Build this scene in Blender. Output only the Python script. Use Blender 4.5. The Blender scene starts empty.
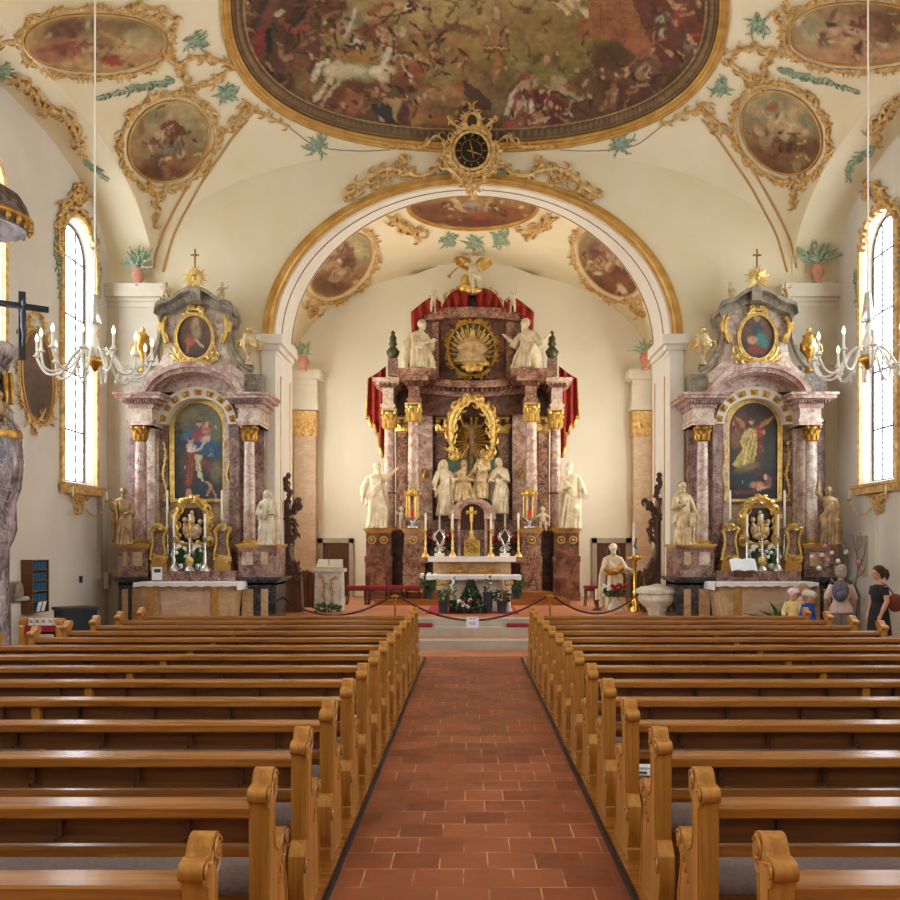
import bpy, bmesh, math, random
import numpy as np
from mathutils import Vector, Matrix
PI = math.pi
SC = bpy.context.scene
COL = SC.collection
F = 880.0; CX = 470.0; CY = 549.0; CAMX = -0.06; EYE = 2.0
rnd = random.Random(7)

def PX(x, y, d):
    """photo position at depth d -> world point"""
    return Vector((CAMX + (x - CX) / F * d, d, EYE + (CY - y) / F * d))
def wx(x, d): return CAMX + (x - CX) / F * d
def wz(y, d): return EYE + (CY - y) / F * d

# ------------------------------------------------------------------ colours / materials
def lin(c):
    c = c / 255.0
    return c / 12.92 if c <= 0.04045 else ((c + 0.055) / 1.055) ** 2.4
def rgb(r, g, b): return (lin(r), lin(g), lin(b), 1.0)

class NT:
    def __init__(s, name):
        s.m = bpy.data.materials.new(name); s.m.use_nodes = True
        s.t = s.m.node_tree; s.b = s.t.nodes['Principled BSDF']; s.o = s.t.nodes['Material Output']
    def n(s, typ, **kw):
        x = s.t.nodes.new(typ)
        for k, v in kw.items():
            if k in x.inputs.keys(): x.inputs[k].default_value = v
            else: setattr(x, k, v)
        return x
    def l(s, a, b): s.t.links.new(a, b)
    def coord(s, scale=(1, 1, 1), rot=(0, 0, 0)):
        tc = s.n('ShaderNodeTexCoord'); mp = s.n('ShaderNodeMapping')
        mp.inputs['Scale'].default_value = scale; mp.inputs['Rotation'].default_value = rot
        s.l(tc.outputs['Object'], mp.inputs['Vector']); return mp.outputs['Vector']
    def noise(s, vec, scale, detail=4, rough=0.55, dist=0.0):
        x = s.n('ShaderNodeTexNoise'); x.inputs['Scale'].default_value = scale
        x.inputs['Detail'].default_value = detail; x.inputs['Roughness'].default_value = rough
        x.inputs['Distortion'].default_value = dist
        if vec is not None: s.l(vec, x.inputs['Vector'])
        return x.outputs['Fac']
    def ramp(s, fac, stops, interp='LINEAR'):
        r = s.n('ShaderNodeValToRGB'); e = r.color_ramp.elements; r.color_ramp.interpolation = interp
        while len(e) < len(stops): e.new(0.5)
        for i, (p, c) in enumerate(stops): e[i].position = p; e[i].color = c
        s.l(fac, r.inputs['Fac']); return r.outputs['Color']
    def mix(s, a, b, fac, mode='MIX'):
        x = s.n('ShaderNodeMix'); x.data_type = 'RGBA'; x.blend_type = mode
        for v, i in ((fac, 0), (a, 6), (b, 7)):
            if hasattr(v, 'node'): s.l(v, x.inputs[i])
            else: x.inputs[i].default_value = v
        return x.outputs[2]
    def bump(s, h, strength=0.3, dist=0.01):
        x = s.n('ShaderNodeBump'); x.inputs['Strength'].default_value = strength; x.inputs['Distance'].default_value = dist
        s.l(h, x.inputs['Height']); s.l(x.outputs['Normal'], s.b.inputs['Normal'])
    def base(s, c, rough=0.5, metal=0.0):
        if hasattr(c, 'node'): s.l(c, s.b.inputs['Base Color'])
        else: s.b.inputs['Base Color'].default_value = c
        s.b.inputs['Roughness'].default_value = rough; s.b.inputs['Metallic'].default_value = metal
        return s.m

def mat_plain(name, c1, c2=None, scale=6, rough=0.6, metal=0.0, bump=0.0, bscale=None, stretch=(1, 1, 1)):
    t = NT(name); v = t.coord(stretch)
    if c2 is None: col = c1
    else: col = t.ramp(t.noise(v, scale), [(0.3, c1), (0.7, c2)])
    if bump: t.bump(t.noise(v, bscale or scale * 4, 3), bump)
    return t.base(col, rough, metal)

def mat_marble(name, cs, scale=3.0, rough=0.22, vein=None, stretch=(1, 1, 1)):
    if cs[0][0] > cs[0][2] * 1.12: cs = [(c[0], c[1] * .97, c[2] * .86, 1) for c in cs]; vein = vein and (vein[0], vein[1] * .97, vein[2] * .86, 1)
    t = NT(name); v = t.coord(stretch)
    f = t.noise(v, scale, 7, 0.68, 0.8)
    n = len(cs)
    col = t.ramp(f, [(0.32 + 0.36 * i / (n - 1), c) for i, c in enumerate(cs)])
    f2 = t.noise(v, scale * 2.1, 4, 0.6, 0.4)
    col = t.mix(col, cs[0], t.ramp(f2, [(0.52, (0, 0, 0, 1)), (0.66, (0.75, 0.75, 0.75, 1))]))
    if vein:
        f3 = t.noise(v, scale * 1.5, 6, 0.6, 1.8)
        k = t.ramp(f3, [(0.475, (0, 0, 0, 1)), (0.5, (0.8, 0.8, 0.8, 1)), (0.525, (0, 0, 0, 1))])
        col = t.mix(col, vein, k)
    return t.base(col, rough)

def mat_gold(name, c1, c2, rough=0.32, metal=0.85, scale=9):
    t = NT(name); v = t.coord()
    f = t.noise(v, scale, 4)
    t.bump(t.noise(v, scale * 3, 3), 0.25, 0.01)
    return t.base(t.ramp(f, [(0.3, c1), (0.7, c2)]), rough, metal)

def mat_wood(name, c1, c2, c3, rough=0.35, axis='x', scale=2.0):
    t = NT(name); st = {'x': (0.6, 9, 9), 'y': (9, 0.6, 9), 'z': (9, 9, 0.6)}[axis]
    v = t.coord(st)
    f = t.noise(v, scale, 5, 0.6, 0.6)
    col = t.ramp(f, [(0.25, c1), (0.5, c2), (0.75, c3)])
    g = t.noise(t.coord(tuple(6 * q for q in st)), scale, 3, 0.6)
    col = t.mix(col, c1, t.ramp(g, [(0.55, (0, 0, 0, 1)), (0.75, (0.5, 0.5, 0.5, 1))]))
    t.bump(g, 0.08, 0.004)
    return t.base(col, rough)

def mat_paint(name, rough=0.6, mod=0.35, scale=3.0):
    """a painting: brushed pigment stored per vertex, broken up by brush-like noise"""
    t = NT(name); a = t.n('ShaderNodeAttribute'); a.attribute_name = 'Col'
    v = t.coord()
    f = t.noise(v, scale, 6, 0.7, 1.2)
    k = t.ramp(f, [(0.3, (1 - mod, 1 - mod, 1 - mod, 1)), (0.7, (1 + mod * 0.6, 1 + mod * 0.6, 1 + mod * 0.6, 1))])
    col = t.mix(a.outputs['Color'], k, 1.0, 'MULTIPLY')
    return t.base(col, rough)

def mat_emit(name, color, strength):
    t = NT(name); t.b.inputs['Base Color'].default_value = color
    t.b.inputs['Emission Color'].default_value = color; t.b.inputs['Emission Strength'].default_value = strength
    return t.m

M = {}
M['vault'] = mat_plain('cream_plaster', rgb(240, 224, 184), rgb(245, 232, 198), 1.2, 0.85, bump=0.03, bscale=30)
M['wall'] = mat_plain('wall_plaster', rgb(216, 207, 190), rgb(228, 221, 206), 0.7, 0.85, bump=0.04, bscale=22)
M['apse'] = mat_plain('apse_plaster', rgb(243, 237, 216), rgb(248, 243, 226), 0.9, 0.85)
M['white'] = mat_plain('white_stucco', rgb(238, 230, 212), rgb(244, 238, 224), 3, 0.6)
M['pier'] = mat_plain('beige_stucco', rgb(208, 196, 170), rgb(218, 207, 184), 3, 0.75)
M['gilt'] = mat_gold('gilding', rgb(206, 158, 66), rgb(250, 220, 138), 0.33, 0.7)
M['gilt_flat'] = mat_plain('ochre_gilding', rgb(190, 138, 60), rgb(226, 180, 100), 3, 0.38, 0.35)
M['gilt_stucco'] = mat_plain('gilded_stucco', rgb(186, 130, 54), rgb(246, 212, 142), 9, 0.42, 0.2, bump=0.2)
M['gilt_dark'] = mat_gold('old_gilding', rgb(150, 104, 40), rgb(220, 170, 74), 0.38, 0.7)
M['line_ochre'] = mat_plain('ochre_line', rgb(196, 150, 84), rgb(208, 164, 98), 5, 0.7)
M['line_umber'] = mat_plain('umber_line', rgb(150, 122, 92), rgb(166, 138, 104), 5, 0.7)
M['leaf_paint'] = mat_plain('leaf_green_paint', rgb(86, 116, 90), rgb(196, 208, 176), 14, 0.7)
M['leaf'] = mat_plain('leaf_green', rgb(28, 62, 30), rgb(70, 110, 52), 8, 0.55)
M['leaf_dark'] = mat_plain('leaf_dark', rgb(16, 42, 24), rgb(44, 76, 40), 8, 0.55)
M['moss'] = mat_plain('mossy_green', rgb(52, 84, 62), rgb(96, 122, 78), 6, 0.8)
M['bronze_green'] = mat_plain('bronze_green', rgb(48, 58, 42), rgb(104, 104, 66), 7, 0.4, 0.3)
M['teal'] = mat_plain('sea_green_paint', rgb(84, 112, 98), rgb(122, 146, 126), 4, 0.7)
M['terra'] = mat_plain('terracotta_paint', rgb(186, 118, 92), rgb(214, 156, 126), 6, 0.7)
M['red_marble'] = mat_marble('red_marble', [rgb(84, 50, 40), rgb(126, 84, 69), rgb(160, 116, 98), rgb(194, 156, 136)], 2.6, 0.25, rgb(216, 186, 170))
M['red_marble_d'] = mat_marble('dark_red_marble', [rgb(58, 32, 26), rgb(98, 60, 48), rgb(136, 92, 74), rgb(160, 118, 96)], 2.4, 0.28)
M['pink_marble'] = mat_marble('pink_marble', [rgb(142, 98, 88), rgb(186, 152, 142), rgb(210, 186, 177), rgb(228, 213, 204)], 3.2, 0.24, rgb(136, 78, 68))
M['pale_marble'] = mat_marble('pale_pink_marble', [rgb(168, 124, 114), rgb(212, 188, 176), rgb(230, 216, 204), rgb(238, 230, 220)], 3.0, 0.26, rgb(150, 110, 110))
M['mauve_marble'] = mat_marble('mauve_marble', [rgb(84, 54, 50), rgb(124, 88, 84), rgb(156, 122, 114), rgb(190, 164, 154)], 3.0, 0.25, rgb(200, 176, 170))
M['grey_marble'] = mat_marble('grey_marble', [rgb(86, 80, 72), rgb(124, 116, 104), rgb(152, 142, 128), rgb(180, 168, 152)], 2.6, 0.3, rgb(196, 186, 170))
M['black_marble'] = mat_marble('black_marble', [rgb(22, 22, 24), rgb(48, 47, 48), rgb(78, 76, 76)], 3.0, 0.22, rgb(120, 116, 112))
M['beige_marble'] = mat_marble('beige_marble', [rgb(176, 144, 108), rgb(206, 180, 146), rgb(222, 204, 176)], 2.2, 0.3, rgb(170, 130, 96))
M['salmon_marble'] = mat_marble('salmon_marble', [rgb(198, 168, 144), rgb(214, 188, 166), rgb(226, 206, 186)], 1.2, 0.4, rgb(196, 158, 138), (1, 1, 2.2))
M['white_marble'] = mat_marble('white_marble', [rgb(196, 192, 184), rgb(230, 227, 218), rgb(242, 240, 234)], 3.0, 0.3)
M['statue'] = mat_plain('ivory_statue', rgb(196, 178, 140), rgb(236, 225, 198), 5, 0.35, bump=0.05)
M['statue_gold'] = mat_plain('gilded_ivory_statue', rgb(176, 136, 74), rgb(234, 216, 176), 6, 0.38, 0.15, bump=0.08)
M['statue_bronze'] = mat_plain('gold_brown_statue', rgb(124, 94, 58), rgb(202, 170, 122), 6, 0.4, 0.1, bump=0.08)
M['stone'] = mat_plain('sandstone', rgb(176, 166, 146), rgb(194, 184, 164), 4, 0.7, bump=0.05)
M['oak'] = mat_wood('oak', rgb(114, 66, 20), rgb(158, 99, 38), rgb(186, 126, 58), 0.22, 'x')
M['oak_end'] = mat_wood('oak_end', rgb(136, 84, 28), rgb(180, 121, 50), rgb(206, 150, 76), 0.28, 'z')
M['oak_dark'] = mat_wood('dark_oak', rgb(84, 48, 18), rgb(112, 68, 28), rgb(134, 86, 38), 0.38, 'x')
M['walnut'] = mat_wood('walnut', rgb(48, 26, 14), rgb(80, 46, 26), rgb(108, 66, 40), 0.4, 'z')
M['door_wood'] = mat_wood('door_wood', rgb(66, 36, 18), rgb(92, 52, 26), rgb(110, 64, 32), 0.45, 'z')
M['cushion'] = mat_plain('taupe_felt', rgb(104, 88, 82), rgb(128, 110, 104), 40, 0.95, bump=0.15, bscale=160)
M['black'] = mat_plain('black_paint', rgb(18, 17, 16), rgb(30, 28, 27), 8, 0.45)
M['iron'] = mat_plain('iron', rgb(52, 50, 56), rgb(74, 72, 78), 8, 0.5, 0.5)
M['brass'] = mat_gold('brass', rgb(196, 146, 54), rgb(240, 200, 104), 0.25, 0.9)
M['silver'] = mat_gold('silver', rgb(196, 196, 196), rgb(236, 236, 232), 0.25, 0.9)
M['cloth_white'] = mat_plain('white_linen', rgb(232, 232, 230), rgb(244, 244, 242), 20, 0.85)
M['cloth_red'] = mat_plain('crimson_cloth', rgb(128, 22, 20), rgb(176, 52, 40), 5, 0.7)
M['velvet'] = mat_plain('red_velvet', rgb(126, 14, 34), rgb(160, 30, 50), 12, 0.8)
M['rope'] = mat_plain('burgundy_rope', rgb(70, 8, 20), rgb(98, 18, 30), 30, 0.7)
M['carpet'] = mat_plain('red_carpet', rgb(160, 30, 50), rgb(184, 48, 66), 40, 0.95)
M['wax'] = mat_plain('wax', rgb(236, 226, 200), rgb(244, 236, 214), 5, 0.45)
M['paper'] = mat_plain('paper', rgb(236, 236, 240), rgb(244, 244, 246), 5, 0.8)
M['ink_purple'] = mat_plain('purple_ink', rgb(150, 110, 190), None, 5, 0.8)
M['ink'] = mat_plain('black_ink', rgb(60, 64, 70), None, 5, 0.8)
M['blue_book'] = mat_plain('blue_cover', rgb(14, 84, 124), rgb(24, 106, 148), 6, 0.5)
M['red_flower'] = mat_plain('red_petals', rgb(128, 14, 32), rgb(178, 34, 52), 12, 0.6)
M['white_flower'] = mat_plain('white_petals', rgb(240, 236, 226), rgb(250, 248, 242), 12, 0.6)
M['pot'] = mat_plain('dark_pot', rgb(40, 52, 58), rgb(58, 72, 78), 6, 0.5)
M['skin'] = mat_plain('skin', rgb(206, 150, 122), rgb(222, 170, 142), 6, 0.5)
M['fresco_w'] = mat_plain('crystal', rgb(232, 226, 206), rgb(248, 244, 232), 6, 0.15)

# ------------------------------------------------------------------ mesh builder
class MB:
    def __init__(s): s.v = []; s.f = []; s.c = None
    def add(s, vs, fs):
        o = len(s.v); s.v.extend([tuple(p) for p in vs]); s.f.extend([tuple(i + o for i in f) for f in fs]); return s
    def box(s, x0, x1, y0, y1, z0, z1):
        v = [(x, y, z) for x in (x0, x1) for y in (y0, y1) for z in (z0, z1)]
        return s.add(v, [(0, 1, 3, 2), (4, 6, 7, 5), (0, 4, 5, 1), (2, 3, 7, 6), (0, 2, 6, 4), (1, 5, 7, 3)])
    def bpx(s, x0, x1, y0, y1, d, depth):
        """box whose front face fills the photo rectangle at depth d"""
        return s.box(wx(x0, d), wx(x1, d), d, d + depth, wz(y1, d), wz(y0, d))
    def taper(s, b, t):
        """frustum between rectangles b=(x0,x1,y0,y1,z) and t"""
        v = []
        for (x0, x1, y0, y1, z) in (b, t): v += [(x0, y0, z), (x1, y0, z), (x1, y1, z), (x0, y1, z)]
        return s.add(v, [(3, 2, 1, 0), (4, 5, 6, 7), (0, 1, 5, 4), (1, 2, 6, 5), (2, 3, 7, 6), (3, 0, 4, 7)])
    def lathe(s, prof, cx, cy, n=20, sx=1.0, sy=1.0, z0=0.0, lobes=0, amp=0.0, cap=True):
        v = []; f = []; m = len(prof)
        for r, z in prof:
            for k in range(n):
                a = 2 * PI * k / n; q = r * (1 + amp * math.cos(lobes * a)) if lobes else r
                v.append((cx + q * sx * math.cos(a), cy + q * sy * math.sin(a), z0 + z))
        for i in range(m - 1):
            for k in range(n):
                k2 = (k + 1) % n
                f.append((i * n + k, i * n + k2, (i + 1) * n + k2, (i + 1) * n + k))
        if cap: f.append(tuple(range(n - 1, -1, -1))); f.append(tuple((m - 1) * n + k for k in range(n)))
        return s.add(v, f)
    def tube(s, pts, rad, n=6, cap=True, closed=False):
        pts = [Vector(p) for p in pts]; m = len(pts)
        if m < 2: return s
        if not hasattr(rad, '__len__'): rad = [rad] * m
        v = []; f = []; up = None
        for i in range(m):
            if closed: t = pts[(i + 1) % m] - pts[i - 1]
            else: t = pts[min(i + 1, m - 1)] - pts[max(i - 1, 0)]
            if t.length < 1e-9: t = Vector((0, 0, 1))
            t.normalize()
            if up is None:
                up = Vector((0, 0, 1)) if abs(t.z) < 0.9 else Vector((1, 0, 0))
            a = up - t * up.dot(t)
            if a.length < 1e-6: a = t.orthogonal()
            a.normalize(); b = t.cross(a); up = a
            for k in range(n):
                q = 2 * PI * k / n
                v.append(pts[i] + (a * math.cos(q) + b * math.sin(q)) * rad[i])
        for i in range(m if closed else m - 1):
            i2 = (i + 1) % m
            for k in range(n):
                k2 = (k + 1) % n
                f.append((i * n + k, i * n + k2, i2 * n + k2, i2 * n + k))
        if cap and not closed: f.append(tuple(range(n - 1, -1, -1))); f.append(tuple((m - 1) * n + k for k in range(n)))
        return s.add(v, f)
    def blob(s, c, r, n=12, m=8, rot=None):
        if not hasattr(r, '__len__'): r = (r, r, r)
        v = []; f = []
        v.append(Vector((0, 0, -r[2])))
        for i in range(1, m):
            p = -PI / 2 + PI * i / m
            for k in range(n):
                a = 2 * PI * k / n
                v.append(Vector((r[0] * math.cos(p) * math.cos(a), r[1] * math.cos(p) * math.sin(a), r[2] * math.sin(p))))
        v.append(Vector((0, 0, r[2])))
        for k in range(n): f.append((0, 1 + (k + 1) % n, 1 + k))
        for i in range(m - 2):
            for k in range(n):
                k2 = (k + 1) % n; a = 1 + i * n
                f.append((a + k, a + k2, a + n + k2, a + n + k))
        e = len(v) - 1; a = 1 + (m - 2) * n
        for k in range(n): f.append((e, a + k, a + (k + 1) % n))
        if rot is not None: v = [rot @ p for p in v]
        c = Vector(c)
        return s.add([p + c for p in v], f)
    def prism(s, poly, fn, d0, d1):
        """poly of 2D points; fn(u,v,w)->xyz ; caps at w=d0,d1 (ngons)"""
        n = len(poly)
        v = [fn(u, w, d0) for u, w in poly] + [fn(u, w, d1) for u, w in poly]
        f = [tuple(range(n)), tuple(range(2 * n - 1, n - 1, -1))]
        f += [(i, i + n, (i + 1) % n + n, (i + 1) % n) for i in range(n)]
        return s.add(v, f)
    def ppx(s, poly, d, depth):
        """photo-space polygon at depth d pushed back by depth (a solid slab)"""
        return s.prism(poly, lambda x, y, w: (wx(x, d), w, wz(y, d)), d, d + depth)
    def band(s, inner, outer, fn, d0, d1):
        """solid band between two open polylines of equal length"""
        n = len(inner)
        v = [fn(a, b, w) for w in (d0, d1) for (a, b) in inner] + [fn(a, b, w) for w in (d0, d1) for (a, b) in outer]
        f = []
        for i in range(n - 1):
            i0, i1, o0, o1 = i, n + i, 2 * n + i, 3 * n + i
            f += [(i0, i0 + 1, o0 + 1, o0), (i1, o1, o1 + 1, i1 + 1), (i0, i1, i1 + 1, i0 + 1), (o0, o0 + 1, o1 + 1, o1)]
        f += [(0, 2 * n, 3 * n, n), (n - 1, 2 * n - 1, 4 * n - 1, 3 * n - 1)]
        return s.add(v, f)
    def grid(s, fn, nu, nv, wrap=False):
        v = [fn(i / (nu - 1), j / (nv - 1)) for j in range(nv) for i in range(nu)]
        f = [(j * nu + i, j * nu + i + 1, (j + 1) * nu + i + 1, (j + 1) * nu + i) for j in range(nv - 1) for i in range(nu - 1)]
        return s.add(v, f)
    def slab(s, fn, nu, nv, off):
        """closed sheet with thickness: fn(u,v)->point, off = offset vector"""
        off = Vector(off)
        a = [Vector(fn(i / (nu - 1), j / (nv - 1))) for j in range(nv) for i in range(nu)]
        N = nu * nv
        f = []
        for j in range(nv - 1):
            for i in range(nu - 1):
                q = (j * nu + i, j * nu + i + 1, (j + 1) * nu + i + 1, (j + 1) * nu + i)
                f.append(q); f.append(tuple(N + k for k in reversed(q)))
        rim = [i for i in range(nu)] + [j * nu + nu - 1 for j in range(1, nv)] + [(nv - 1) * nu + i for i in range(nu - 2, -1, -1)] + [j * nu for j in range(nv - 2, 0, -1)]
        for k in range(len(rim)):
            p, q = rim[k], rim[(k + 1) % len(rim)]
            f.append((p, p + N, q + N, q))
        return s.add(a + [p + off for p in a], f)
    def build(s, name, mat, parent=None, smooth=35, fix=True, origin=None, props=None):
        me = bpy.data.meshes.new(name)
        if parent is not None: org = ORG[parent.name]
        elif origin is not None: org = Vector(origin)
        else:
            a = np.array(s.v); lo, hi = a.min(0), a.max(0)
            org = Vector(((lo[0] + hi[0]) / 2, (lo[1] + hi[1]) / 2, lo[2]))
        a = np.array(s.v, dtype=float) - np.array(org)
        me.from_pydata(a.tolist(), [], s.f)
        if fix:
            bm = bmesh.new(); bm.from_mesh(me); bmesh.ops.recalc_face_normals(bm, faces=bm.faces); bm.to_mesh(me); bm.free()
        if s.c is not None:
            at = me.color_attributes.new('Col', 'FLOAT_COLOR', 'POINT')
            at.data.foreach_set('color', np.asarray(s.c, dtype=np.float32).ravel())
        me.materials.append(M[mat] if isinstance(mat, str) else mat)
        if smooth:
            me.polygons.foreach_set('use_smooth', [True] * len(me.polygons))
            if smooth < 180: me.set_sharp_from_angle(angle=math.radians(smooth))
        o = bpy.data.objects.new(name, me); COL.objects.link(o)
        ORG[o.name] = org.copy()
        if parent is not None: o.parent = parent
        else: o.location = org
        if props:
            for k, v in props.items(): o[k] = v
        return o
ORG = {}

def thing(name, label, cat, loc, group=None):
    o = bpy.data.objects.new(name, None); COL.objects.link(o); o.empty_display_size = 0.1
    o.location = loc; ORG[o.name] = Vector(loc); o['label'] = label; o['category'] = cat; o['kind'] = 'thing'
    if group: o['group'] = group
    return o
def tag(o, label, cat, group=None):
    o['label'] = label; o['category'] = cat; o['kind'] = 'thing'
    if group: o['group'] = group
    return o
def struct(name, mb, mat, smooth=35, fix=True):
    o = mb.build(name, mat, None, smooth, fix); o['kind'] = 'structure'; return o
def dup(root, loc, label=None, rz=None, flip=False):
    r = root.copy(); COL.objects.link(r); r.location = loc
    if rz is not None: r.rotation_euler = (0, 0, rz)
    if flip: r.scale = (-1, 1, 1)
    if label: r['label'] = label
    for ch in list(root.children):
        c = ch.copy(); COL.objects.link(c); c.parent = r
        for g in list(ch.children):
            d = g.copy(); COL.objects.link(d); d.parent = c
    return r

# ------------------------------------------------------------------ figures (one continuous body each)
def remeshed(mb, voxel, smooth_it=4):
    me = bpy.data.meshes.new('tmp'); me.from_pydata([tuple(p) for p in mb.v], [], mb.f)
    bm = bmesh.new(); bm.from_mesh(me); bmesh.ops.recalc_face_normals(bm, faces=bm.faces); bm.to_mesh(me); bm.free()
    o = bpy.data.objects.new('tmp', me); COL.objects.link(o)
    a = o.modifiers.new('r', 'REMESH'); a.mode = 'VOXEL'; a.voxel_size = voxel
    if smooth_it:
        b = o.modifiers.new('s', 'SMOOTH'); b.factor = 0.5; b.iterations = smooth_it
    dg = bpy.context.evaluated_depsgraph_get()
    ev = o.evaluated_get(dg).to_mesh()
    r = MB(); n = len(ev.vertices); c = np.empty(n * 3); ev.vertices.foreach_get('co', c)
    r.v = [tuple(p) for p in c.reshape(-1, 3)]; r.f = [tuple(p.vertices) for p in ev.polygons]
    o.evaluated_get(dg).to_mesh_clear()
    bpy.data.objects.remove(o); bpy.data.meshes.remove(me)
    return r

def hand_into(mb, p, dirv, h, side, curl=0.5):
    """palm, four fingers and a thumb at wrist p, pointing along dirv; h = figure height"""
    d = Vector(dirv).normalized(); x = d.cross(Vector((0, 0, 1)))
    if x.length < 0.1: x = Vector((1, 0, 0))
    x.normalize(); nrm = x.cross(d)
    L = 0.055 * h
    mb.tube([p - d * 0.01 * h, p + d * L * 0.5, p + d * L * 0.95], [0.017 * h, 0.024 * h, 0.02 * h], 8)
    for k, (o, ln) in enumerate(((-1.5, 0.8), (-0.5, 1.0), (0.5, 0.95), (1.5, 0.75))):
        b = p + d * L * 0.85 + x * o * 0.0115 * h
        m1 = b + d * 0.022 * h * ln; m2 = m1 + (d * (1 - curl * 0.5) - nrm * curl) * 0.02 * h * ln
        m3 = m2 + (d * (1 - curl) - nrm * curl) * 0.014 * h * ln
        mb.tube([b, m1, m2, m3], [0.0078 * h, 0.0072 * h, 0.0064 * h, 0.005 * h], 6)
    b = p + d * L * 0.3 + x * side * 0.018 * h
    mb.tube([b, b + (d * 0.6 + x * side * 0.8) * 0.025 * h, b + (d * 1.0 + x * side * 0.6) * 0.045 * h], [0.0095 * h, 0.0085 * h, 0.006 * h], 6)

def head_into(mb, c, h, turn=0.0, tilt=0.0, beard=False, hair='short', adult=1.0):
    """skull, face and hair; c = head centre, front is -Y turned by turn"""
    R = Matrix.Rotation(turn, 3, 'Z') @ Matrix.Rotation(tilt, 3, 'X')
    s = 0.068 * h * adult
    P = lambda x, y, z: Vector(c) + R @ Vector((x * s, y * s, z * s))
    mb.blob(P(0, 0.1, 0.12), (0.82 * s, 0.98 * s, 0.98 * s), 14, 10, R)
    mb.blob(P(0, -0.18, -0.45), (0.62 * s, 0.68 * s, 0.6 * s), 12, 8, R)       # jaw
    mb.tube([P(0, -0.86, 0.2), P(0, -1.02, -0.02), P(0, -1.14, -0.2), P(0, -0.86, -0.28)], [0.1 * s, 0.12 * s, 0.17 * s, 0.12 * s], 7)  # nose
    for q in (-1, 1):
        mb.blob(P(0.33 * q, -0.8, 0.12), (0.15 * s, 0.12 * s, 0.1 * s), 8, 6, R)
        mb.tube([P(0.12 * q, -0.92, 0.28), P(0.5 * q, -0.78, 0.27)], 0.09 * s, 6)     # brow
        mb.blob(P(0.84 * q, 0.08, 0.0), (0.12 * s, 0.22 * s, 0.3 * s), 8, 6, R)       # ear
    mb.blob(P(0, -0.82, -0.52), (0.24 * s, 0.13 * s, 0.09 * s), 8, 6, R)            # mouth
    mb.blob(P(0, -0.68, -0.82), (0.26 * s, 0.2 * s, 0.18 * s), 8, 6, R)             # chin
    if beard:
        mb.blob(P(0, -0.62, -1.0), (0.5 * s, 0.42 * s, 0.62 * s), 10, 8, R)
    if hair in ('short', 'long', 'veil'):
        mb.blob(P(0, 0.22, 0.3), (0.94 * s, 1.02 * s, 0.96 * s), 12, 8, R)
    if hair == 'long':
        for q in (-1, 0, 1):
            mb.tube([P(0.6 * q, 0.5, 0.4), P(0.85 * q, 0.65, -0.5), P(0.8 * q, 0.6, -1.5)], [0.4 * s, 0.42 * s, 0.25 * s], 8)
    if hair == 'veil':
        for q in (-1, 0, 1):
            mb.tube([P(0.55 * q, 0.4, 0.6), P(0.95 * q, 0.5, -0.5), P(1.15 * q, 0.5, -2.0)], [0.5 * s, 0.5 * s, 0.4 * s], 8)
    return P

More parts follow.
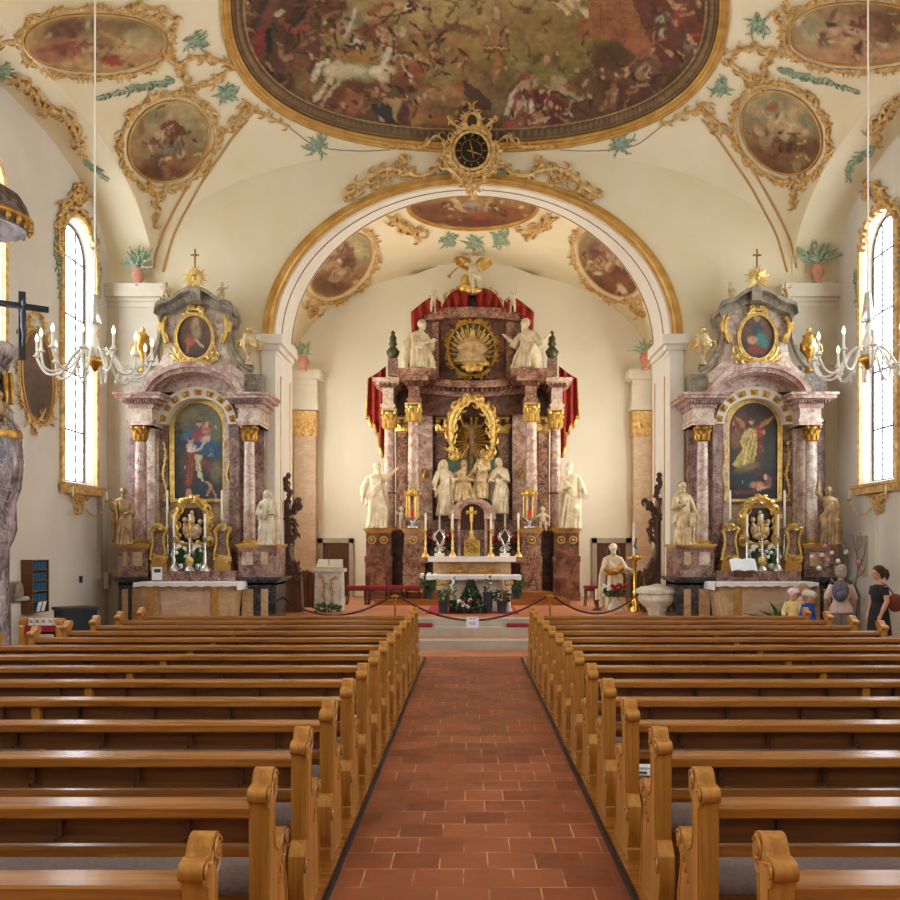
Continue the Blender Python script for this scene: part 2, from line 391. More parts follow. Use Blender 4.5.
def robed_figure(base, h, turn=0.0, lean=0.0, sway=0.02, arms=None, head=(0, 0), beard=False, hair='short', pose='stand', seed=1, flip=False, voxel=None, fold=0.15, foot=True):
    """a draped statue in one skin; arms = [(elbow),(wrist)] pairs in figure units, x right, y towards the back, z up"""
    r = random.Random(seed); mb = MB()
    if pose == 'kneel': hh = 0.74
    elif pose == 'sit': hh = 0.8
    else: hh = 1.0
    zs = lambda z: z * hh if z < 0.6 else z - (1 - hh) * 1.0
    secs = [(0.0, .135, .12), (.06, .14, .125), (.25, .125, .115), (.42, .118, .1), (.52, .108, .088), (.62, .092, .074), (.70, .105, .08), (.77, .118, .078), (.815, .1, .062), (.84, .045, .045)]
    n = 40; v = []; f = []
    ph = r.uniform(0, 6)
    def cen(z):
        return (sway * math.sin(z * 4.2 + ph * 0) + lean * max(0, z - 0.3), (-0.03 * math.sin(z * 3)))
    for z, rx, ry in secs:
        kx = 1.0; ky = 1.0; oy = 0
        zz = zs(z)
        if pose == 'kneel' and z < 0.5: kx, ky, oy = 1.15, 2.1, 0.06
        if pose == 'sit' and z < 0.5: kx, ky, oy = 1.3, 1.9, -0.06
        cx, cy = cen(z)
        for k in range(n):
            a = 2 * PI * k / n
            w = max(0.0, 1 - z / 0.66) * fold
            q = 1 + w * math.sin(9 * a + ph + 3.5 * z) + w * 0.5 * math.sin(5 * a - 2 * ph + 6 * z)
            v.append(Vector((cx + rx * kx * q * math.cos(a), cy + oy + ry * ky * q * math.sin(a), zz)))
    m = len(secs)
    for i in range(m - 1):
        for k in range(n): f.append((i * n + k, i * n + (k + 1) % n, (i + 1) * n + (k + 1) % n, (i + 1) * n + k))
    f.append(tuple(range(n - 1, -1, -1))); f.append(tuple((m - 1) * n + k for k in range(n)))
    mb.add(v, f)
    V = lambda x, y, z: Vector((x, y, z))
    cx, cy = cen(0.82); top = zs(0.82)
    hc = V(cx + lean * 0.1 + head[1] * 0.03, cy - 0.015, zs(0.925))
    mb.tube([V(cx, cy, top - 0.03), V((cx + hc.x) / 2, (cy + hc.y) / 2, top + 0.03), hc], [0.045, 0.036, 0.038], 10)
    head_into(mb, hc, 1.0, head[0], 0.1, beard, hair)
    if arms is None: arms = [((-.17, -.03, .62), (-.1, -.17, .6)), ((.17, -.02, .6), (.2, -.1, .46))]
    for (e, w), sd in zip(arms, (-1, 1)):
        sh = V(cx + sd * 0.098, cy, zs(0.785)); e = V(e[0] + cx, e[1], zs(e[2])); w = V(w[0] + cx, w[1], zs(w[2]))
        mb.tube([sh, sh.lerp(e, 0.5), e, e.lerp(w, 0.6), w], [.044, .043, .039, .034, .022], 9)
        mb.tube([sh, e.lerp(sh, 0.4), e + V(0, 0.01, -0.03), e.lerp(w, 0.5) + V(0, 0.02, -0.035)], [.045, .05, .055, .045], 8)   # sleeve
        hand_into(mb, w, w - e, 1.0, -sd, 0.45)
    # mantle: diagonal folds across chest, hip and down one side
    s = r.choice((-1, 1))
    for j in range(4):
        o = 0.028 * j
        mb.tube([V(cx + s * .1, cy + .02, zs(.8) - o * .2), V(cx + s * .06, cy - .085, zs(.7) - o), V(cx - s * .03, cy - .1, zs(.6) - o), V(cx - s * .12, cy - .06, zs(.5) - o), V(cx - s * .15, cy + .02, zs(.42) - o)], [.02, .018, .02, .024, .02], 7)
    for j in range(5):
        x = -0.11 + 0.055 * j
        yb = -.13 * (2.0 if pose == 'kneel' else 1.8 if pose == 'sit' else 1)
        mb.tube([V(cen(.46)[0] + x * .8, -.1, zs(.47)), V(cen(.25)[0] + x + r.uniform(-.02, .02), -.118 + (yb + .13) * .6, zs(.26)), V(x * 1.15, yb, 0.01)], [.014, .024, .03], 6)
    mb.tube([V(cx + s * .1, .05, zs(.78)), V(s * .15, .06, zs(.5)), V(s * .17, .06, zs(.2)), V(s * .15, .05, 0.03)], [.04, .06, .06, .05], 8)  # mantle at the side
    if pose == 'stand':   # forward knee under the cloth, feet below the hem
        mb.tube([V(-s * .06, -.05, .5), V(-s * .075, -.115, .3), V(-s * .07, -.08, .06)], [.06, .058, .04], 8)
    if foot:
        for q in (-1, 1): mb.tube([V(q * .06, -.06, .03), V(q * .075, -.17, .018)], [.035, .022], 8)
    R = Matrix.Rotation(turn, 3, 'Z'); fx = -1 if flip else 1
    out = MB(); out.f = mb.f
    for p in mb.v:
        q = R @ Vector((p[0] * fx, p[1], p[2])) * h
        out.v.append(tuple(Vector(base) + q))
    return remeshed(out, voxel or max(0.011, h / 120), 1)

def putto(base, h, turn=0.0, arms=None, legs=None, lean=0.0, flip=False, sash=True):
    """a nude cherub, one skin: big head, round belly, short limbs"""
    mb = MB(); V = lambda x, y, z: Vector((x, y, z))
    arms = arms or [((-.2, -.05, .68), (-.3, -.1, .8)), ((.2, -.04, .6), (.26, -.12, .5))]
    legs = legs or [((-.1, -.12, .3), (-.08, -.02, .06)), ((.1, -.05, .28), (.12, .03, .04))]
    mb.tube([V(0, 0, .42), V(lean * .3, -.015, .52), V(lean * .6, -.01, .64), V(lean, 0, .73), V(lean, 0, .78)], [.11, .125, .12, .1, .045], 12)
    mb.tube([V(lean, 0, .75), V(lean, -.01, .84)], [.05, .05], 8)
    head_into(mb, V(lean, -.02, .885), 1.0, 0.2, 0, False, 'short', 1.5)
    for (e, w), s in zip(arms, (-1, 1)):
        e = V(*e) + V(lean, 0, 0); w = V(*w) + V(lean, 0, 0); sh = V(lean + s * .1, 0, .72)
        mb.tube([sh, e, e.lerp(w, .5), w], [.05, .046, .042, .028], 9); hand_into(mb, w, w - e, 1.0, -s)
    for (k, a), s in zip(legs, (-1, 1)):
        k = V(*k); a = V(*a); hp = V(s * .055, 0, .42)
        mb.tube([hp, hp.lerp(k, .5), k, k.lerp(a, .45), a], [.085, .085, .062, .058, .036], 9)
        mb.tube([a, a + V(s * .02, -.09, -.03)], [.036, .025], 8)
    if sash:
        mb.tube([V(-.13, -.02, .5), V(-.04, -.14, .44), V(.1, -.1, .4), V(.17, .03, .36), V(.2, .08, .22)], [.03, .04, .045, .04, .03], 8)
    R = Matrix.Rotation(turn, 3, 'Z'); fx = -1 if flip else 1
    out = MB(); out.f = mb.f
    out.v = [tuple(Vector(base) + R @ Vector((p[0] * fx, p[1], p[2])) * h) for p in mb.v]
    return remeshed(out, max(0.01, h / 75), 2)

def wing(root, tip, width, up=(0, 0, -1), thick=0.02, n=7):
    """feathered wing from root to tip"""
    mb = MB(); root = Vector(root); tip = Vector(tip); d = tip - root; w = Vector(up) * width
    arm = [root + d * t + Vector((0, 0, 1)) * math.sin(t * PI) * d.length * 0.12 for t in (0, .25, .5, .75, 1)]
    mb.tube(arm, [thick * 1.4, thick * 1.6, thick * 1.3, thick, thick * .5], 7)
    for k in range(n):
        t = k / (n - 1); a = root + d * (0.1 + 0.88 * t) + Vector((0, 0, 1)) * math.sin((0.1 + .88 * t) * PI) * d.length * 0.1
        b = a + w * (0.55 + 0.6 * math.sin(PI * (0.25 + 0.6 * t))) + d * (0.12 + 0.2 * t)
        mb.tube([a, a.lerp(b, .5) + Vector((0, thick * .4, 0)), b], [thick * .9, thick * 1.3, thick * .35], 6)
    return mb

# ------------------------------------------------------------------ pictures
def vnoise(x, y, seed):
    g = np.random.RandomState(seed).rand(257, 257)
    xi = np.floor(x).astype(int); yi = np.floor(y).astype(int); fx = x - xi; fy = y - yi; fx = fx * fx * (3 - 2 * fx); fy = fy * fy * (3 - 2 * fy)
    xi %= 256; yi %= 256
    return (g[xi, yi] * (1 - fx) + g[xi + 1, yi] * fx) * (1 - fy) + (g[xi, yi + 1] * (1 - fx) + g[xi + 1, yi + 1] * fx) * fy
def paint_colours(pts, bg, strokes, gain=1.0):
    """pts: (n,2) photo coordinates -> linear colours; bg: function or colour; strokes painted in order"""
    x = pts[:, 0]; y = pts[:, 1]; sp = max(8.0, min(np.ptp(x), np.ptp(y)))
    w = min(1.6, sp * 0.016); x0_, y0_ = x, y     # the brush never follows a ruler: bend every outline a little
    x, y = x + w * 2 * (vnoise(x / w / 4, y / w / 4, 1) - .5) + w * 1.6 * (vnoise(x / w / 1.5, y / w / 1.5, 3) - .5), y + w * 2 * (vnoise(x / w / 4, y / w / 4, 2) - .5) + w * 1.6 * (vnoise(x / w / 1.5, y / w / 1.5, 4) - .5)
    L = lambda c: np.array([lin(c[0]), lin(c[1]), lin(c[2])])
    col = np.array([L(c) for c in bg(x, y)]) if callable(bg) else np.tile(L(bg), (len(x), 1))
    xw, yw = x, y
    for s in strokes:
        k = s[0]; x, y = xw, yw
        if k in 'EL': k = k.lower(); x, y = x0_, y0_      # drawn with a ruler
        if k == 'e':
            _, cx, cy, rx, ry, ang, c = s[:7]; soft = s[7] if len(s) > 7 else 0.35
            a = math.radians(ang); u = (x - cx) * math.cos(a) + (y - cy) * math.sin(a); v = -(x - cx) * math.sin(a) + (y - cy) * math.cos(a)
            q = np.sqrt((u / rx) ** 2 + (v / ry) ** 2); al = np.clip((1 + soft / 2 - q) / soft, 0, 1)
        elif k == 'l':
            _, p, w, c = s[:4]; q = np.full(len(x), 1e9)
            for (x0, y0), (x1, y1) in zip(p[:-1], p[1:]):
                dx, dy = x1 - x0, y1 - y0; t = np.clip(((x - x0) * dx + (y - y0) * dy) / max(dx * dx + dy * dy, 1e-9), 0, 1)
                q = np.minimum(q, np.hypot(x - x0 - t * dx, y - y0 - t * dy))
            al = np.clip((w * 0.65 - q) / (w * 0.3) , 0, 1)
        elif k == 'p':
            _, p, c = s[:3]; ins = np.zeros(len(x), bool)
            for i in range(len(p)):
                (x0, y0), (x1, y1) = p[i], p[i - 1]
                hit = ((y0 > y) != (y1 > y)) & (x < (x1 - x0) * (y - y0) / ((y1 - y0) if y1 != y0 else 1e-9) + x0); ins ^= hit
            al = ins.astype(float) * (s[3] if len(s) > 3 else 1.0)
        else: continue
        if k != 'p': al = al * (s[8] if k == 'e' and len(s) > 8 else 1.0)
        col = col * (1 - al[:, None]) + L(c)[None] * al[:, None]
    x, y = x0_, y0_
    dab = .34 * (vnoise(x / w / 3.2, y / w / 2.2, 5) - .5) + .3 * (vnoise(x / w / 1.2 + y / w / 3, y / w / 1.6, 6) - .5) + .3 * (vnoise(x / w / 9, y / w / 7, 7) - .5)
    hue = .07 * (vnoise(x / w / 5, y / w / 4, 8) - .5)
    col = np.clip(col * gain * (1.08 + dab[:, None] + hue[:, None] * np.array([1.0, .1, -.8])[None]), 0, 0.95)
    return np.concatenate([col, np.ones((len(x), 1))], 1)

def picture(name, spans, surf, bg, strokes, parent, mat, gain=1.0, nu=60, nv=60, off=0.02, y0=None, y1=None, thick=0.02):
    """painted panel: spans(y)->(x0,x1) outline in photo coordinates, laid on surf(x,y,off)"""
    pts = []
    for j in range(nv):
        y = y0 + (y1 - y0) * j / (nv - 1); a, b = spans(y)
        for i in range(nu): pts.append((a + (b - a) * i / (nu - 1), y))
    mb = MB()
    for p in pts: mb.v.append(tuple(surf(p[0], p[1], off)))
    for j in range(nv - 1):
        for i in range(nu - 1): mb.f.append((j * nu + i, j * nu + i + 1, (j + 1) * nu + i + 1, (j + 1) * nu + i))
    mb.c = paint_colours(np.array(pts, dtype=float), bg, strokes, gain)
    return mb.build(name, mat, parent, 60, False)

def ell_span(cx, cy, rx, ry):
    return lambda y: (cx - rx * math.sqrt(max(0, 1 - ((y - cy) / ry) ** 2)), cx + rx * math.sqrt(max(0, 1 - ((y - cy) / ry) ** 2)))

# ------------------------------------------------------------------ rocaille ornament in photo coordinates, laid on a surface
class Orn:
    def __init__(s, surf, lift=0.03): s.mb = MB(); s.surf = surf; s.lift = lift
    def line(s, pts, w, n=5, lift=None):
        if not hasattr(w, '__len__'): w = [w] * len(pts)
        P = []; R = []
        for (x, y), q in zip(pts, w):
            p = s.surf(x, y, s.lift if lift is None else lift); P.append(p); R.append(max(q, 0.15) * p.y / F)
        s.mb.tube(P, R, n); return s
    def scroll(s, x, y, r, a0, turns, w, grow=0.22):
        n = max(8, int(abs(turns) * 16)); pts = []; ws = []
        for i in range(n + 1):
            t = i / n; a = a0 + turns * 2 * PI * t; q = r * (1 - (1 - grow) * t)
            pts.append((x + q * math.cos(a), y + q * math.sin(a))); ws.append(w * (0.75 + 0.5 * t))
        return s.line(pts, ws)
    def leaf(s, x, y, a, ln, w, bend=0.6):
        pts = []; ws = []
        for i in range(6):
            t = i / 5; b = a + bend * 1.5 * t * t
            pts.append((x + ln * t * math.cos(b), y + ln * t * math.sin(b))); ws.append(w * (0.6 + 0.9 * math.sin(PI * (0.2 + 0.75 * t))) * (1 - 0.6 * t))
        return s.line(pts, ws)
    def vine(s, pts, w, seed=0, step=5, ln=6, both=True):
        """curved stem with flame-like acanthus leaves"""
        r = random.Random(seed); pts = smooth_line(pts, 5); s.line(pts, [w * (0.6 + 0.6 * math.sin(PI * i / (len(pts) - 1))) for i in range(len(pts))])
        acc = 0; side = 1
        for (x0, y0), (x1, y1) in zip(pts[:-1], pts[1:]):
            acc += math.hypot(x1 - x0, y1 - y0)
            if acc > step:
                acc = 0; a = math.atan2(y1 - y0, x1 - x0)
                s.leaf(x1, y1, a + side * r.uniform(0.3, 0.8), ln * r.uniform(0.8, 1.3), w * 0.95, side * r.uniform(0.7, 1.5))
                if r.random() < 0.45: s.scroll(x1 + (y0 - y1) * side * -.5, y1 + (x1 - x0) * side * .5, ln * .3, a, .8 * side, w * .6)
                if both: side = -side
        return s
    def ring(s, pts, w, n=6):
        P = [s.surf(x, y, s.lift) for x, y in pts]; s.mb.tube(P, [w * p.y / F for p in P], n, closed=True); return s
    def frame(s, pts, w, seed=0, out=8, step=7):
        """irregular rocaille border outside a closed outline"""
        r = random.Random(seed); n = len(pts); cx = sum(p[0] for p in pts) / n; cy = sum(p[1] for p in pts) / n
        L = 0; i = 0; per = sum(math.hypot(pts[k][0] - pts[k - 1][0], pts[k][1] - pts[k - 1][1]) for k in range(n))
        m = max(10, int(per / step)); prev = None
        for k in range(m):
            t = k / m * n; p = pts[int(t) % n]; q = pts[(int(t) + 1) % n]; fr = t - int(t)
            x = p[0] + (q[0] - p[0]) * fr; y = p[1] + (q[1] - p[1]) * fr
            tx, ty = q[0] - p[0], q[1] - p[1]; tl = math.hypot(tx, ty) or 1; tx /= tl; ty /= tl
            nx, ny = ty, -tx
            if (x - cx) * nx + (y - cy) * ny < 0: nx, ny = -nx, -ny
            a = math.atan2(ny, nx); b = math.atan2(ty, tx); sd = 1 if k % 4 < 2 else -1
            o = out * (0.45 + 0.2 * math.sin(k * 1.7))
            s.leaf(x + nx * o * .3, y + ny * o * .3, b if sd > 0 else b + PI, step * 1.5, w, (-1 if sd > 0 else 1) * 0.5 * (1 if math.cos(b) * ny - math.sin(b) * nx < 0 else -1))
            s.leaf(x + nx * o * .5, y + ny * o * .5, a + sd * r.uniform(0.2, 0.9), out * r.uniform(0.5, 1.05), w * 0.85, sd * r.uniform(0.2, 0.9))
            s.scroll(x + nx * o * .55, y + ny * o * .55, out * 0.3, r.uniform(0, 6), 0.8 * sd, w * 0.7)
        return s
    def build(s, name, mat, parent=None): return s.mb.build(name, mat, parent, 70)

def smooth_line(pts, k=4):
    """Catmull-Rom"""
    P = [pts[0]] + list(pts) + [pts[-1]]; out = []
    for i in range(1, len(P) - 2):
        p0, p1, p2, p3 = P[i - 1], P[i], P[i + 1], P[i + 2]
        for j in range(k):
            t = j / k
            out.append(tuple(0.5 * (2 * b + (c - a) * t + (2 * a - 5 * b + 4 * c - d) * t * t + (3 * b - a - 3 * c + d) * t ** 3) for a, b, c, d in zip(p0, p1, p2, p3)))
    out.append(tuple(pts[-1])); return out
def ell_pts(cx, cy, rx, ry, n=48, rot=0.0):
    c, s = math.cos(rot), math.sin(rot); o = []
    for k in range(n):
        a = 2 * PI * k / n; u, v = rx * math.cos(a), ry * math.sin(a); o.append((cx + u * c - v * s, cy + u * s + v * c))
    return o
def plane_surf(d):
    return lambda x, y, off=0.0: PX(x, y, d - off)
# ================================================================== the church: nave, wall recesses, chancel
W = 8.25; D = 20.0; XR = 7.25; YB = -3.0            # half width, front wall, face of the wall piers, back end
ZC = 8.27
def Pz(y):
    t = min(1.0, max(0.0, (y - 15.6) / 4.45)); return 7.7 + 2.4 * (1 - t ** 2.5) ** 0.4
def Lz(x):
    t = min(1.0, abs(x) / XR); return ZC + 2.87 * (1 - t ** 2.2) ** (1 / 2.2)
def vault_z(x, y): return Pz(y) + Lz(x) - ZC
def vault_n(x, y):
    e = 0.05; x = max(-XR + .1, min(XR - .1, x)); y = min(D - .1, y)
    return Vector(((vault_z(x + e, y) - vault_z(x - e, y)) / (2 * e), (vault_z(x, y + e) - vault_z(x, y - e)) / (2 * e), -1)).normalized()
def solve(fn, lo, hi, n=240):
    """first sign change of fn from negative to positive"""
    a = lo; fa = fn(a)
    for i in range(1, n + 1):
        b = lo + (hi - lo) * i / n; fb = fn(b)
        if fa <= 0 < fb:
            for _ in range(30):
                m = (a + b) / 2
                if fn(m) > 0: b = m
                else: a = m
            return (a + b) / 2
        a, fa = b, fb
    return None
_vc = {}
def nave_surf(x, y, off=0.0):
    """point of the nave vault, or of the front wall below it, seen at photo position x,y"""
    d = solve(lambda d: wz(y, d) - vault_z(max(-XR, min(XR, wx(x, d))), d), 8.0, D)
    if d is None: return PX(x, y, D) + Vector((0, -off, 0))
    p = PX(x, y, d); return p + vault_n(p.x, p.y) * off
def soffit_surf(x, y, off=0.0):
    d = solve(lambda d: wz(y, d) - Pz(d), 10.0, D)
    if d is None: d = D
    p = PX(x, y, d); return p + Vector((0, -0.4, -0.9)) * off
def wall_surf(side):
    def f(x, y, off=0.0):
        X = side * (W - off); d = (X - CAMX) * F / (x - CX); return PX(x, y, d)
    return f
LW, RW = wall_surf(-1), wall_surf(1)
# chancel
CA, CB, CZ, CD, CY0 = 5.73, 3.3, 7.63, 28.0, 21.5
def chan_z(x): return CZ + CB * math.sqrt(max(0, 1 - (x / CA) ** 2))
def chan_surf(x, y, off=0.0):
    d = solve(lambda d: wz(y, d) - chan_z(wx(x, d)), 20.0, CD)
    if d is None: return PX(x, y, CD - off)
    p = PX(x, y, d); n = Vector((-p.x / CA ** 2 * 2, 0, -(p.z - CZ) / CB ** 2 * 2)); n.normalize(); return p + n * off

# ---- floor materials
def tile_mat(name, cs, mortar, sx, sy, off=0.0, rough=0.42):
    t = NT(name); tc = t.n('ShaderNodeTexCoord'); mp = t.n('ShaderNodeMapping'); t.l(tc.outputs['Object'], mp.inputs['Vector'])
    mp.inputs['Location'].default_value = (off, 0, 0)
    v = mp.outputs['Vector']
    br = t.n('ShaderNodeTexBrick'); t.l(v, br.inputs['Vector'])
    br.inputs['Scale'].default_value = 1.0; br.inputs['Brick Width'].default_value = sx; br.inputs['Row Height'].default_value = sy
    br.inputs['Mortar Size'].default_value = 0.006; br.inputs['Mortar Smooth'].default_value = 0.3; br.inputs['Bias'].default_value = 0.0
    br.offset = 0.5; br.offset_frequency = 2
    br.inputs['Color1'].default_value = cs[0]; br.inputs['Color2'].default_value = cs[1]; br.inputs['Mortar'].default_value = mortar
    n1 = t.noise(v, 1.1, 4, 0.6); n2 = t.noise(v, 9, 5, 0.65)
    col = t.mix(br.outputs['Color'], t.ramp(n1, [(0.3, (.72, .68, .66, 1)), (0.7, (1.12, 1.1, 1.08, 1))]), 1.0, 'MULTIPLY')
    col = t.mix(col, t.ramp(n2, [(0.3, (.85, .84, .84, 1)), (0.7, (1.1, 1.08, 1.06, 1))]), 1.0, 'MULTIPLY')
    n3 = t.noise(v, 2.3, 3, 0.5)
    wear = t.mix((0, 0, 0, 1), br.outputs['Fac'], t.ramp(n3, [(0.45, (0, 0, 0, 1)), (0.6, (1, 1, 1, 1))]))
    col = t.mix(col, rgb(216, 164, 122), wear)
    t.bump(br.outputs['Fac'], -0.25, 0.004)
    rr = t.ramp(n2, [(0.3, (rough - .1,) * 3 + (1,)), (0.7, (rough + .16,) * 3 + (1,))]); t.l(rr, t.b.inputs['Roughness'])
    t.l(col, t.b.inputs['Base Color']); return t.m
M['tiles'] = tile_mat('terracotta_tiles', (rgb(140, 74, 46), rgb(172, 100, 66)), rgb(150, 92, 64), 0.305, 0.30, 0.1)
M['tiles2'] = tile_mat('pale_terracotta_tiles', (rgb(196, 122, 84), rgb(208, 138, 98)), rgb(190, 130, 98), 0.30, 0.30, 0.0, 0.4)

m = MB(); m.box(-W - .6, W + .6, YB, D, -0.3, 0.0); struct('floor', m, 'tiles')
m = MB(); m.box(-W, W, 16.35, 17.4, 0.0, 0.004); struct('floor_crossing', m, 'tiles2')
m = MB()
m.box(-W, W, 17.45, D, -0.1, 0.15); struct('floor_altar_step', m, 'tiles2')
m = MB(); m.box(-W, W, 17.4, 17.78, 0.0, 0.185); struct('trim_1', m, 'stone', 20)
m = MB(); m.box(-3.4, 3.4, 18.55, 18.92, 0.13, 0.345); struct('trim_2', m, 'stone', 20)
m = MB(); m.box(-3.4, 3.4, 18.92, 19.3, 0.13, 0.5); struct('trim_3', m, 'stone', 20)
m = MB(); m.box(-3.4, 3.4, 19.3, D + .01, 0.1, 0.496); m.box(-6.2, 6.2, D + .01, CD + .1, 0.0, 0.496); struct('floor_chancel', m, 'tiles2')
m = MB(); m.box(-2.6, 2.6, 23.5, 25.0, 0.49, 0.66); struct('floor_altar_platform', m, 'oak')
m = MB(); m.box(-2.2, 2.2, 24.0, 25.0, 0.65, 0.82); struct('floor_altar_upper_platform', m, 'oak')

# ---- nave vault, with the flat end bay behind the camera
m = MB()
ys = [YB - .3] + list(np.linspace(8, 18, 40)) + [18 + 2.03 * math.sin(PI / 2 * q) for q in np.linspace(.03, 1, 60)]
xs = [XR * math.sin(PI / 2 * q) for q in np.linspace(-1, 1, 121)]
for y in ys:
    for x in xs: m.v.append((x, y, vault_z(x, y)))
nx = len(xs)
for j in range(len(ys) - 1):
    for i in range(nx - 1): m.f.append((j * nx + i, j * nx + i + 1, (j + 1) * nx + i + 1, (j + 1) * nx + i))
struct('ceiling', m, 'vault', 60, False)
# soffits of the wall recesses
for sd, nm in ((-1, 'ceiling_soffit'), (1, 'ceiling_soffit')):
    m = MB()
    for y in ys:
        for k in range(6): m.v.append((sd * (XR + (W + .05 - XR) * k / 5), y, Pz(y) - 0.0))
    for j in range(len(ys) - 1):
        for k in range(5): m.f.append((j * 6 + k, j * 6 + k + 1, (j + 1) * 6 + k + 1, (j + 1) * 6 + k))
    struct(nm, m, 'vault', 60, False)
    # raised band along the groin
    m = MB()
    m.tube([(sd * (XR + .02), y, Pz(y) - .01) for y in ys if y > 8], 0.018, 6); struct('trim_groin', m, 'vault')

# ---- side walls with round-arched windows set in deep reveals
WINS = {-1: [18.42, 14.64, 10.7, 6.85, 3.0, -0.85], 1: [17.88, 14.0, 10.15, 6.3, 2.45, -1.4]}
WH, ZS0, ZSP = 0.76, 3.34, 8.12
def wall_strip(sd):
    m = MB(); TOP = 10.6; BOT = -0.1
    X = sd * W
    def quad(y0, y1, a0, a1, b0, b1):
        m.add([(X, y0, a0), (X, y1, a1), (X, y1, b1), (X, y0, b0)], [(0, 1, 2, 3)])
    edges = sorted(WINS[sd]); y = YB
    for c in edges:
        quad(y, c - WH, BOT, BOT, TOP, TOP)
        n = 20
        for k in range(n):
            a0, a1 = PI - PI * k / n, PI - PI * (k + 1) / n
            y0, y1 = c + WH * math.cos(a0), c + WH * math.cos(a1)
            quad(y0, y1, ZSP + WH * math.sin(a0), ZSP + WH * math.sin(a1), TOP, TOP)
        quad(c - WH, c + WH, BOT, BOT, ZS0, ZS0)
        y = c + WH
    quad(y, D, BOT, BOT, TOP, TOP)
    o = struct('wall_left' if sd < 0 else 'wall_right', m, 'wall', 30, False)
def arch_outline(c, h, z0, zsp, n=20):
    return [(c - h, z0), (c - h, zsp)] + [(c + h * math.cos(PI - PI * k / n), zsp + h * math.sin(PI - PI * k / n)) for k in range(1, n)] + [(c + h, zsp), (c + h, z0)]

t = NT('leaded_glass'); v = t.coord()
sp = t.n('ShaderNodeSeparateXYZ'); t.l(v, sp.inputs[0])
def mth(op, a, b=None, c=None):
    x = t.n('ShaderNodeMath'); x.operation = op
    for i, q in enumerate((a, b, c)):
        if q is None: continue
        if hasattr(q, 'node'): t.l(q, x.inputs[i])
        else: x.inputs[i].default_value = q
    return x.outputs[0]
# honeycomb of roundels: distance to nearest centre of a hexagonal lattice
yy = mth('DIVIDE', sp.outputs[1], 0.135); zz = mth('DIVIDE', sp.outputs[2], 0.2338)
def cell(oy, oz):
    a = mth('SUBTRACT', mth('FRACT', mth('ADD', yy, oy)), 0.5); b = mth('MULTIPLY', mth('SUBTRACT', mth('FRACT', mth('ADD', zz, oz)), 0.5), 1.732)
    return mth('SQRT', mth('ADD', mth('MULTIPLY', a, a), mth('MULTIPLY', b, b)))
dist = mth('MINIMUM', cell(0, 0), cell(0.5, 0.5))
lead = t.ramp(dist, [(0.38, (0.80, 0.89, 1.0, 1)), (0.43, (0.06, 0.06, 0.075, 1)), (0.5, (0.06, 0.06, 0.075, 1)), (0.54, (0.76, 0.85, 0.97, 1))])
t.l(lead, t.b.inputs['Emission Color']); t.b.inputs['Emission Strength'].default_value = 13.0
t.b.inputs['Base Color'].default_value = (0.6, 0.62, 0.66, 1); t.b.inputs['Roughness'].default_value = 0.2
M['glass'] = t.m
M['glass_bright'] = mat_emit('chancel_glass', (1.0, 0.97, 0.9, 1), 11.5)
wn = 0
for sd in (-1, 1):
    wall_strip(sd)
    for c in WINS[sd]:
        wn += 1
        o0 = arch_outline(c, WH, ZS0, ZSP); g = 0.2
        o1 = arch_outline(c, WH - .12, ZS0 + .1, ZSP)
        m = MB(); n = len(o0)
        for (y, z) in o0: m.v.append((sd * W, y, z))
        for (y, z) in o1: m.v.append((sd * (W + g), y, z))
        m.f = [(i, (i + 1) % n, n + (i + 1) % n, n + i) for i in range(n)]
        struct('window_%d_reveal' % wn, m, 'white', 30, False)
        m = MB(); m.prism(o1, lambda y, z, w: (w, y, z), sd * (W + g), sd * (W + g + .03)); struct('window_%d' % wn, m, 'glass', 0)
        if c > 10:
            # iron saddle bars and frame
            m = MB(); X = sd * (W + g - .02)
            m.tube([(X, y, z) for y, z in o1], 0.024, 6, closed=True); m.tube([(X, c + .24, ZS0 + .1), (X, c + .24, ZSP + .55)], .018, 6); m.tube([(X, c - .24, ZS0 + .1), (X, c - .24, ZSP + .55)], .018, 6)
            z = ZS0 + 1.15
            while z < ZSP + .1: m.tube([(X, c - WH + .12, z), (X, c + WH - .12, z)], 0.022, 6); z += 1.2
            struct('window_%d_frame' % wn, m, 'iron')
# back wall of the nave
m = MB(); m.box(-W - .6, W + .6, YB - .3, YB, -.1, 13.4); struct('wall_back', m, 'wall')
# ---- front wall with the chancel arch
AXF, AZF, AYB = 4.48, 3.41, 21.5; SPR = 6.84; ABX, ABZ = 4.40, 3.78
AC = 0.0
m = MB(); n = 48
def q4(x0, x1, a0, a1, b): m.add([(x0, D, a0), (x1, D, a1), (x1, D, b), (x0, D, b)], [(0, 1, 2, 3)])
q4(-W - .6, -AXF, -.1, -.1, 13.4)
for k in range(n):
    a0, a1 = PI - PI * k / n, PI - PI * (k + 1) / n
    q4(AXF * math.cos(a0), AXF * math.cos(a1), SPR + AZF * math.sin(a0), SPR + AZF * math.sin(a1), 13.4)
q4(AXF, W + .6, -.1, -.1, 13.4)
struct('wall_front', m, 'vault', 30, False)
m = MB()
fr = [(-AXF, 0.0)] + [(AXF * math.cos(PI - PI * k / n), SPR + AZF * math.sin(PI * k / n)) for k in range(n + 1)] + [(AXF, 0.0)]
bk = [(-ABX, 0.0)] + [(ABX * math.cos(PI - PI * k / n), SPR + ABZ * math.sin(PI * k / n)) for k in range(n + 1)] + [(ABX, 0.0)]
for (x, z) in fr: m.v.append((x, D, z))
for (x, z) in bk: m.v.append((x, AYB, z))
N = len(fr); m.f = [(i, i + 1, N + i + 1, N + i) for i in range(N - 1)]
struct('wall_arch', m, 'white', 40, False)
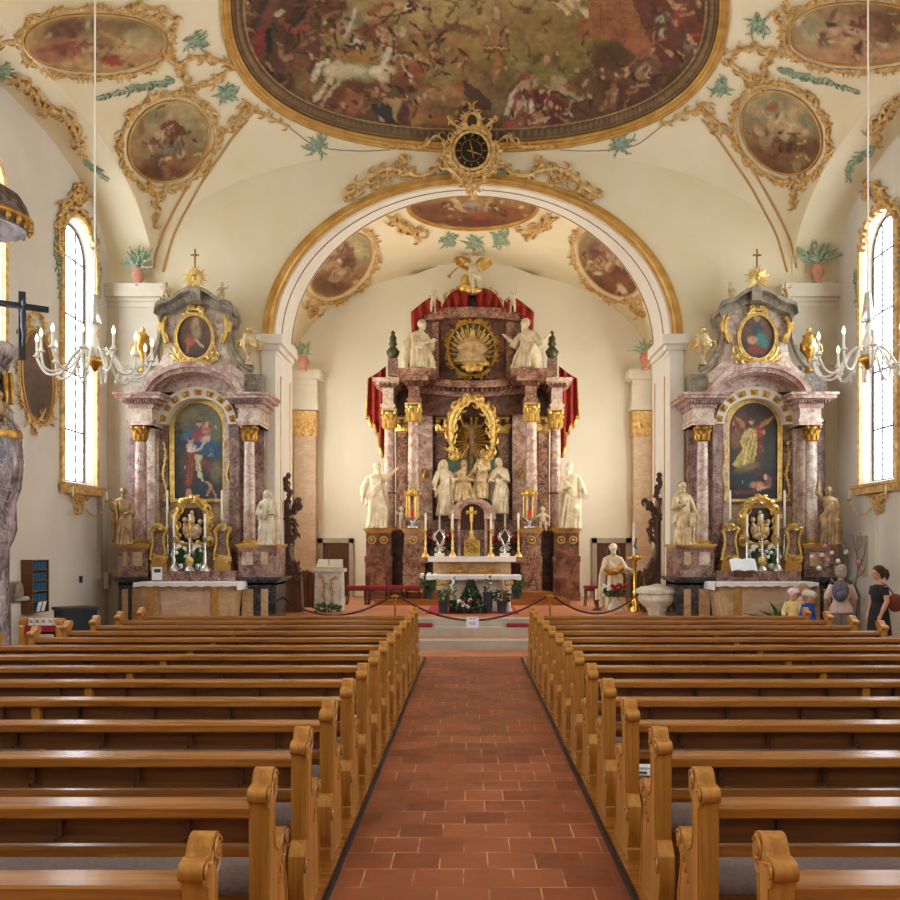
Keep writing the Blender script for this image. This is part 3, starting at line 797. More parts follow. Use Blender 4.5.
# chancel side of the arch wall
m = MB()
def q5(x0, x1, a0, a1, b): m.add([(x0, AYB, a0), (x1, AYB, a1), (x1, AYB, b), (x0, AYB, b)], [(0, 1, 2, 3)])
q5(-6.4, -ABX, 0, 0, 12); q5(ABX, 6.4, 0, 0, 12)
for k in range(n):
    (x0, a0), (x1, a1) = bk[1 + k], bk[2 + k]; q5(x0, x1, a0, a1, 12)
struct('wall_chancel_front', m, 'apse', 30, False)
# gilded archivolt and the thin lines on the soffit
def arch_line(ax, az, y, k0=0, k1=64, nn=64): return [(ax * math.cos(PI - PI * k / nn), y, SPR + az * math.sin(PI * k / nn)) for k in range(k0, k1 + 1)]
m = MB(); nn = 64
inn = [(AXF * math.cos(PI - PI * k / nn) * 1.012, SPR + (AZF + .05) * math.sin(PI * k / nn)) for k in range(nn + 1)]
out = [((AXF + .27) * math.cos(PI - PI * k / nn), SPR + (AZF + .25) * math.sin(PI * k / nn)) for k in range(nn + 1)]
m.band(inn, out, lambda x, z, w: (x, w, z), D - .07, D)
mid = [((AXF + .13) * math.cos(PI - PI * k / nn), D - .07, SPR + (AZF + .13) * math.sin(PI * k / nn)) for k in range(nn + 1)]
m.tube(mid, .05, 8); m.tube(arch_line(AXF + .26, AZF + .24, D - .06), .03, 6)
struct('trim_archivolt', m, 'gilt_flat')
m = MB()
for f_, w_ in ((.33, .018), (.93, .02)):
    ax = AXF + (ABX - AXF) * f_; az = AZF + (ABZ - AZF) * f_
    m.tube(arch_line(ax - .005, az - .005, D + (AYB - D) * f_), w_, 5)
struct('trim_arch_lines', m, 'line_umber')
# piers: capitals and the framed strip on the reveals
for sd in (-1, 1):
    m = MB()
    x0, x1 = (-AXF - .38, -AXF + .3) if sd < 0 else (AXF - .3, AXF + .38)
    for (e, z0, z1) in ((0.0, 6.42, 6.5), (.08, 6.5, 6.62), (.16, 6.62, 6.84)):
        xa, xb = (-AXF - .3 - e * .6, -AXF + .04 + e) if sd < 0 else (AXF - .04 - e, AXF + .3 + e * .6)
        m.box(xa, xb, D - .06 - e, AYB + .0, z0, z1)
    struct('trim_pier_capital', m, 'white', 20)
    m = MB(); xa, xb = sorted((sd * (AXF - .01), sd * (AXF + .3)))
    m.box(xa, xb, D - .06, D + .01, 0, 6.42); struct('trim_pier_face', m, 'white', 20)
    m = MB(); X = sd * (AXF - .05)
    for f_ in (.28, .84):
        y = D + (AYB - D) * f_; X = sd * (AXF - (AXF - ABX) * f_ - .006)
        m.tube([(X, y, 1.0), (X, y, 6.0)], .016, 5)
    struct('trim_pier_line', m, 'gilt_flat')
    # corner piers of the nave with their entablature
    xa, xb = sorted((sd * W, sd * 7.12))
    m = MB(); m.box(xa, xb, D - .12, D, 0, 7.5)
    for (e, z0, z1) in ((.04, 6.15, 6.3), (.03, 7.45, 7.58), (.08, 7.58, 7.66), (.2, 7.66, 7.95)):
        m.box(min(xa, xa + (e if sd > 0 else 0) * -1), max(xb, xb + (e if sd < 0 else 0)), D - .12 - e, D, z0, z1)
    struct('trim_corner_pier', m, 'pier', 20)
# ---- chancel walls and vault
m = MB(); n = 40
ysc = [AYB, 23, 25, 26.5, CD]
for y in ysc:
    m.v.append((-CA, y, 0)); 
    for k in range(n + 1): m.v.append((CA * math.cos(PI - PI * k / n), y, CZ + CB * math.sin(PI * k / n)))
    m.v.append((CA, y, 0))
K = n + 3
for j in range(len(ysc) - 1):
    for i in range(1, K - 2): m.f.append((j * K + i, j * K + i + 1, (j + 1) * K + i + 1, (j + 1) * K + i))
struct('ceiling_chancel', m, 'vault', 60, False)
# chancel side walls, each with two tall windows towards the nave end
for sd in (-1, 1):
    m = MB(); X = sd * CA
    seq = [(AYB, 22.0, None), (22.0, 23.4, 'w'), (23.4, 24.4, None), (24.4, 25.8, 'w'), (25.8, CD, None)]
    for y0, y1, k in seq:
        for z0, z1 in (((0, CZ),) if k is None else ((0, 3.4), (6.9, CZ))):
            m.add([(X, y0, z0), (X, y1, z0), (X, y1, z1), (X, y0, z1)], [(0, 1, 2, 3)])
    struct('wall_chancel_left' if sd < 0 else 'wall_chancel_right', m, 'apse', 30, False)
    for y0 in (22.0, 24.4):
        wn += 1; m = MB(); m.box(min(X, X + sd * .3), max(X, X + sd * .3), y0, y0 + 1.4, 3.4, 6.9)
        m.f = [f for i, f in enumerate(m.f)]
        mm = MB(); xx = X + sd * .28; mm.box(min(xx, xx + sd * .02), max(xx, xx + sd * .02), y0, y0 + 1.4, 3.4, 6.9)
        struct('window_%d' % wn, mm, 'glass_bright', 0)
m = MB(); m.box(-6.6, 6.6, CD, CD + .2, 0, 12); struct('wall_apse', m, 'apse')
# projecting bay behind the high altar
m = MB(); xl, xr = wx(404, 27.7), wx(544, 27.7)
prof = [(xl, .4), (xl, wz(281, 27.7))] + [(xl + (xr - xl) * k / 16, wz(281, 27.7) + .62 * math.sin(PI * k / 16)) for k in range(1, 16)] + [(xr, wz(281, 27.7)), (xr, .4)]
m.prism(prof, lambda x, z, w: (x, w, z), 27.55, CD); struct('wall_apse_bay', m, 'apse', 20)
# apse pilasters: salmon shaft, gilded capital, cornice
for sd in (-1, 1):
    mir = (lambda x: x) if sd < 0 else (lambda x: 949.0 - x)
    d = 27.55
    def bb(mb, x0, x1, y0, y1, e=0.0):
        a, b = sorted((mir(x0), mir(x1))); mb.box(wx(a, d), wx(b, d), d - e, CD, wz(y1, d), wz(y0, d))
    m = MB(); bb(m, 294, 315.5, 436, 640); struct('trim_apse_pilaster', m, 'salmon_marble', 20)
    m = MB(); bb(m, 290, 317, 385, 402); bb(m, 291, 318, 402, 410, .04); bb(m, 286, 317, 380, 386, .05); bb(m, 286, 322, 371, 380, .25); struct('trim_apse_cornice', m, 'white', 20)
    m = MB(); bb(m, 293, 316.5, 411, 436, .06)
    for k in range(6):
        a = mir(295 + k * 4); m.blob(PX(a, 432 - (k % 2) * 8, d - .08), (.07, .05, .12), 8, 6)
    struct('trim_apse_capital', m, 'gilt_stucco', 40)
# doors in the apse wall
for k, (x0, x1, fx0, fx1) in enumerate(((322.5, 349, 317.5, 353), (597, 626, 592.5, 632))):
    d = CD - .1
    m = MB(); z = wz(538, d); zi = wz(543, d)
    m.box(wx(fx0, d), wx(x0, d), d, CD + .01, .4, z); m.box(wx(x1, d), wx(fx1, d), d, CD + .01, .4, z); m.box(wx(fx0, d), wx(fx1, d), d, CD + .01, zi, z)
    struct('door_%d_frame' % (k + 1), m, 'stone', 20)
    m = MB(); m.box(wx(x0, d), wx(x1, d), CD - .03, CD + .02, .4, zi)
    for (a, b, c, e) in ((.12, .88, .1, .45), (.12, .88, .52, .92)):
        xa, xb = wx(x0, d), wx(x1, d); m.box(xa + (xb - xa) * a, xa + (xb - xa) * b, CD - .05, CD, .4 + (zi - .4) * c, .4 + (zi - .4) * e)
    struct('door_%d' % (k + 1), m, 'door_wood', 20)

# ---- camera, lights, view
cam = bpy.data.cameras.new('camera'); co = bpy.data.objects.new('camera', cam); COL.objects.link(co)
co.location = (CAMX, 0, EYE); co.rotation_euler = (PI / 2, 0, 0)
cam.sensor_width = 36; cam.lens = 36 * F / 900; cam.shift_x = -(CX - 450) / 900; cam.shift_y = (CY - 450) / 900
cam.clip_end = 200; SC.camera = co
wd = bpy.data.worlds.new('sky'); SC.world = wd; wd.use_nodes = True
wd.node_tree.nodes['Background'].inputs[0].default_value = (0.6, 0.75, 1, 1); wd.node_tree.nodes['Background'].inputs[1].default_value = 1.0
SC.view_settings.view_transform = 'Standard'; SC.view_settings.look = 'None'; SC.view_settings.gamma = 1
SC.view_settings.exposure = 0.0
SC.cycles.use_denoising = True
SC.cycles.max_bounces = 8; SC.cycles.diffuse_bounces = 5; SC.cycles.glossy_bounces = 3; SC.cycles.caustics_reflective = False; SC.cycles.caustics_refractive = False
SC.cycles.sample_clamp_indirect = 6.0
# ================================================================== ceiling pictures, stucco and painted ornament
M['fresco'] = mat_paint('fresco_pigment', 0.75, 0.22, 2.2)
M['oil'] = mat_paint('oil_paint', 0.45, 0.25, 5.0)
def poly_span(pts):
    def f(y):
        xs = []
        for i in range(len(pts)):
            (x0, y0), (x1, y1) = pts[i], pts[i - 1]
            if (y0 - y) * (y1 - y) <= 0 and y0 != y1: xs.append(x0 + (x1 - x0) * (y - y0) / (y1 - y0))
        if not xs:
            p = min(pts, key=lambda p: abs(p[1] - y)); return p[0], p[0]
        return min(xs), max(xs)
    return f
def sup_pts(cx, cy, rx, ry, p, n=96):
    o = []
    for k in range(n):
        a = 2 * PI * k / n; c, s = math.cos(a), math.sin(a)
        o.append((cx + rx * math.copysign(abs(c) ** (2 / p), c), cy + ry * math.copysign(abs(s) ** (2 / p), s)))
    return o
def grow(pts, g):
    cx = sum(p[0] for p in pts) / len(pts); cy = sum(p[1] for p in pts) / len(pts); o = []; n = len(pts)
    for i in range(n):
        tx, ty = pts[(i + 1) % n][0] - pts[i - 1][0], pts[(i + 1) % n][1] - pts[i - 1][1]; l = math.hypot(tx, ty) or 1
        nx, ny = ty / l, -tx / l
        if (pts[i][0] - cx) * nx + (pts[i][1] - cy) * ny < 0: nx, ny = -nx, -ny
        o.append((pts[i][0] + nx * g, pts[i][1] + ny * g))
    return o
def fresco(label, pts, surf, bg, strokes, seed, fw=2.0, orn=None, gain=1.0, nu=60, nv=50, mat='fresco', fmat='gilt_flat', name='fresco', cat='fresco', group=None, oname='stucco_border', omat='gilt_stucco', lift=0.03):
    cx = sum(p[0] for p in pts) / len(pts); cy = sum(p[1] for p in pts) / len(pts)
    t = thing(name, label, cat, surf(cx, cy, 0.0), group)
    if name == 'fresco' and seed > 1:
        q = random.Random(seed * 7); rx = (max(p[0] for p in pts) - min(p[0] for p in pts)) / 2; ry = (max(p[1] for p in pts) - min(p[1] for p in pts)) / 2; strokes = list(strokes)
        for k in range(34):
            x, y = q.gauss(cx, rx * .38), q.gauss(cy, ry * .4); c = q.choice([(190, 160, 118), (150, 104, 70), (118, 78, 52), (84, 56, 40), (166, 146, 104), (132, 84, 64), (206, 184, 144)]); a = q.uniform(0, 6.3); l = min(rx, ry) * q.uniform(.08, .25)
            strokes.append(('e', x, y, l, l * .45, math.degrees(a), c, .6) if q.random() < .5 else ('l', [(x, y), (x + l * math.cos(a), y + l * math.sin(a)), (x + l * 1.7 * math.cos(a + .6), y + l * 1.7 * math.sin(a + .6))], q.uniform(1.0, 2.4), c))
    picture('painted_scene', poly_span(pts), surf, bg, strokes, t, mat, gain, nu, nv, 0.03, min(p[1] for p in pts), max(p[1] for p in pts))
    o = Orn(surf, lift)
    for g, w in (fw if isinstance(fw, (list, tuple)) else ((fw * .5, fw),)): o.ring(grow(pts, g), w)
    o.build('frame', fmat, t)
    if orn:
        for f_ in (orn if isinstance(orn, (list, tuple)) else [orn]):
            o = Orn(surf, 0.04); f_(o); o.build(oname, omat, t)
    return t

# ---- the great oval
def bg_big(x, y):
    r = np.hypot((x - 475) / 245, y / 143); out = []
    n = 0.5 + 0.25 * np.sin(x * .071 + 2.1 * np.sin(y * .06)) + 0.25 * np.sin(y * .11 + 1.7 * np.sin(x * .045))
    for q, k, yy, xx in zip(r, n, y, x):
        a = np.array([150, 126, 74.]) * (1 - k) + np.array([122, 96, 52.]) * k
        e = np.clip((q - .55) / .45, 0, 1); b = np.array([98, 70, 42.]) * (1 - k) + np.array([70, 46, 30.]) * k
        out.append(a * (1 - e) + b * e)
    return out
DK, BR, OC, RD, CR, WH_, OL, TN = (52, 34, 24), (92, 58, 34), (160, 116, 56), (128, 58, 40), (206, 184, 140), (224, 212, 184), (120, 110, 58), (150, 98, 60)
S = []
E = lambda *a: S.append(('e',) + a)
Ln = lambda p, w, c: S.append(('l', p, w, c))
Pg = lambda p, c, al=1.0: S.append(('p', p, c, al))
E(455, 10, 110, 40, -8, (164, 140, 84), 1.2); E(560, 55, 55, 26, 0, (126, 116, 58), 1.0); E(545, 30, 50, 28, 20, (138, 112, 60), 0.8); E(430, 50, 60, 18, -10, (148, 118, 62), 1.0)
E(440, -40, 150, 40, 0, (170, 150, 100), 1.2)
# tent of shadowed drapery on the west side
for i in range(9):
    x = 236 + i * 9; Ln([(x + 26, -10), (x + 12, 20), (x, 48 + i * 6)], 7 + (i % 3) * 2, [(92, 56, 40), (66, 46, 32), (112, 70, 48), (80, 62, 42)][i % 4])
Pg([(246, 45), (262, 22), (270, 35), (262, 62), (246, 50)], (118, 48, 40)); E(256, 46, 9, 14, 20, (124, 52, 44), .4)
Ln([(268, 30), (270, 75)], 6, (40, 32, 28)); E(279, 12, 6, 3, -20, (186, 158, 118)); Ln([(282, 20), (295, 30), (308, 26)], 7, (140, 78, 52)); Ln([(310, 5), (290, 28)], 3, (54, 34, 24))
E(322, 22, 12, 8, 25, (88, 70, 42), .4); E(336, 10, 14, 10, -30, (104, 66, 42), .6); E(350, 22, 10, 14, 30, (150, 132, 100), .6); Ln([(345, 35), (356, 10)], 4, (190, 178, 148)); Ln([(338, 48), (332, 20)], 4, (70, 46, 30))
E(370, 30, 14, 9, -20, (124, 78, 50), .5); E(384, 24, 8, 9, 0, (150, 96, 64), .5); E(356, 42, 10, 5, -25, (204, 186, 148), .4); Ln([(395, 8), (376, 26)], 2.5, (74, 50, 32)); Ln([(402, 12), (386, 34)], 2, (90, 64, 40))
# horses
E(292, 68, 14, 12, 40, (108, 76, 46), .5); E(301, 62, 8, 13, 30, (120, 84, 54), .5); E(285, 56, 8, 15, 20, (86, 56, 36), .5); Ln([(296, 80), (306, 78), (303, 70)], 4, (132, 96, 64)); E(309, 86, 18, 10, 20, (128, 102, 58), .8)
Ln([(313, 78), (318, 64), (326, 60), (331, 64)], 5, (196, 180, 142)); E(346, 70, 22, 9, 0, (176, 158, 112), .5); E(335, 68, 12, 8, -20, (192, 176, 136), .4); Ln([(334, 76), (322, 88), (314, 100)], 5, (186, 166, 124)); Ln([(342, 78), (330, 92), (322, 106)], 4, (170, 148, 106))
E(360, 56, 24, 6, 6, (168, 122, 62), .4); E(366, 72, 14, 9, 0, (150, 144, 100), .4); E(384, 72, 12, 10, -20, (196, 176, 132), .5); Ln([(384, 62), (388, 44), (394, 36)], 7, (204, 186, 148)); E(394, 50, 10, 13, 15, (120, 80, 50), .5); Ln([(395, 40), (404, 28)], 5, (198, 178, 138)); Ln([(382, 84), (376, 92), (364, 92)], 4, (120, 82, 50))
E(410, 70, 14, 9, -15, (150, 84, 52), .5); Ln([(400, 78), (412, 66), (424, 62)], 6, (162, 94, 60)); E(406, 84, 10, 10, 0, (112, 70, 42), .5); Ln([(416, 86), (428, 84), (438, 88)], 5, (126, 80, 46)); Ln([(424, 62), (434, 52)], 3, (180, 140, 96))
for x, y, a in ((432, 34, 10), (446, 28, -10), (458, 26, 0), (470, 30, 15), (452, 40, 0), (440, 56, -5), (456, 58, 0)): E(x, y, 12, 4.5, a, [(156, 110, 70), (176, 138, 92), (120, 84, 60), (98, 64, 54)][int(x) % 4], .5)
Ln([(462, 22), (484, 14)], 3.5, (182, 142, 96)); E(412, 4, 9, 4, -15, (206, 182, 140), .2); E(380, 6, 14, 4, -15, (148, 92, 54), .5)
# standing warrior in the middle
E(496, 32, 10, 11, 0, (150, 112, 70), .4); Pg([(486, 38), (507, 38), (511, 52), (484, 52)], (142, 104, 66)); Pg([(484, 44), (511, 44), (510, 52), (484, 53)], (112, 74, 48)); Ln([(497, 52), (494, 66), (496, 80)], 5, (168, 112, 62)); Ln([(504, 52), (500, 66), (497, 80)], 5, (150, 96, 54)); Ln([(487, 24), (480, 34), (483, 46)], 4, (152, 110, 70)); Ln([(505, 22), (510, 10), (500, 2)], 4.5, (164, 120, 78)); E(496, 12, 4.5, 5.5, 0, (176, 150, 116), .3); Ln([(489, 53), (488, 73)], 2, (70, 46, 30)); Ln([(514, 56), (530, 72)], 2, (84, 58, 38)); Ln([(486, 28), (508, 30)], 2, (182, 150, 108))
# drum and dark foreground mound on the lower side
E(345, 95, 30, 12, -20, (110, 66, 40), .6); E(330, 108, 22, 12, 20, (112, 62, 38), .6); E(352, 104, 12, 12, 0, (150, 94, 58), .5); Pg([(368, 102), (384, 104), (392, 118), (404, 128), (398, 142), (384, 132), (376, 116)], (42, 38, 34)); E(384, 112, 12, 9, 35, (54, 52, 44), .5); Pg([(386, 98), (412, 100), (400, 108), (396, 122)], (170, 140, 86), .8)
E(406, 112, 8, 13, 8, (92, 50, 34), .25); E(418, 112, 9, 13, 8, (158, 112, 70), .25); E(418, 112, 7, 10, 8, (140, 96, 58), .3); E(440, 118, 26, 8, 0, (150, 102, 54), .9); E(452, 92, 14, 7, -20, (160, 120, 76), .5); E(464, 86, 14, 6, 20, (142, 92, 58), .5); Pg([(462, 78), (476, 88), (490, 100), (494, 110), (478, 108), (466, 96)], (68, 46, 34), .85); E(455, 102, 18, 5, 0, (128, 92, 56), .6)
# fallen figure in red cloth, leopard skin, rocks
E(536, 104, 26, 17, 15, (112, 42, 34), .4); E(555, 112, 16, 12, 25, (96, 36, 28), .5); E(520, 98, 10, 14, 25, (150, 84, 64), .5); Ln([(514, 90), (506, 112)], 5, (196, 176, 148)); Ln([(524, 92), (518, 110), (512, 116)], 4, (188, 150, 118)); E(528, 106, 6, 7, 0, (206, 188, 156), .4); E(540, 116, 9, 6, 10, (170, 120, 78), .4); E(512, 124, 12, 5, -10, (158, 72, 58), .4); E(526, 84, 12, 7, -30, (172, 138, 104), .5); E(524, 76, 7, 4, 0, (140, 78, 56), .5)
E(562, 84, 11, 8, 50, (170, 148, 104), .4); Ln([(570, 92), (580, 98), (586, 94)], 5, (182, 160, 120)); Ln([(570, 102), (566, 112), (572, 116)], 3, (190, 176, 142)); Ln([(582, 92), (588, 100)], 3, (150, 128, 92))
E(612, 58, 24, 18, 10, (88, 60, 36), .6); E(596, 82, 24, 16, -10, (104, 78, 44), .7); E(622, 94, 22, 14, 20, (80, 48, 32), .6); Pg([(600, 110), (612, 80), (620, 96), (616, 110)], (130, 90, 58), .7)
# pyramid and figures on the east side
Pg([(572, 40), (586, 4), (590, -40), (640, -40), (654, 40), (666, 66), (640, 58), (620, 40), (590, 36)], (150, 96, 60)); Pg([(634, 4), (660, 62), (668, 74), (700, 40), (690, -30), (640, -40)], (104, 62, 44)); Ln([(585, 20), (640, 16)], 1.2, (120, 78, 50)); Ln([(600, 0), (602, 34)], 1.2, (120, 78, 50)); Ln([(620, -5), (624, 42)], 1.2, (124, 80, 52)); Ln([(590, 4), (634, 2)], 1.2, (122, 78, 50))
for k in range(6): Ln([(548 + k * 6, -6), (562 + k * 5, 8 + (k % 2) * 5)], 5, (208, 184, 132) if k % 2 else (190, 150, 100))
Ln([(660, 18), (662, 32)], 7, (150, 158, 118)); Ln([(668, 14), (674, 24)], 4.5, (140, 130, 92)); E(680, 16, 7, 9, 20, (138, 66, 44), .4); Ln([(688, 4), (694, 20), (704, 30)], 6, (124, 60, 42)); Ln([(674, 4), (684, 6)], 6, (182, 148, 104)); E(698, 36, 6, 7, 0, (120, 50, 36), .4); Ln([(690, 36), (688, 48)], 6, (118, 104, 84)); Ln([(697, 42), (696, 50)], 4, (180, 160, 124)); E(664, 40, 6, 10, 20, (96, 56, 40), .6)
Pg([(640, 58), (654, 56), (668, 78), (662, 84), (646, 74)], (112, 80, 60), .9); E(646, 70, 8, 6, 20, (168, 140, 110), .5); E(656, 80, 6, 6, 0, (66, 58, 52), .5); Ln([(618, 62), (640, 82)], 3, (60, 38, 26)); E(640, 90, 22, 8, -25, (94, 58, 38), .5)
# trompe-l'oeil balustrade round the rim
qr = random.Random(11)
def crowd(n, x0, x1, y0, y1, pal, lo=2.0, hi=6.0):
    for k in range(n):
        x, y = qr.uniform(x0, x1), qr.uniform(y0, y1)
        if ((abs(x - 475) / 230) ** 2.4 + (abs(y) / 130) ** 2.4) > 1: continue
        c = qr.choice(pal); jj = qr.randint(-16, 12); c = tuple(max(20, min(235, .8 * v + .2 * w_ + jj)) for v, w_ in zip(c, (122, 92, 58))); u = qr.random()
        if u < .45: E(x, y, qr.uniform(lo, hi), qr.uniform(lo * .5, hi * .55), qr.uniform(0, 180), c, .5)
        else:
            a = qr.uniform(0, 6.3); l = qr.uniform(4, 11); b = a + qr.uniform(-.9, .9); Ln([(x, y), (x + l * math.cos(a), y + l * math.sin(a)), (x + l * math.cos(a) + l * .7 * math.cos(b), y + l * math.sin(a) + l * .7 * math.sin(b))], qr.uniform(1.4, 3.4), c)
        if u < .12: E(x + qr.uniform(-3, 3), y - 4, 2.2, 2.6, 0, (188, 142, 104), .5)
FL = [(176, 128, 88), (150, 96, 62), (110, 68, 44), (70, 44, 30), (128, 60, 44), (196, 172, 130), (58, 40, 30), (140, 112, 66), (92, 74, 48)]
crowd(60, 245, 330, -10, 90, [(92, 58, 40), (66, 44, 32), (120, 82, 54), (150, 112, 76), (56, 42, 32), (112, 64, 46)])
crowd(90, 310, 440, -5, 60, FL); crowd(50, 380, 470, 40, 75, FL, 1.6, 5); crowd(60, 300, 470, 84, 124, [(110, 66, 40), (78, 50, 34), (150, 104, 62), (54, 40, 32), (166, 120, 78)]); crowd(50, 505, 580, 80, 126, FL); crowd(46, 585, 660, 56, 112, [(96, 64, 40), (70, 44, 30), (136, 96, 62), (160, 120, 84)]); crowd(50, 650, 712, -4, 60, [(112, 64, 44), (150, 96, 66), (72, 42, 32), (170, 134, 96), (126, 60, 44), (96, 84, 64)]); crowd(60, 440, 600, -5, 75, [(134, 114, 62), (120, 100, 54), (150, 128, 76), (112, 88, 48)], 3, 9)
Ln([(487, 24), (480, 34), (483, 46)], 4, (152, 110, 70)); E(496, 32, 8, 10, 0, (156, 118, 76), .4); E(496, 12, 4, 5, 0, (182, 156, 122), .3); Ln([(488, 26), (492, 38)], 1.6, (190, 158, 112)); Ln([(503, 26), (500, 40)], 1.6, (104, 72, 46)); Ln([(486, 47), (509, 47)], 1.4, (196, 160, 104))
E(348, 70, 18, 7, 0, (196, 180, 140), .5); Ln([(372, 70), (384, 66), (388, 48)], 5, (206, 190, 152)); Ln([(334, 74), (322, 88), (315, 99)], 3.4, (200, 182, 142)); Ln([(341, 76), (330, 92), (322, 105)], 3, (186, 166, 124)); Ln([(314, 76), (320, 63), (328, 60)], 3.4, (206, 192, 156))
big = sup_pts(475, 0, 245, 143, 2.45, 120)
for g, w, c in ((-7, 13, (88, 66, 42)), (-13.5, 1.6, (160, 130, 82)), (-2.5, 1.6, (132, 102, 62))):
    q = grow(big, g); S.append(('L', [p for p in q if p[1] > -20], w, c))
q = grow(big, -7.5)
q = smooth_line([p for p in q if p[1] > -10], 4)
for i in range(0, len(q), 2): S.append(('E', q[i][0], q[i][1], 1.5, 4.2, 0, (132, 104, 68), .5))
def orn_big(o):
    pass
fresco('vast oval ceiling fresco of a battle with horses and a standing warrior', big, nave_surf, bg_big, S, 1, ((1.5, 2.2), (5, 2.6), (8.5, 1.8)), None, 1.0, 380, 220)

# ---- the smaller ceiling pictures
def sky_bg(c1, c2, y0, y1):
    def f(x, y):
        t = np.clip((y - y0) / (y1 - y0), 0, 1) + .15 * np.sin(x * .2) * np.sin(y * .25)
        return [np.array(c1) * (1 - k) + np.array(c2) * k for k in t]
    return f
def orn_frame(pts, g, w, seed, out, vines=(), step=7):
    def f(o):
        o.frame(grow(pts, g), w, seed, out, step)
        o.ring(grow(pts, g + 1.5), w * .8)
        for v in vines: o.vine(v, w * 1.1, seed + len(v), 6, 7)
    return f
pl = ell_pts(168, 141, 43, 37, 56, -0.75)
S1 = [('e', 160, 116, 26, 9, -10, (150, 136, 100), .9), ('e', 190, 118, 20, 8, 20, (178, 158, 112), .9), ('p', [(152, 132), (164, 120), (176, 120), (188, 132), (178, 138), (164, 134)], (124, 76, 54)), ('e', 158, 140, 12, 7, 0, (168, 136, 100), .6), ('e', 174, 146, 14, 6, 10, (150, 134, 100), .6), ('l', [(150, 158), (162, 150), (176, 148)], 5, (120, 132, 112)), ('e', 152, 164, 20, 7, -20, (132, 88, 60), .8), ('e', 176, 162, 20, 8, -30, (150, 106, 66), .8), ('e', 160, 172, 24, 7, 0, (110, 74, 46), .8), ('l', [(146, 140), (150, 150)], 3, (196, 180, 146)), ('e', 170, 130, 4, 4, 0, (178, 120, 84), .4)]
fresco('round fresco in the vault corner above the bookshelf wall, figure in brown on clouds', pl, nave_surf, sky_bg((176, 166, 118), (146, 106, 70), 104, 178), S1, 3, 1.3,
       orn_frame(pl, 6, 1.5, 5, 9, ([(150, 186), (158, 196), (155, 206), (158, 214), (154, 224)], [(147, 178), (150, 188), (157, 194)], [(166, 182), (163, 192), (156, 198)])), 1.0)
pr = ell_pts(782, 132, 45, 36, 56, 0.85)
S2 = [('e', 770, 112, 22, 10, 20, (168, 150, 112), .9), ('e', 800, 120, 22, 10, 30, (160, 148, 108), .9), ('e', 773, 106, 6, 5, 0, (168, 110, 66), .4), ('p', [(768, 118), (782, 114), (800, 122), (814, 134), (800, 136), (780, 134)], (188, 158, 112)), ('l', [(770, 124), (774, 138)], 6, (198, 170, 128)), ('e', 762, 132, 10, 7, 0, (132, 80, 52), .6), ('l', [(784, 120), (808, 132)], 4, (206, 180, 140)), ('e', 788, 146, 22, 8, 10, (104, 70, 46), .7), ('e', 800, 158, 18, 6, -10, (156, 120, 76), .7), ('e', 770, 152, 16, 6, 20, (126, 86, 54), .7), ('e', 812, 148, 8, 12, 0, (122, 88, 58), .8)]
fresco('round fresco in the opposite vault corner, reclining figure in pale cloth over dark cloud', pr, nave_surf, sky_bg((172, 160, 116), (128, 88, 56), 94, 170), S2, 4, 1.3,
       orn_frame(pr, 6, 1.5, 8, 9, ([(800, 176), (792, 186), (796, 196), (791, 202), (797, 208)], [(806, 172), (802, 184), (796, 190)])), 1.0)
pu = sup_pts(94, 42, 69, 28, 2.2, 64)
S3 = [('e', 60, 50, 34, 10, -8, (168, 104, 78), .7), ('e', 105, 26, 40, 8, 0, (130, 104, 74), .8), ('e', 110, 36, 16, 12, 20, (160, 128, 80), .6), ('l', [(36, 52), (70, 44), (100, 46)], 6, (150, 88, 70)), ('e', 112, 59, 14, 6, 5, (148, 70, 56), .5), ('e', 135, 40, 16, 12, -20, (188, 166, 114), .8), ('e', 46, 56, 14, 5, 0, (172, 118, 90), .5), ('e', 140, 56, 18, 6, -10, (176, 134, 90), .8), ('e', 62, 28, 24, 10, -20, (118, 82, 58), .8), ('l', [(100, 30), (118, 40), (130, 50)], 5, (182, 144, 92))]
fresco('long oval fresco high over the bookshelf wall, rose clouds and a winged figure', pu, nave_surf, sky_bg((168, 144, 100), (184, 150, 104), 14, 70), S3, 6, 1.3,
       orn_frame(pu, 5, 1.5, 11, 8, ([(160, 48), (172, 62), (182, 66), (186, 80), (190, 94)], [(176, 64), (196, 56), (214, 58), (236, 66)], [(188, 86), (204, 84), (218, 76), (232, 66)], [(168, 40), (176, 22), (160, 10), (130, 2)], [(22, 44), (8, 40), (-6, 46)])), 1.0)
pv = sup_pts(860, 33, 69, 31, 2.2, 64)
S4 = [('e', 872, 16, 20, 9, 15, (134, 92, 62), .7), ('e', 846, 30, 18, 8, 10, (192, 160, 124), .6), ('l', [(832, 38), (850, 34), (872, 44)], 6, (186, 140, 108)), ('e', 884, 32, 20, 10, 30, (128, 100, 76), .7), ('e', 824, 42, 6, 5, 0, (140, 78, 62), .5), ('e', 850, 54, 36, 6, 5, (182, 140, 102), .8), ('e', 812, 30, 14, 14, 0, (172, 158, 114), .9), ('e', 900, 20, 20, 14, 20, (120, 84, 56), .8), ('l', [(852, 22), (866, 26)], 5, (126, 66, 54))]
fresco('long oval fresco high over the wall of the visitors, pale figure lying on cloud', pv, nave_surf, sky_bg((160, 134, 92), (180, 136, 98), 2, 64), S4, 7, 1.3,
       orn_frame(pv, 5, 1.5, 13, 8, ([(792, 40), (780, 52), (768, 58), (764, 74), (760, 90)], [(776, 54), (758, 46), (742, 48), (722, 54)], [(764, 76), (748, 78), (738, 68), (724, 58)], [(784, 28), (776, 14), (790, 2)])), 1.0)
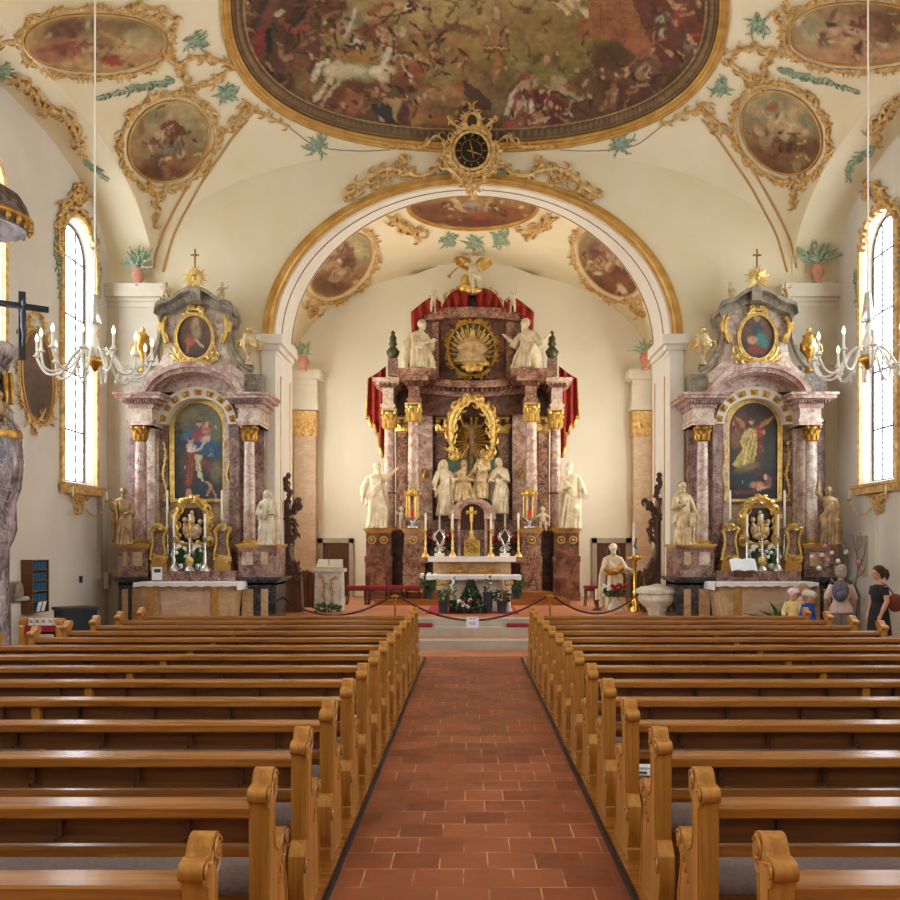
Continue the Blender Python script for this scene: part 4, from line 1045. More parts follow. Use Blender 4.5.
# chancel pictures
pc = ell_pts(473, 205, 63, 21, 56)
S5 = [('e', 440, 208, 26, 7, -5, (120, 72, 44), .7), ('e', 505, 212, 24, 7, 8, (134, 82, 48), .7), ('e', 470, 206, 12, 5, 0, (150, 140, 124), .6), ('l', [(452, 196), (464, 210)], 5, (198, 168, 108)), ('l', [(492, 196), (486, 208)], 5, (190, 160, 104)), ('e', 472, 221, 30, 4, 0, (110, 60, 36), .6), ('e', 478, 216, 6, 3, 0, (160, 70, 54), .5)]
fresco('oval fresco half hidden behind the top of the chancel arch', pc, chan_surf, sky_bg((168, 132, 78), (126, 72, 42), 190, 226), S5, 9, ((1, 1.1), (3, 1.3)),
       [lambda o: (o.vine([(386, 214), (396, 220), (408, 226), (418, 238), (420, 241)], 1.6, 1, 4, 7), o.vine([(392, 216), (402, 226), (414, 228), (428, 230)], 1.5, 2, 4, 7), o.vine([(397, 212), (404, 232)], 1.4, 5, 4, 6)),
        lambda o: (o.vine([(559, 216), (549, 222), (540, 226), (530, 236), (527, 240)], 1.6, 3, 4, 7), o.vine([(555, 216), (543, 226), (534, 228), (518, 230)], 1.5, 4, 4, 7), o.vine([(548, 212), (541, 232)], 1.4, 6, 4, 6))])
pcl = ell_pts(340, 264, 37, 24, 48, -0.82)
S6 = [('e', 342, 262, 14, 10, -30, (120, 66, 56), .7), ('e', 326, 278, 14, 9, -20, (124, 80, 52), .7), ('e', 350, 278, 12, 8, 0, (158, 108, 68), .7), ('e', 356, 248, 12, 8, 0, (172, 156, 112), .9), ('l', [(334, 262), (326, 268)], 4, (176, 126, 92)), ('l', [(352, 248), (350, 262)], 4, (128, 84, 60)), ('e', 334, 286, 16, 6, 0, (110, 70, 44), .7), ('e', 340, 270, 6, 4, 0, (178, 140, 90), .5)]
fresco('tilted oval fresco in the chancel vault on the lectern side', pcl, chan_surf, sky_bg((168, 152, 112), (144, 106, 68), 236, 294), S6, 10, 1.0,
       orn_frame(pcl, 5, 1.2, 17, 6.5, ([(312, 298), (318, 306), (314, 314), (309, 318)], [(307, 300), (309, 310), (316, 312)]), 6), 1.0)
pcr = ell_pts(610, 262, 38, 24, 48, 0.86)
S7 = [('e', 600, 254, 12, 10, 30, (112, 64, 46), .7), ('e', 594, 245, 6, 4, 0, (122, 92, 90), .5), ('e', 615, 272, 16, 10, 40, (116, 66, 42), .7), ('e', 626, 262, 10, 14, 30, (84, 50, 34), .7), ('l', [(596, 260), (610, 270)], 4, (158, 104, 68)), ('e', 624, 282, 14, 8, 0, (130, 76, 46), .7), ('e', 603, 246, 4, 4, 0, (160, 110, 72), .5)]
fresco('tilted oval fresco in the chancel vault on the font side, darker', pcr, chan_surf, sky_bg((160, 136, 94), (112, 64, 38), 234, 292), S7, 12, 1.0,
       orn_frame(pcr, 5, 1.2, 19, 6.5, ([(632, 296), (630, 306), (636, 312), (643, 316)], [(640, 296), (642, 306), (636, 310)]), 6), 1.0)

# ---- clock cartouche over the arch
cs = plane_surf(19.62)
t = thing('wall_clock', 'black-faced clock in a gilded rocaille cartouche over the chancel arch', 'clock', PX(471.5, 175, 19.6))
m = MB(); m.prism(ell_pts(471.5, 150.5, 17, 18, 40), lambda x, y, w: (wx(x, 19.6), w, wz(y, 19.6)), 19.6, 19.9); m.build('clock_dial', 'black', t)
o = Orn(cs, 0.06)
for k in range(12):
    a = PI * k / 6; o.line([(471.5 + 12 * math.sin(a), 150.5 - 12.8 * math.cos(a)), (471.5 + 15 * math.sin(a), 150.5 - 16 * math.cos(a))], 0.55)
o.ring(ell_pts(471.5, 150.5, 10.5, 11, 30), 0.25); o.build('hour_mark', 'gilt_dark', t)
o = Orn(cs, 0.09); o.line([(470, 141), (472.5, 152), (473.5, 158)], [.5, .8, .4]); o.build('minute_hand', 'gilt_dark', t)
o = Orn(cs, 0.09); o.line([(467, 150), (476, 153), (482, 155)], [.5, .8, .4]); o.build('hour_hand', 'gilt_dark', t)
o = Orn(cs, 0.1); o.ring(ell_pts(471.5, 150.5, 18, 19, 44), 1.7); o.ring(ell_pts(471.5, 150.5, 21.5, 23, 44), 1.2)
o.frame(ell_pts(471.5, 150.5, 20, 21.5, 40), 1.5, 4, 8, 6)
o.ring(ell_pts(472, 121, 6.5, 8, 24), 1.5); o.frame(ell_pts(472, 121, 6.5, 8, 24), 1.2, 9, 6, 5)
for s in (-1, 1):
    X = lambda x: 471.5 + s * x
    o.vine([(X(12), 128), (X(20), 122), (X(24), 116)], 1.5, 3, 4, 5); o.vine([(X(24), 140), (X(27), 152), (X(25), 166), (X(14), 176), (X(6), 188)], 1.7, 7, 4, 6)
    o.scroll(X(16), 174, 6, 1.5, s * 1.0, 1.2); o.leaf(X(2), 110, -PI / 2 - s * .3, 10, 1.4, s * .5)
o.vine([(471.5, 176), (470, 186), (473, 199)], 2.0, 5, 4, 6); o.build('cartouche', 'gilt_stucco', t)
# rocaille scrolls on both sides of the clock, lying on the arch
for s, lb in ((-1, 'gilded rocaille scroll above the arch, on the lectern side of the clock'), (1, 'gilded rocaille scroll above the arch, on the font side of the clock')):
    X = lambda x: 471.5 + s * x
    t = thing('rocaille_scroll', lb, 'stucco ornament', nave_surf(X(80), 180), 'rocaille scrolls above the arch')
    o = Orn(nave_surf, 0.08)
    o.vine([(X(26), 158), (X(34), 170), (X(44), 176), (X(58), 177), (X(68), 168), (X(66), 158)], 2.0, 5, 6, 6); o.scroll(X(68), 161, 6, 0, s * 1.1, 1.6)
    o.vine([(X(52), 178), (X(72), 172), (X(88), 171), (X(100), 178), (X(114), 190), (X(128), 198)], 2.2, 9, 5, 9)
    o.vine([(X(76), 173), (X(84), 180), (X(80), 188)], 1.4, 2, 5, 6); o.vine([(X(96), 176), (X(92), 186), (X(100), 192)], 1.3, 4, 5, 5); o.vine([(X(112), 188), (X(110), 194), (X(122), 200)], 1.3, 6, 5, 6)
    o.vine([(X(26), 142), (X(36), 136), (X(46), 146), (X(60), 147), (X(80), 146)], 1.4, 8, 5, 5); o.scroll(X(44), 142, 5, 3, s * 1.0, 1.2)
    o.build('scroll', 'gilt_stucco', t)

# ---- painted leaf sprays, garlands and bands
def spray(cx, cy, r, surf, label, seed, ang=None, group='painted leaf sprays', mat='leaf_paint', pts=None, name='leaf_spray'):
    q = random.Random(seed); o = Orn(surf, 0.02)
    if pts is None:
        for k in range(17):
            a = 2 * PI * k / 17 + q.uniform(-.2, .2); l = r * q.uniform(.6, 1.05); sx = 1.25
            o.leaf(cx, cy, a, l * (1 + .25 * abs(math.cos(a))), 1.4, q.uniform(-.5, .5))
        for k in range(8): o.leaf(cx + q.uniform(-4, 4), cy + q.uniform(-2, 2), q.uniform(0, 6.3), r * .45, 1.6, .5)
    else:
        P = smooth_line(pts, 6)
        for i, (x, y) in enumerate(P):
            t = i / (len(P) - 1); b = math.atan2(P[min(i + 1, len(P) - 1)][1] - P[max(i - 1, 0)][1], P[min(i + 1, len(P) - 1)][0] - P[max(i - 1, 0)][0])
            for s in (-1, 1):
                o.leaf(x, y, b + s * q.uniform(.4, 1.3), r * (1 - .5 * t) * q.uniform(.6, 1.1), 1.2, -s * q.uniform(.2, .7))
        o.line(P, .5)
    ob = o.mb.build(name, mat, None, 70); return tag(ob, label, 'painted leaves', group)
spray(195, 41, 13, nave_surf, 'green leaf spray between the long oval fresco and the great oval, bookshelf side', 1)
spray(226, 93, 12, nave_surf, 'green leaf spray below the great oval, above the round fresco on the bookshelf side', 2)
spray(0, 0, 11, nave_surf, 'long green branch between the two frescoes on the bookshelf side', 3, pts=[(174, 80), (150, 85), (125, 91), (98, 98)])
spray(317, 146, 14, nave_surf, 'green leaf spray on the garland under the great oval, lectern side', 4)
spray(758, 25, 13, nave_surf, 'green leaf spray between the long oval fresco and the great oval, visitors side', 5)
spray(721, 88, 12, nave_surf, 'green leaf spray below the great oval, near the round fresco on the visitors side', 6)
spray(0, 0, 11, nave_surf, 'long green branch between the two frescoes on the visitors side', 7, pts=[(778, 68), (800, 76), (826, 82), (856, 91)])
spray(621, 144, 14, nave_surf, 'green leaf spray on the garland under the great oval, font side', 8)
spray(449, 239, 11, chan_surf, 'green leaf spray under the chancel oval, next to the lectern side', 9); spray(474, 242, 11, chan_surf, 'green leaf spray under the middle of the chancel oval', 10); spray(500, 238, 11, chan_surf, 'green leaf spray under the chancel oval, next to the font side', 11)
spray(0, 0, 10, soffit_surf, 'green leaf spray ending the gilt vine on the soffit over the crucifix', 12, pts=[(84, 160), (94, 167), (106, 178)])
spray(4, 72, 12, soffit_surf, 'green leaf spray at the upper frame edge of the soffit over the crucifix wall', 13)
spray(0, 0, 11, soffit_surf, 'green leaf spray at the end of the gilt vine on the soffit over the visitors', 14, pts=[(874, 148), (860, 156), (850, 166), (848, 178)])
spray(441, 175, 8, nave_surf, 'small green leaf tuft beside the clock, lectern side', 15); spray(502, 175, 8, nave_surf, 'small green leaf tuft beside the clock, font side', 16)
spray(0, 0, 7, LW, 'green garland hanging beside the window over the bookshelf', 17, pts=[(57, 236), (58, 262), (61, 296)], group='painted garlands beside the windows', name='garland')
spray(0, 0, 7, LW, 'green garland between that window and the corner pier', 18, pts=[(98, 262), (99, 280), (98, 298)], group='painted garlands beside the windows', name='garland')
spray(0, 0, 7, RW, 'green garland beside the window over the visitors, nearer the altar', 19, pts=[(856, 270), (857, 290), (858, 318)], group='painted garlands beside the windows', name='garland')
spray(0, 0, 9, RW, 'green garland beside the window over the visitors, at the frame edge', 20, pts=[(896, 232), (898, 262), (897, 290)], group='painted garlands beside the windows', name='garland')
for k, (p, lb) in enumerate((([(6, 74), (24, 82), (36, 92), (42, 106), (56, 110), (68, 116), (76, 130), (78, 142), (83, 152)], 'gilded vine scroll on the soffit over the crucifix wall'), ([(908, 96), (892, 104), (886, 114), (876, 122), (868, 128), (878, 134), (872, 140)], 'gilded vine scroll on the soffit over the visitors'))):
    o = Orn(soffit_surf, 0.04); o.vine(p, 2.0, 3 + k, 4, 8); o.vine([(a + 2, b + 4) for a, b in p[2:]], 1.3, 9, 5, 6)
    ob = o.mb.build('vine_scroll', 'gilt_stucco', None, 70); tag(ob, lb, 'stucco ornament', 'gilded vine scrolls on the soffits')
for s, lb in ((0, 'pair of ochre bands curving down the vault to the pier behind the bookshelf-side altar'), (1, 'pair of ochre bands curving down the vault to the pier on the visitors side')):
    X = (lambda x: 950 - x) if s else (lambda x: x)
    t = thing('painted_band', lb, 'painted band', nave_surf(X(200), 190), 'ochre bands on the vault')
    for p in ([(240, 116), (226, 130), (213, 147), (198, 168), (187, 187), (172, 214), (160, 240), (153, 268)], [(248, 119), (232, 138), (217, 160), (202, 182), (190, 203), (180, 222), (172, 240), (163, 272)]):
        o = Orn(nave_surf, 0.015); o.line([(X(a), b) for a, b in smooth_line(p, 5)], 1.15); o.build('band', 'line_ochre', t)
    o = Orn(nave_surf, 0.04)
    o.vine([(X(212), 146), (X(232), 122), (X(246), 112), (X(262), 112), (X(276), 120), (X(290), 126)], 1.5, 5, 5, 6); o.vine([(X(236), 108), (X(246), 102), (X(252), 108)], 1.3, 7, 4, 6); o.vine([(X(250), 104), (X(240), 116), (X(234), 130)], 1.4, 6, 4, 7)
    o.build('stucco_border', 'gilt_stucco', t)
    o = Orn(nave_surf, 0.012); o.line([(X(a), b) for a, b in smooth_line([(286, 124), (298, 134), (312, 144), (330, 149), (360, 151), (390, 150)], 4)], .45); o.build('garland_line', 'line_umber', t)
o = Orn(nave_surf, .015)

# ---- vases with plants on the cornices
def vase(x, y0, y1, w, d, label, seed, leaf_h):
    base = PX(x, y1, d); t = thing('flower_vase', label, 'vase', base, 'terracotta vases on the cornices')
    h = (y1 - y0) / F * d; r = w / F * d / 2
    m = MB(); m.lathe([(r * .6, 0), (r * .7, h * .08), (r * .45, h * .2), (r * .85, h * .45), (r, h * .65), (r * .7, h * .88), (r * .9, h)], base.x, base.y, 16, 1, .8, base.z); m.build('pot', 'terra', t)
    q = random.Random(seed); m = MB(); H = leaf_h / F * d
    for k in range(26):
        a = q.uniform(0, 6.28); el = q.uniform(.1, 1.4); l = H * q.uniform(.6, 1.0)
        p0 = base + Vector((0, 0, h * .95)); dv = Vector((math.cos(a) * math.cos(el), -abs(math.sin(a)) * math.cos(el) * .5, math.sin(el)))
        m.tube([p0, p0 + dv * l * .5, p0 + dv * l + Vector((dv.x * .1, 0, -.12 * math.cos(el) * l))], [.02, .05, .01], 5)
    m.build('foliage', 'leaf_paint', t)
vase(138, 268, 287, 13, 19.75, 'terracotta vase with green plant on the corner pier by the crucifix wall', 1, 26)
vase(817.5, 264, 284, 13, 19.75, 'terracotta vase with green plant on the corner pier above the visitors', 2, 28)
vase(303.5, 355, 371, 11, 26.5, 'terracotta vase with green plant on the apse cornice on the lectern side', 3, 17)
vase(645, 352, 370, 11, 26.5, 'terracotta vase with green plant on the apse cornice on the font side', 4, 16)

# ---- window surrounds, sconces
for sd, surf, lb in ((-1, LW, 'gilded window surround with rocaille crown over the bookshelf'), (1, RW, 'gilded window surround with rocaille crown over the visitors')):
    c = WINS[sd][0]; t = thing('window_surround', lb, 'window surround', (sd * W, c, ZS0), 'gilded window surrounds')
    m = MB(); X = sd * (W - .03)
    m.tube([(X, y, z) for y, z in arch_outline(c, WH + .06, ZS0 - .05, ZSP)], .06, 6); m.build('moulding', 'gilt_stucco', t)
    m = MB(); m.box(min(X, X - sd * .12), max(X, X - sd * .12), c - WH - .16, c + WH + .16, ZS0 - .2, ZS0 - .02); m.box(min(X, X - sd * .16), max(X, X - sd * .16), c - WH - .2, c + WH + .2, ZS0 - .06, ZS0); m.build('sill', 'gilt_stucco', t)
    o = Orn(surf, .06); k = (lambda x: x) if sd < 0 else (lambda x: 957 - x)
    for p, w, sdv in (([(59, 232), (61, 218), (66, 208), (72, 202), (76, 190), (84, 184)], 2.0, 1), ([(76, 206), (80, 196), (84, 184), (92, 186), (90, 200)], 1.8, 2), ([(84, 212), (90, 222), (94, 236), (95, 252)], 1.6, 3), ([(60, 228), (59, 240), (60, 256)], 1.3, 4), ([(64, 212), (62, 204), (66, 200)], 1.2, 5), ([(70, 208), (78, 208), (86, 216)], 2.0, 6)):
        o.vine([(k(a), b) for a, b in p], w, sdv, 3, 5)
    o.scroll(k(80), 198, 7, 0, 1.1, 1.4); o.scroll(k(66), 214, 5, 2, 1.0, 1.2); o.build('crown', 'gilt_stucco', t)
    t = thing('wall_sconce', lb.replace('gilded window surround with rocaille crown', 'gilt rocaille sconce with electric candles under the window'), 'sconce', (sd * W, c, ZS0 - .9), 'sconces under the windows')
    o = Orn(surf, .05); pts = [[(68, 489), (74, 498), (79, 506), (79, 514)], [(90, 490), (86, 498), (81, 506), (79, 514)], [(72, 492), (79, 496), (88, 492)]]
    for i, p in enumerate(pts): o.vine([(k(a), b) for a, b in p], 1.2, i, 3, 4)
    o.scroll(k(79), 500, 4, 0, 1.2, .9); o.scroll(k(74), 495, 3, 0, 1.2, .8); o.scroll(k(85), 495, 3, 0, 1.2, .8); o.build('bracket', 'gilt_stucco', t)
    for dy in (-.82, .82):
        y = c + dy; m = MB(); Xa = sd * (W - .05); m.tube(smooth_line([(Xa, c + dy * .3, ZS0 - .5), (sd * (W - .12), c + dy * .5, ZS0 - .62), (sd * (W - .2), c + dy * .8, ZS0 - .56), (sd * (W - .25), y, ZS0 - .3)], 5), .014, 6)
        m.lathe([(.02, -.05), (.05, -.02), (.055, 0)], sd * (W - .25), y, 10, z0=ZS0 - .28); a = m.build('arm', 'gilt_stucco', t)
        m = MB(); m.lathe([(.018, 0), (.018, .14), (.004, .2)], sd * (W - .25), y, 8, z0=ZS0 - .27); m.build('candle', 'wax', t)

for sd, lb in ((-1, 'gilded moulding around the second window, half hidden behind the pulpit'), (1, 'gilded moulding around the second window on the visitors side')):
    c = WINS[sd][1]; t = thing('window_moulding', lb, 'window surround', (sd * W, c, ZS0)); X = sd * (W - .03)
    m = MB(); m.tube([(X, y, z) for y, z in arch_outline(c, WH + .06, ZS0 - .05, ZSP)], .06, 6); m.build('moulding', 'gilt_stucco', t)
    m = MB(); m.box(min(X, X - sd * .12), max(X, X - sd * .12), c - WH - .16, c + WH + .16, ZS0 - .2, ZS0 - .02); m.build('sill', 'gilt_stucco', t)
# ================================================================== the altars
def col_prof(r, h, base=True):
    return [(r * 1.0, 0), (r * 1.0, h * .3), (r * .97, h * .6), (r * .86, h)]
def column(t, x, d, y0, y1, w, mat, cap_h, base_h, capmat='gilt', lower=None):
    """round column filling photo x+-w/2 between y0 (top of capital) and y1 (foot)"""
    p = PX(x, y1, d); S = d / F; r = w / 2 * S; z0 = wz(y1, d); z1 = wz(y0, d); ch = cap_h * S; bh = base_h * S
    m = MB(); m.lathe([(a, b) for a, b in col_prof(r, z1 - ch - z0 - bh)], p.x, d, 24, z0=z0 + bh); c = m.build('column', mat, t, 60)
    m = MB(); m.lathe([(r * 1.5, 0), (r * 1.5, bh * .35), (r * 1.25, bh * .4), (r * 1.38, bh * .6), (r * 1.1, bh * .75), (r * 1.2, bh * .9), (r, bh * 1.05)], p.x, d, 24, z0=z0); m.build('column_base', 'gilt', c, 50)
    m = MB(); zc = z1 - ch
    m.lathe([(r * .9, 0), (r * 1.02, ch * .03), (r * .9, ch * .08), (r * .95, ch * .5), (r * 1.3, ch * .85)], p.x, d, 20, z0=zc)
    for row, (n, zz, out, hh) in enumerate(((8, .1, 1.2, .38), (8, .36, 1.38, .34))):
        for k in range(n):
            a = 2 * PI * (k + .5 * row) / n; ca, sa = math.cos(a), math.sin(a)
            m.tube([(p.x + r * .95 * ca, d + r * .95 * sa, zc + ch * zz), (p.x + r * 1.1 * ca, d + r * 1.1 * sa, zc + ch * (zz + hh * .6)), (p.x + r * out * ca, d + r * out * sa, zc + ch * (zz + hh)), (p.x + r * (out + .15) * ca, d + r * (out + .15) * sa, zc + ch * (zz + hh * .8))], [r * .3, r * .3, r * .22, r * .1], 6)
    for k in range(4):
        a = PI / 4 + PI / 2 * k; ca, sa = math.cos(a), math.sin(a)
        m.blob((p.x + r * 1.5 * ca, d + r * 1.5 * sa, zc + ch * .84), (r * .3, r * .3, ch * .14), 8, 6)
    m.box(p.x - r * 1.4, p.x + r * 1.4, d - r * 1.4, d + r * 1.4, z1 - ch * .09, z1); m.build('capital', capmat, c, 40)
def cornice(m, x0, x1, y0, y1, d, depth, steps=((0, .45), (.35, .7), (.8, 1.0)), flip=False):
    """stepped cornice: photo rectangle y0 (top) to y1, growing outwards towards the top"""
    S = d / F; e = (y1 - y0) * S
    z0, z1 = wz(y1, d), wz(y0, d); prev = 0
    for out, f in steps:
        o = out * e; m.box(wx(x0, d) - o, wx(x1, d) + o, d - o, d + depth, z0 + (z1 - z0) * prev, z0 + (z1 - z0) * f); prev = f - .02
def dentils(m, x0, x1, y, h, d, n, proj):
    for k in range(n):
        x = x0 + (x1 - x0) * (k + .5) / n; w = (x1 - x0) / n * .3
        m.box(wx(x - w, d), wx(x + w, d), d - proj, d + .02, wz(y + h, d), wz(y, d))
def rosette(m, x, y, r, d):
    p = PX(x, y, d); S = d / F
    m.tube([(p.x + r * S * math.cos(a), d - .02, p.z + r * S * math.sin(a)) for a in np.linspace(0, 2 * PI, 17)[:-1]], r * S * .28, 6, closed=True); m.blob((p.x, d - .03, p.z), (r * S * .45, .05, r * S * .45), 8, 6)
def candle(label, x, ytop, ybase, ystick, d, mat, group, w=3.0, bw=10, name='altar_candle'):
    """candlestick standing at ybase, candle from ystick to ytop"""
    S = d / F; b = PX(x, ybase, d); t = thing(name, label, 'candlestick', b, group); h = (ybase - ystick) * S; R = bw * S / 2; r = w * S / 2
    m = MB(); m.lathe([(R, 0), (R * .95, h * .05), (R * .55, h * .14), (R * .25, h * .22), (R * .42, h * .32), (R * .2, h * .4), (R * .34, h * .55), (R * .18, h * .66), (R * .26, h * .8), (R * .15, h * .88), (R * .45, h * .96), (R * .45, h)], b.x, d, 16, z0=b.z)
    for k in range(3):
        a = -PI / 2 + 2 * PI * k / 3; m.blob((b.x + R * .9 * math.cos(a), d + R * .9 * math.sin(a), b.z + h * .04), (R * .22, R * .22, h * .04), 8, 6)
    m.build('stick', mat, t, 60)
    m = MB(); c = (ystick - ytop) * S; m.lathe([(r, 0), (r, c * .97), (r * .3, c)], b.x, d, 12, z0=b.z + h); cd = m.build('candle', 'wax', t, 60)
    m = MB(); m.tube([(b.x, d, b.z + h + c - .005), (b.x + .004, d, b.z + h + c + .03)], .004, 5); m.build('wick', 'black', cd)
    return t
def statue(label, mb, mat, cat='statue', name='saint_statue', group=None, extra=None):
    """figure mesh (top-level thing); extra: list of (part name, MB, material)"""
    a = np.array(mb.v); lo, hi = a.min(0), a.max(0); loc = ((lo[0] + hi[0]) / 2, (lo[1] + hi[1]) / 2, lo[2])
    if not extra: return tag(mb.build(name, mat, None, 180, False), label, cat, group)
    t = thing(name, label, cat, loc, group); mb.build('figure', mat, t, 180, False)
    for nm, m, mt in extra or []: m.build(nm, mt, t, 60)
    return t
def FIG(x, y0, y1, d, **k):
    return robed_figure(PX(x, y1, d), (y1 - y0) / F * d / (.78 if k.get('pose') == 'kneel' else 1.0), **k)

# ------------------------------------------------------------------ side altars
def side_altar(sd):
    L = sd < 0; X = (lambda x: x) if L else (lambda x: 952.0 - x)
    who = 'beside the bookshelf wall, with the mother-and-child painting' if L else 'beside the visitors, with the guardian-angel painting'
    near = 'mother-and-child side altar' if L else 'guardian-angel side altar'
    def R(m, x0, x1, y0, y1, d, dep):
        a, b = sorted((X(x0), X(x1))); return m.bpx(a, b, y0, y1, d, dep)
    t = thing('side_altar', 'tall marble side altar ' + who, 'altar', PX(X(195), 625, 19.6))
    B = lambda m, n, mt, sm=25: m.build(n, mt, t, sm)
    # lower plinths
    for (x0, x1) in ((118, 148), (238, 276)):
        m = MB(); R(m, x0, x1, 583, 640, 18.95, 1.0); cornice(m, *sorted((X(x0), X(x1))), 577, 585, 18.95, 1.0); B(m, 'plinth', 'black_marble')
        m = MB(); R(m, x0, x1, 546, 579, 19.0, .95); B(m, 'pedestal', 'mauve_marble')
        m = MB(); cornice(m, *sorted((X(x0), X(x1))), 544, 548, 19.0, .95, ((.2, .5), (.6, 1))); B(m, 'ledge', 'gilt_flat')
    for (x0, x1, y0, y1, mt) in ((123, 127, 552, 566, 'beige_marble'), (132, 142, 552, 566, 'beige_marble'), (242, 253, 552, 565, 'pale_marble'), (261, 268, 552, 565, 'beige_marble'), (242, 253, 589, 625, 'beige_marble'), (261, 268, 589, 625, 'beige_marble'), (122, 128, 589, 625, 'beige_marble'), (132, 144, 589, 625, 'beige_marble')):
        m = MB(); R(m, x0, x1, y0, y1, 18.94 if y0 > 580 else 18.98, .05); B(m, 'inlay', mt)
    # back plate and pilasters
    m = MB(); R(m, 147, 240, 395, 640, 19.75, .2); B(m, 'back_wall', 'beige_marble')
    for q in ((127, 147), (238, 264)): B(R(MB(), *q, 420, 560, 19.7, .25), 'back_pilaster', 'mauve_marble')
    for (x0, x1, mt, d) in ((147, 155, 'pale_marble', 19.5), (229.5, 239, 'mauve_marble', 19.5), (155.5, 159, 'pale_marble', 19.62), (224, 229, 'pale_marble', 19.62)):
        m = MB(); R(m, x0, x1, 408, 575, d, 19.95 - d); B(m, 'pilaster', mt)
    for (x0, x1) in ((160, 168.5), (227, 230.5)):
        m = MB(); R(m, x0, x1, 434, 506, 19.66, .1); B(m, 'ornament_panel', 'mauve_marble')
        o = Orn(plane_surf(19.64), .04); c = X((x0 + x1) / 2)
        o.vine([(c, 444), (c + 1.5, 458), (c - 1.5, 474), (c + 1.5, 488), (c, 500)], .9, 3, 3, 2.2); o.leaf(c, 444, -PI / 2, 4, 1.4); B(o.mb, 'garland', 'gilt', 60)
    column(t, X(140.5), 19.2, 425, 545, 11.5, 'pale_marble' if not L else 'pink_marble', 17, 5, 'gilt_dark')
    column(t, X(249.5), 19.2, 425, 545, 11.5, 'pale_marble', 17, 5, 'gilt_dark')
    # entablature blocks over the columns
    for (x0, x1) in ((131, 152), (238, 259)):
        xa, xb = sorted((X(x0), X(x1)))
        m = MB(); m.bpx(xa, xb, 408, 425, 19.0, .9); cornice(m, xa, xb, 419, 425, 19.0, .9, ((.1, .5), (.3, 1))); B(m, 'entablature', 'pale_marble')
        m = MB(); cornice(m, xa, xb, 394, 408, 19.0, .9, ((.15, .35), (.45, .6), (.8, .85), (.95, 1))); cc = B(m, 'cornice', 'pink_marble')
        m = MB(); dentils(m, xa - 5, xb + 5, 401, 3.2, 19.0, 11, .22); m.build('dentil', 'mauve_marble', cc, 25)
    # arch over the niche
    def arc(rx, ry, cx=195, cy=400, n=36): return [(X(cx - rx * math.cos(PI * k / n)), cy - ry * math.sin(PI * k / n)) for k in range(n + 1)]
    F3 = lambda d: (lambda x, y, w: (wx(x, d), w, wz(y, d)))
    m = MB(); m.band(arc(43, 27), arc(49.5, 34), F3(19.0), 18.85, 19.8); m.band(arc(46, 31), arc(51, 36), F3(19.0), 18.75, 19.0); B(m, 'arch_cornice', 'pink_marble')
    m = MB()
    for k in range(1, 30):
        a = PI * k / 30; c, s = math.cos(a), math.sin(a)
        p = PX(X(195 - 45.5 * c), 400 - 30 * s, 18.9); m.blob(p, (.05, .06, .06), 6, 4)
    B(m, 'arch_dentil', 'mauve_marble')
    m = MB(); m.band(arc(30.5, 26, 198, 424), arc(40, 37, 197, 424), F3(19.4), 19.35, 19.9); B(m, 'coffered_arch', 'white')
    m = MB()
    for k in range(9):
        a = PI * (k + .5) / 9; c, s = math.cos(a), math.sin(a); p = [(X(197.5 - rr * math.cos(a + da)), 424 - (rr - 3.5) * math.sin(a + da)) for rr, da in ((32.5, -.1), (32.5, .1), (38, .1), (38, -.1))]
        m.ppx(p, 19.32, .05); m.blob(PX(X(197.5 - 35 * c), 424 - 31.5 * s, 19.3), (.05, .04, .05), 6, 5)
    B(m, 'coffer', 'gilt_dark')
    # attic and pediment
    m = MB(); R(m, 124, 150, 374, 396, 19.55, .4); R(m, 238, 262, 374, 396, 19.55, .4); R(m, 150, 238, 366, 386, 19.6, .35); B(m, 'attic', 'grey_marble')
    left = [(150, 392), (147, 374), (152, 370), (160, 362), (164, 350), (165, 336), (163, 322), (160, 312), (160, 304), (172, 302), (184, 296), (195, 294)]
    right = [(390 - a + 1, b) for a, b in reversed(left[:-1])]
    m = MB(); m.ppx([(X(a), b) for a, b in left + right], 19.4, .5); B(m, 'pediment', 'pale_marble')
    for s in (-1, 1):
        m = MB(); c = X(195 + s * 34); m.tube([PX(c + a * s * (1 if L else -1), b, 19.36) for a, b in smooth_line([(0, 315), (1, 335), (6, 352), (14, 364), (24, 370)], 4)], .07, 6); B(m, 'pediment_moulding', 'grey_marble')
    top = smooth_line([(157, 312), (160, 304), (172, 300), (183, 292), (195, 289), (207, 292), (218, 300), (230, 304), (233, 312)], 5); bot = smooth_line([(160, 322), (163, 314), (174, 310), (184, 304), (195, 301), (206, 304), (216, 310), (227, 314), (230, 322)], 5)
    m = MB(); m.band([(X(a), b) for a, b in bot], [(X(a), b) for a, b in top], F3(19.2), 19.15, 19.9)
    top2 = [(a + (195 - a) * -.04, b - 1.5) for a, b in top]; bo2 = [(a + (195 - a) * -.04, b + 2.5) for a, b in top]
    m.band([(X(a), b) for a, b in bo2], [(X(a), b) for a, b in top2], F3(19.1), 18.98, 19.5); R(m, 190, 200, 288, 300, 18.95, .5); B(m, 'crown_cornice', 'grey_marble')
    for s in (-1, 1):
        m = MB(); c = X(195 + s * 30)
        m.tube([PX(c + s * a * (1 if L else -1), b, 19.3) for a, b in smooth_line([(-2, 318), (1, 320), (2, 328), (0, 338), (-3, 342), (-1, 334)], 4)], .06, 6); m.tube([PX(c + s * a * (1 if L else -1), b, 19.3) for a, b in smooth_line([(4, 316), (5, 324), (4, 332)], 4)], .05, 6)
        B(m, 'volute', 'gilt', 60)
    # oval picture in the pediment
    pts = ell_pts(X(194.5), 337, 17, 21.5, 48); ps = plane_surf(19.36)
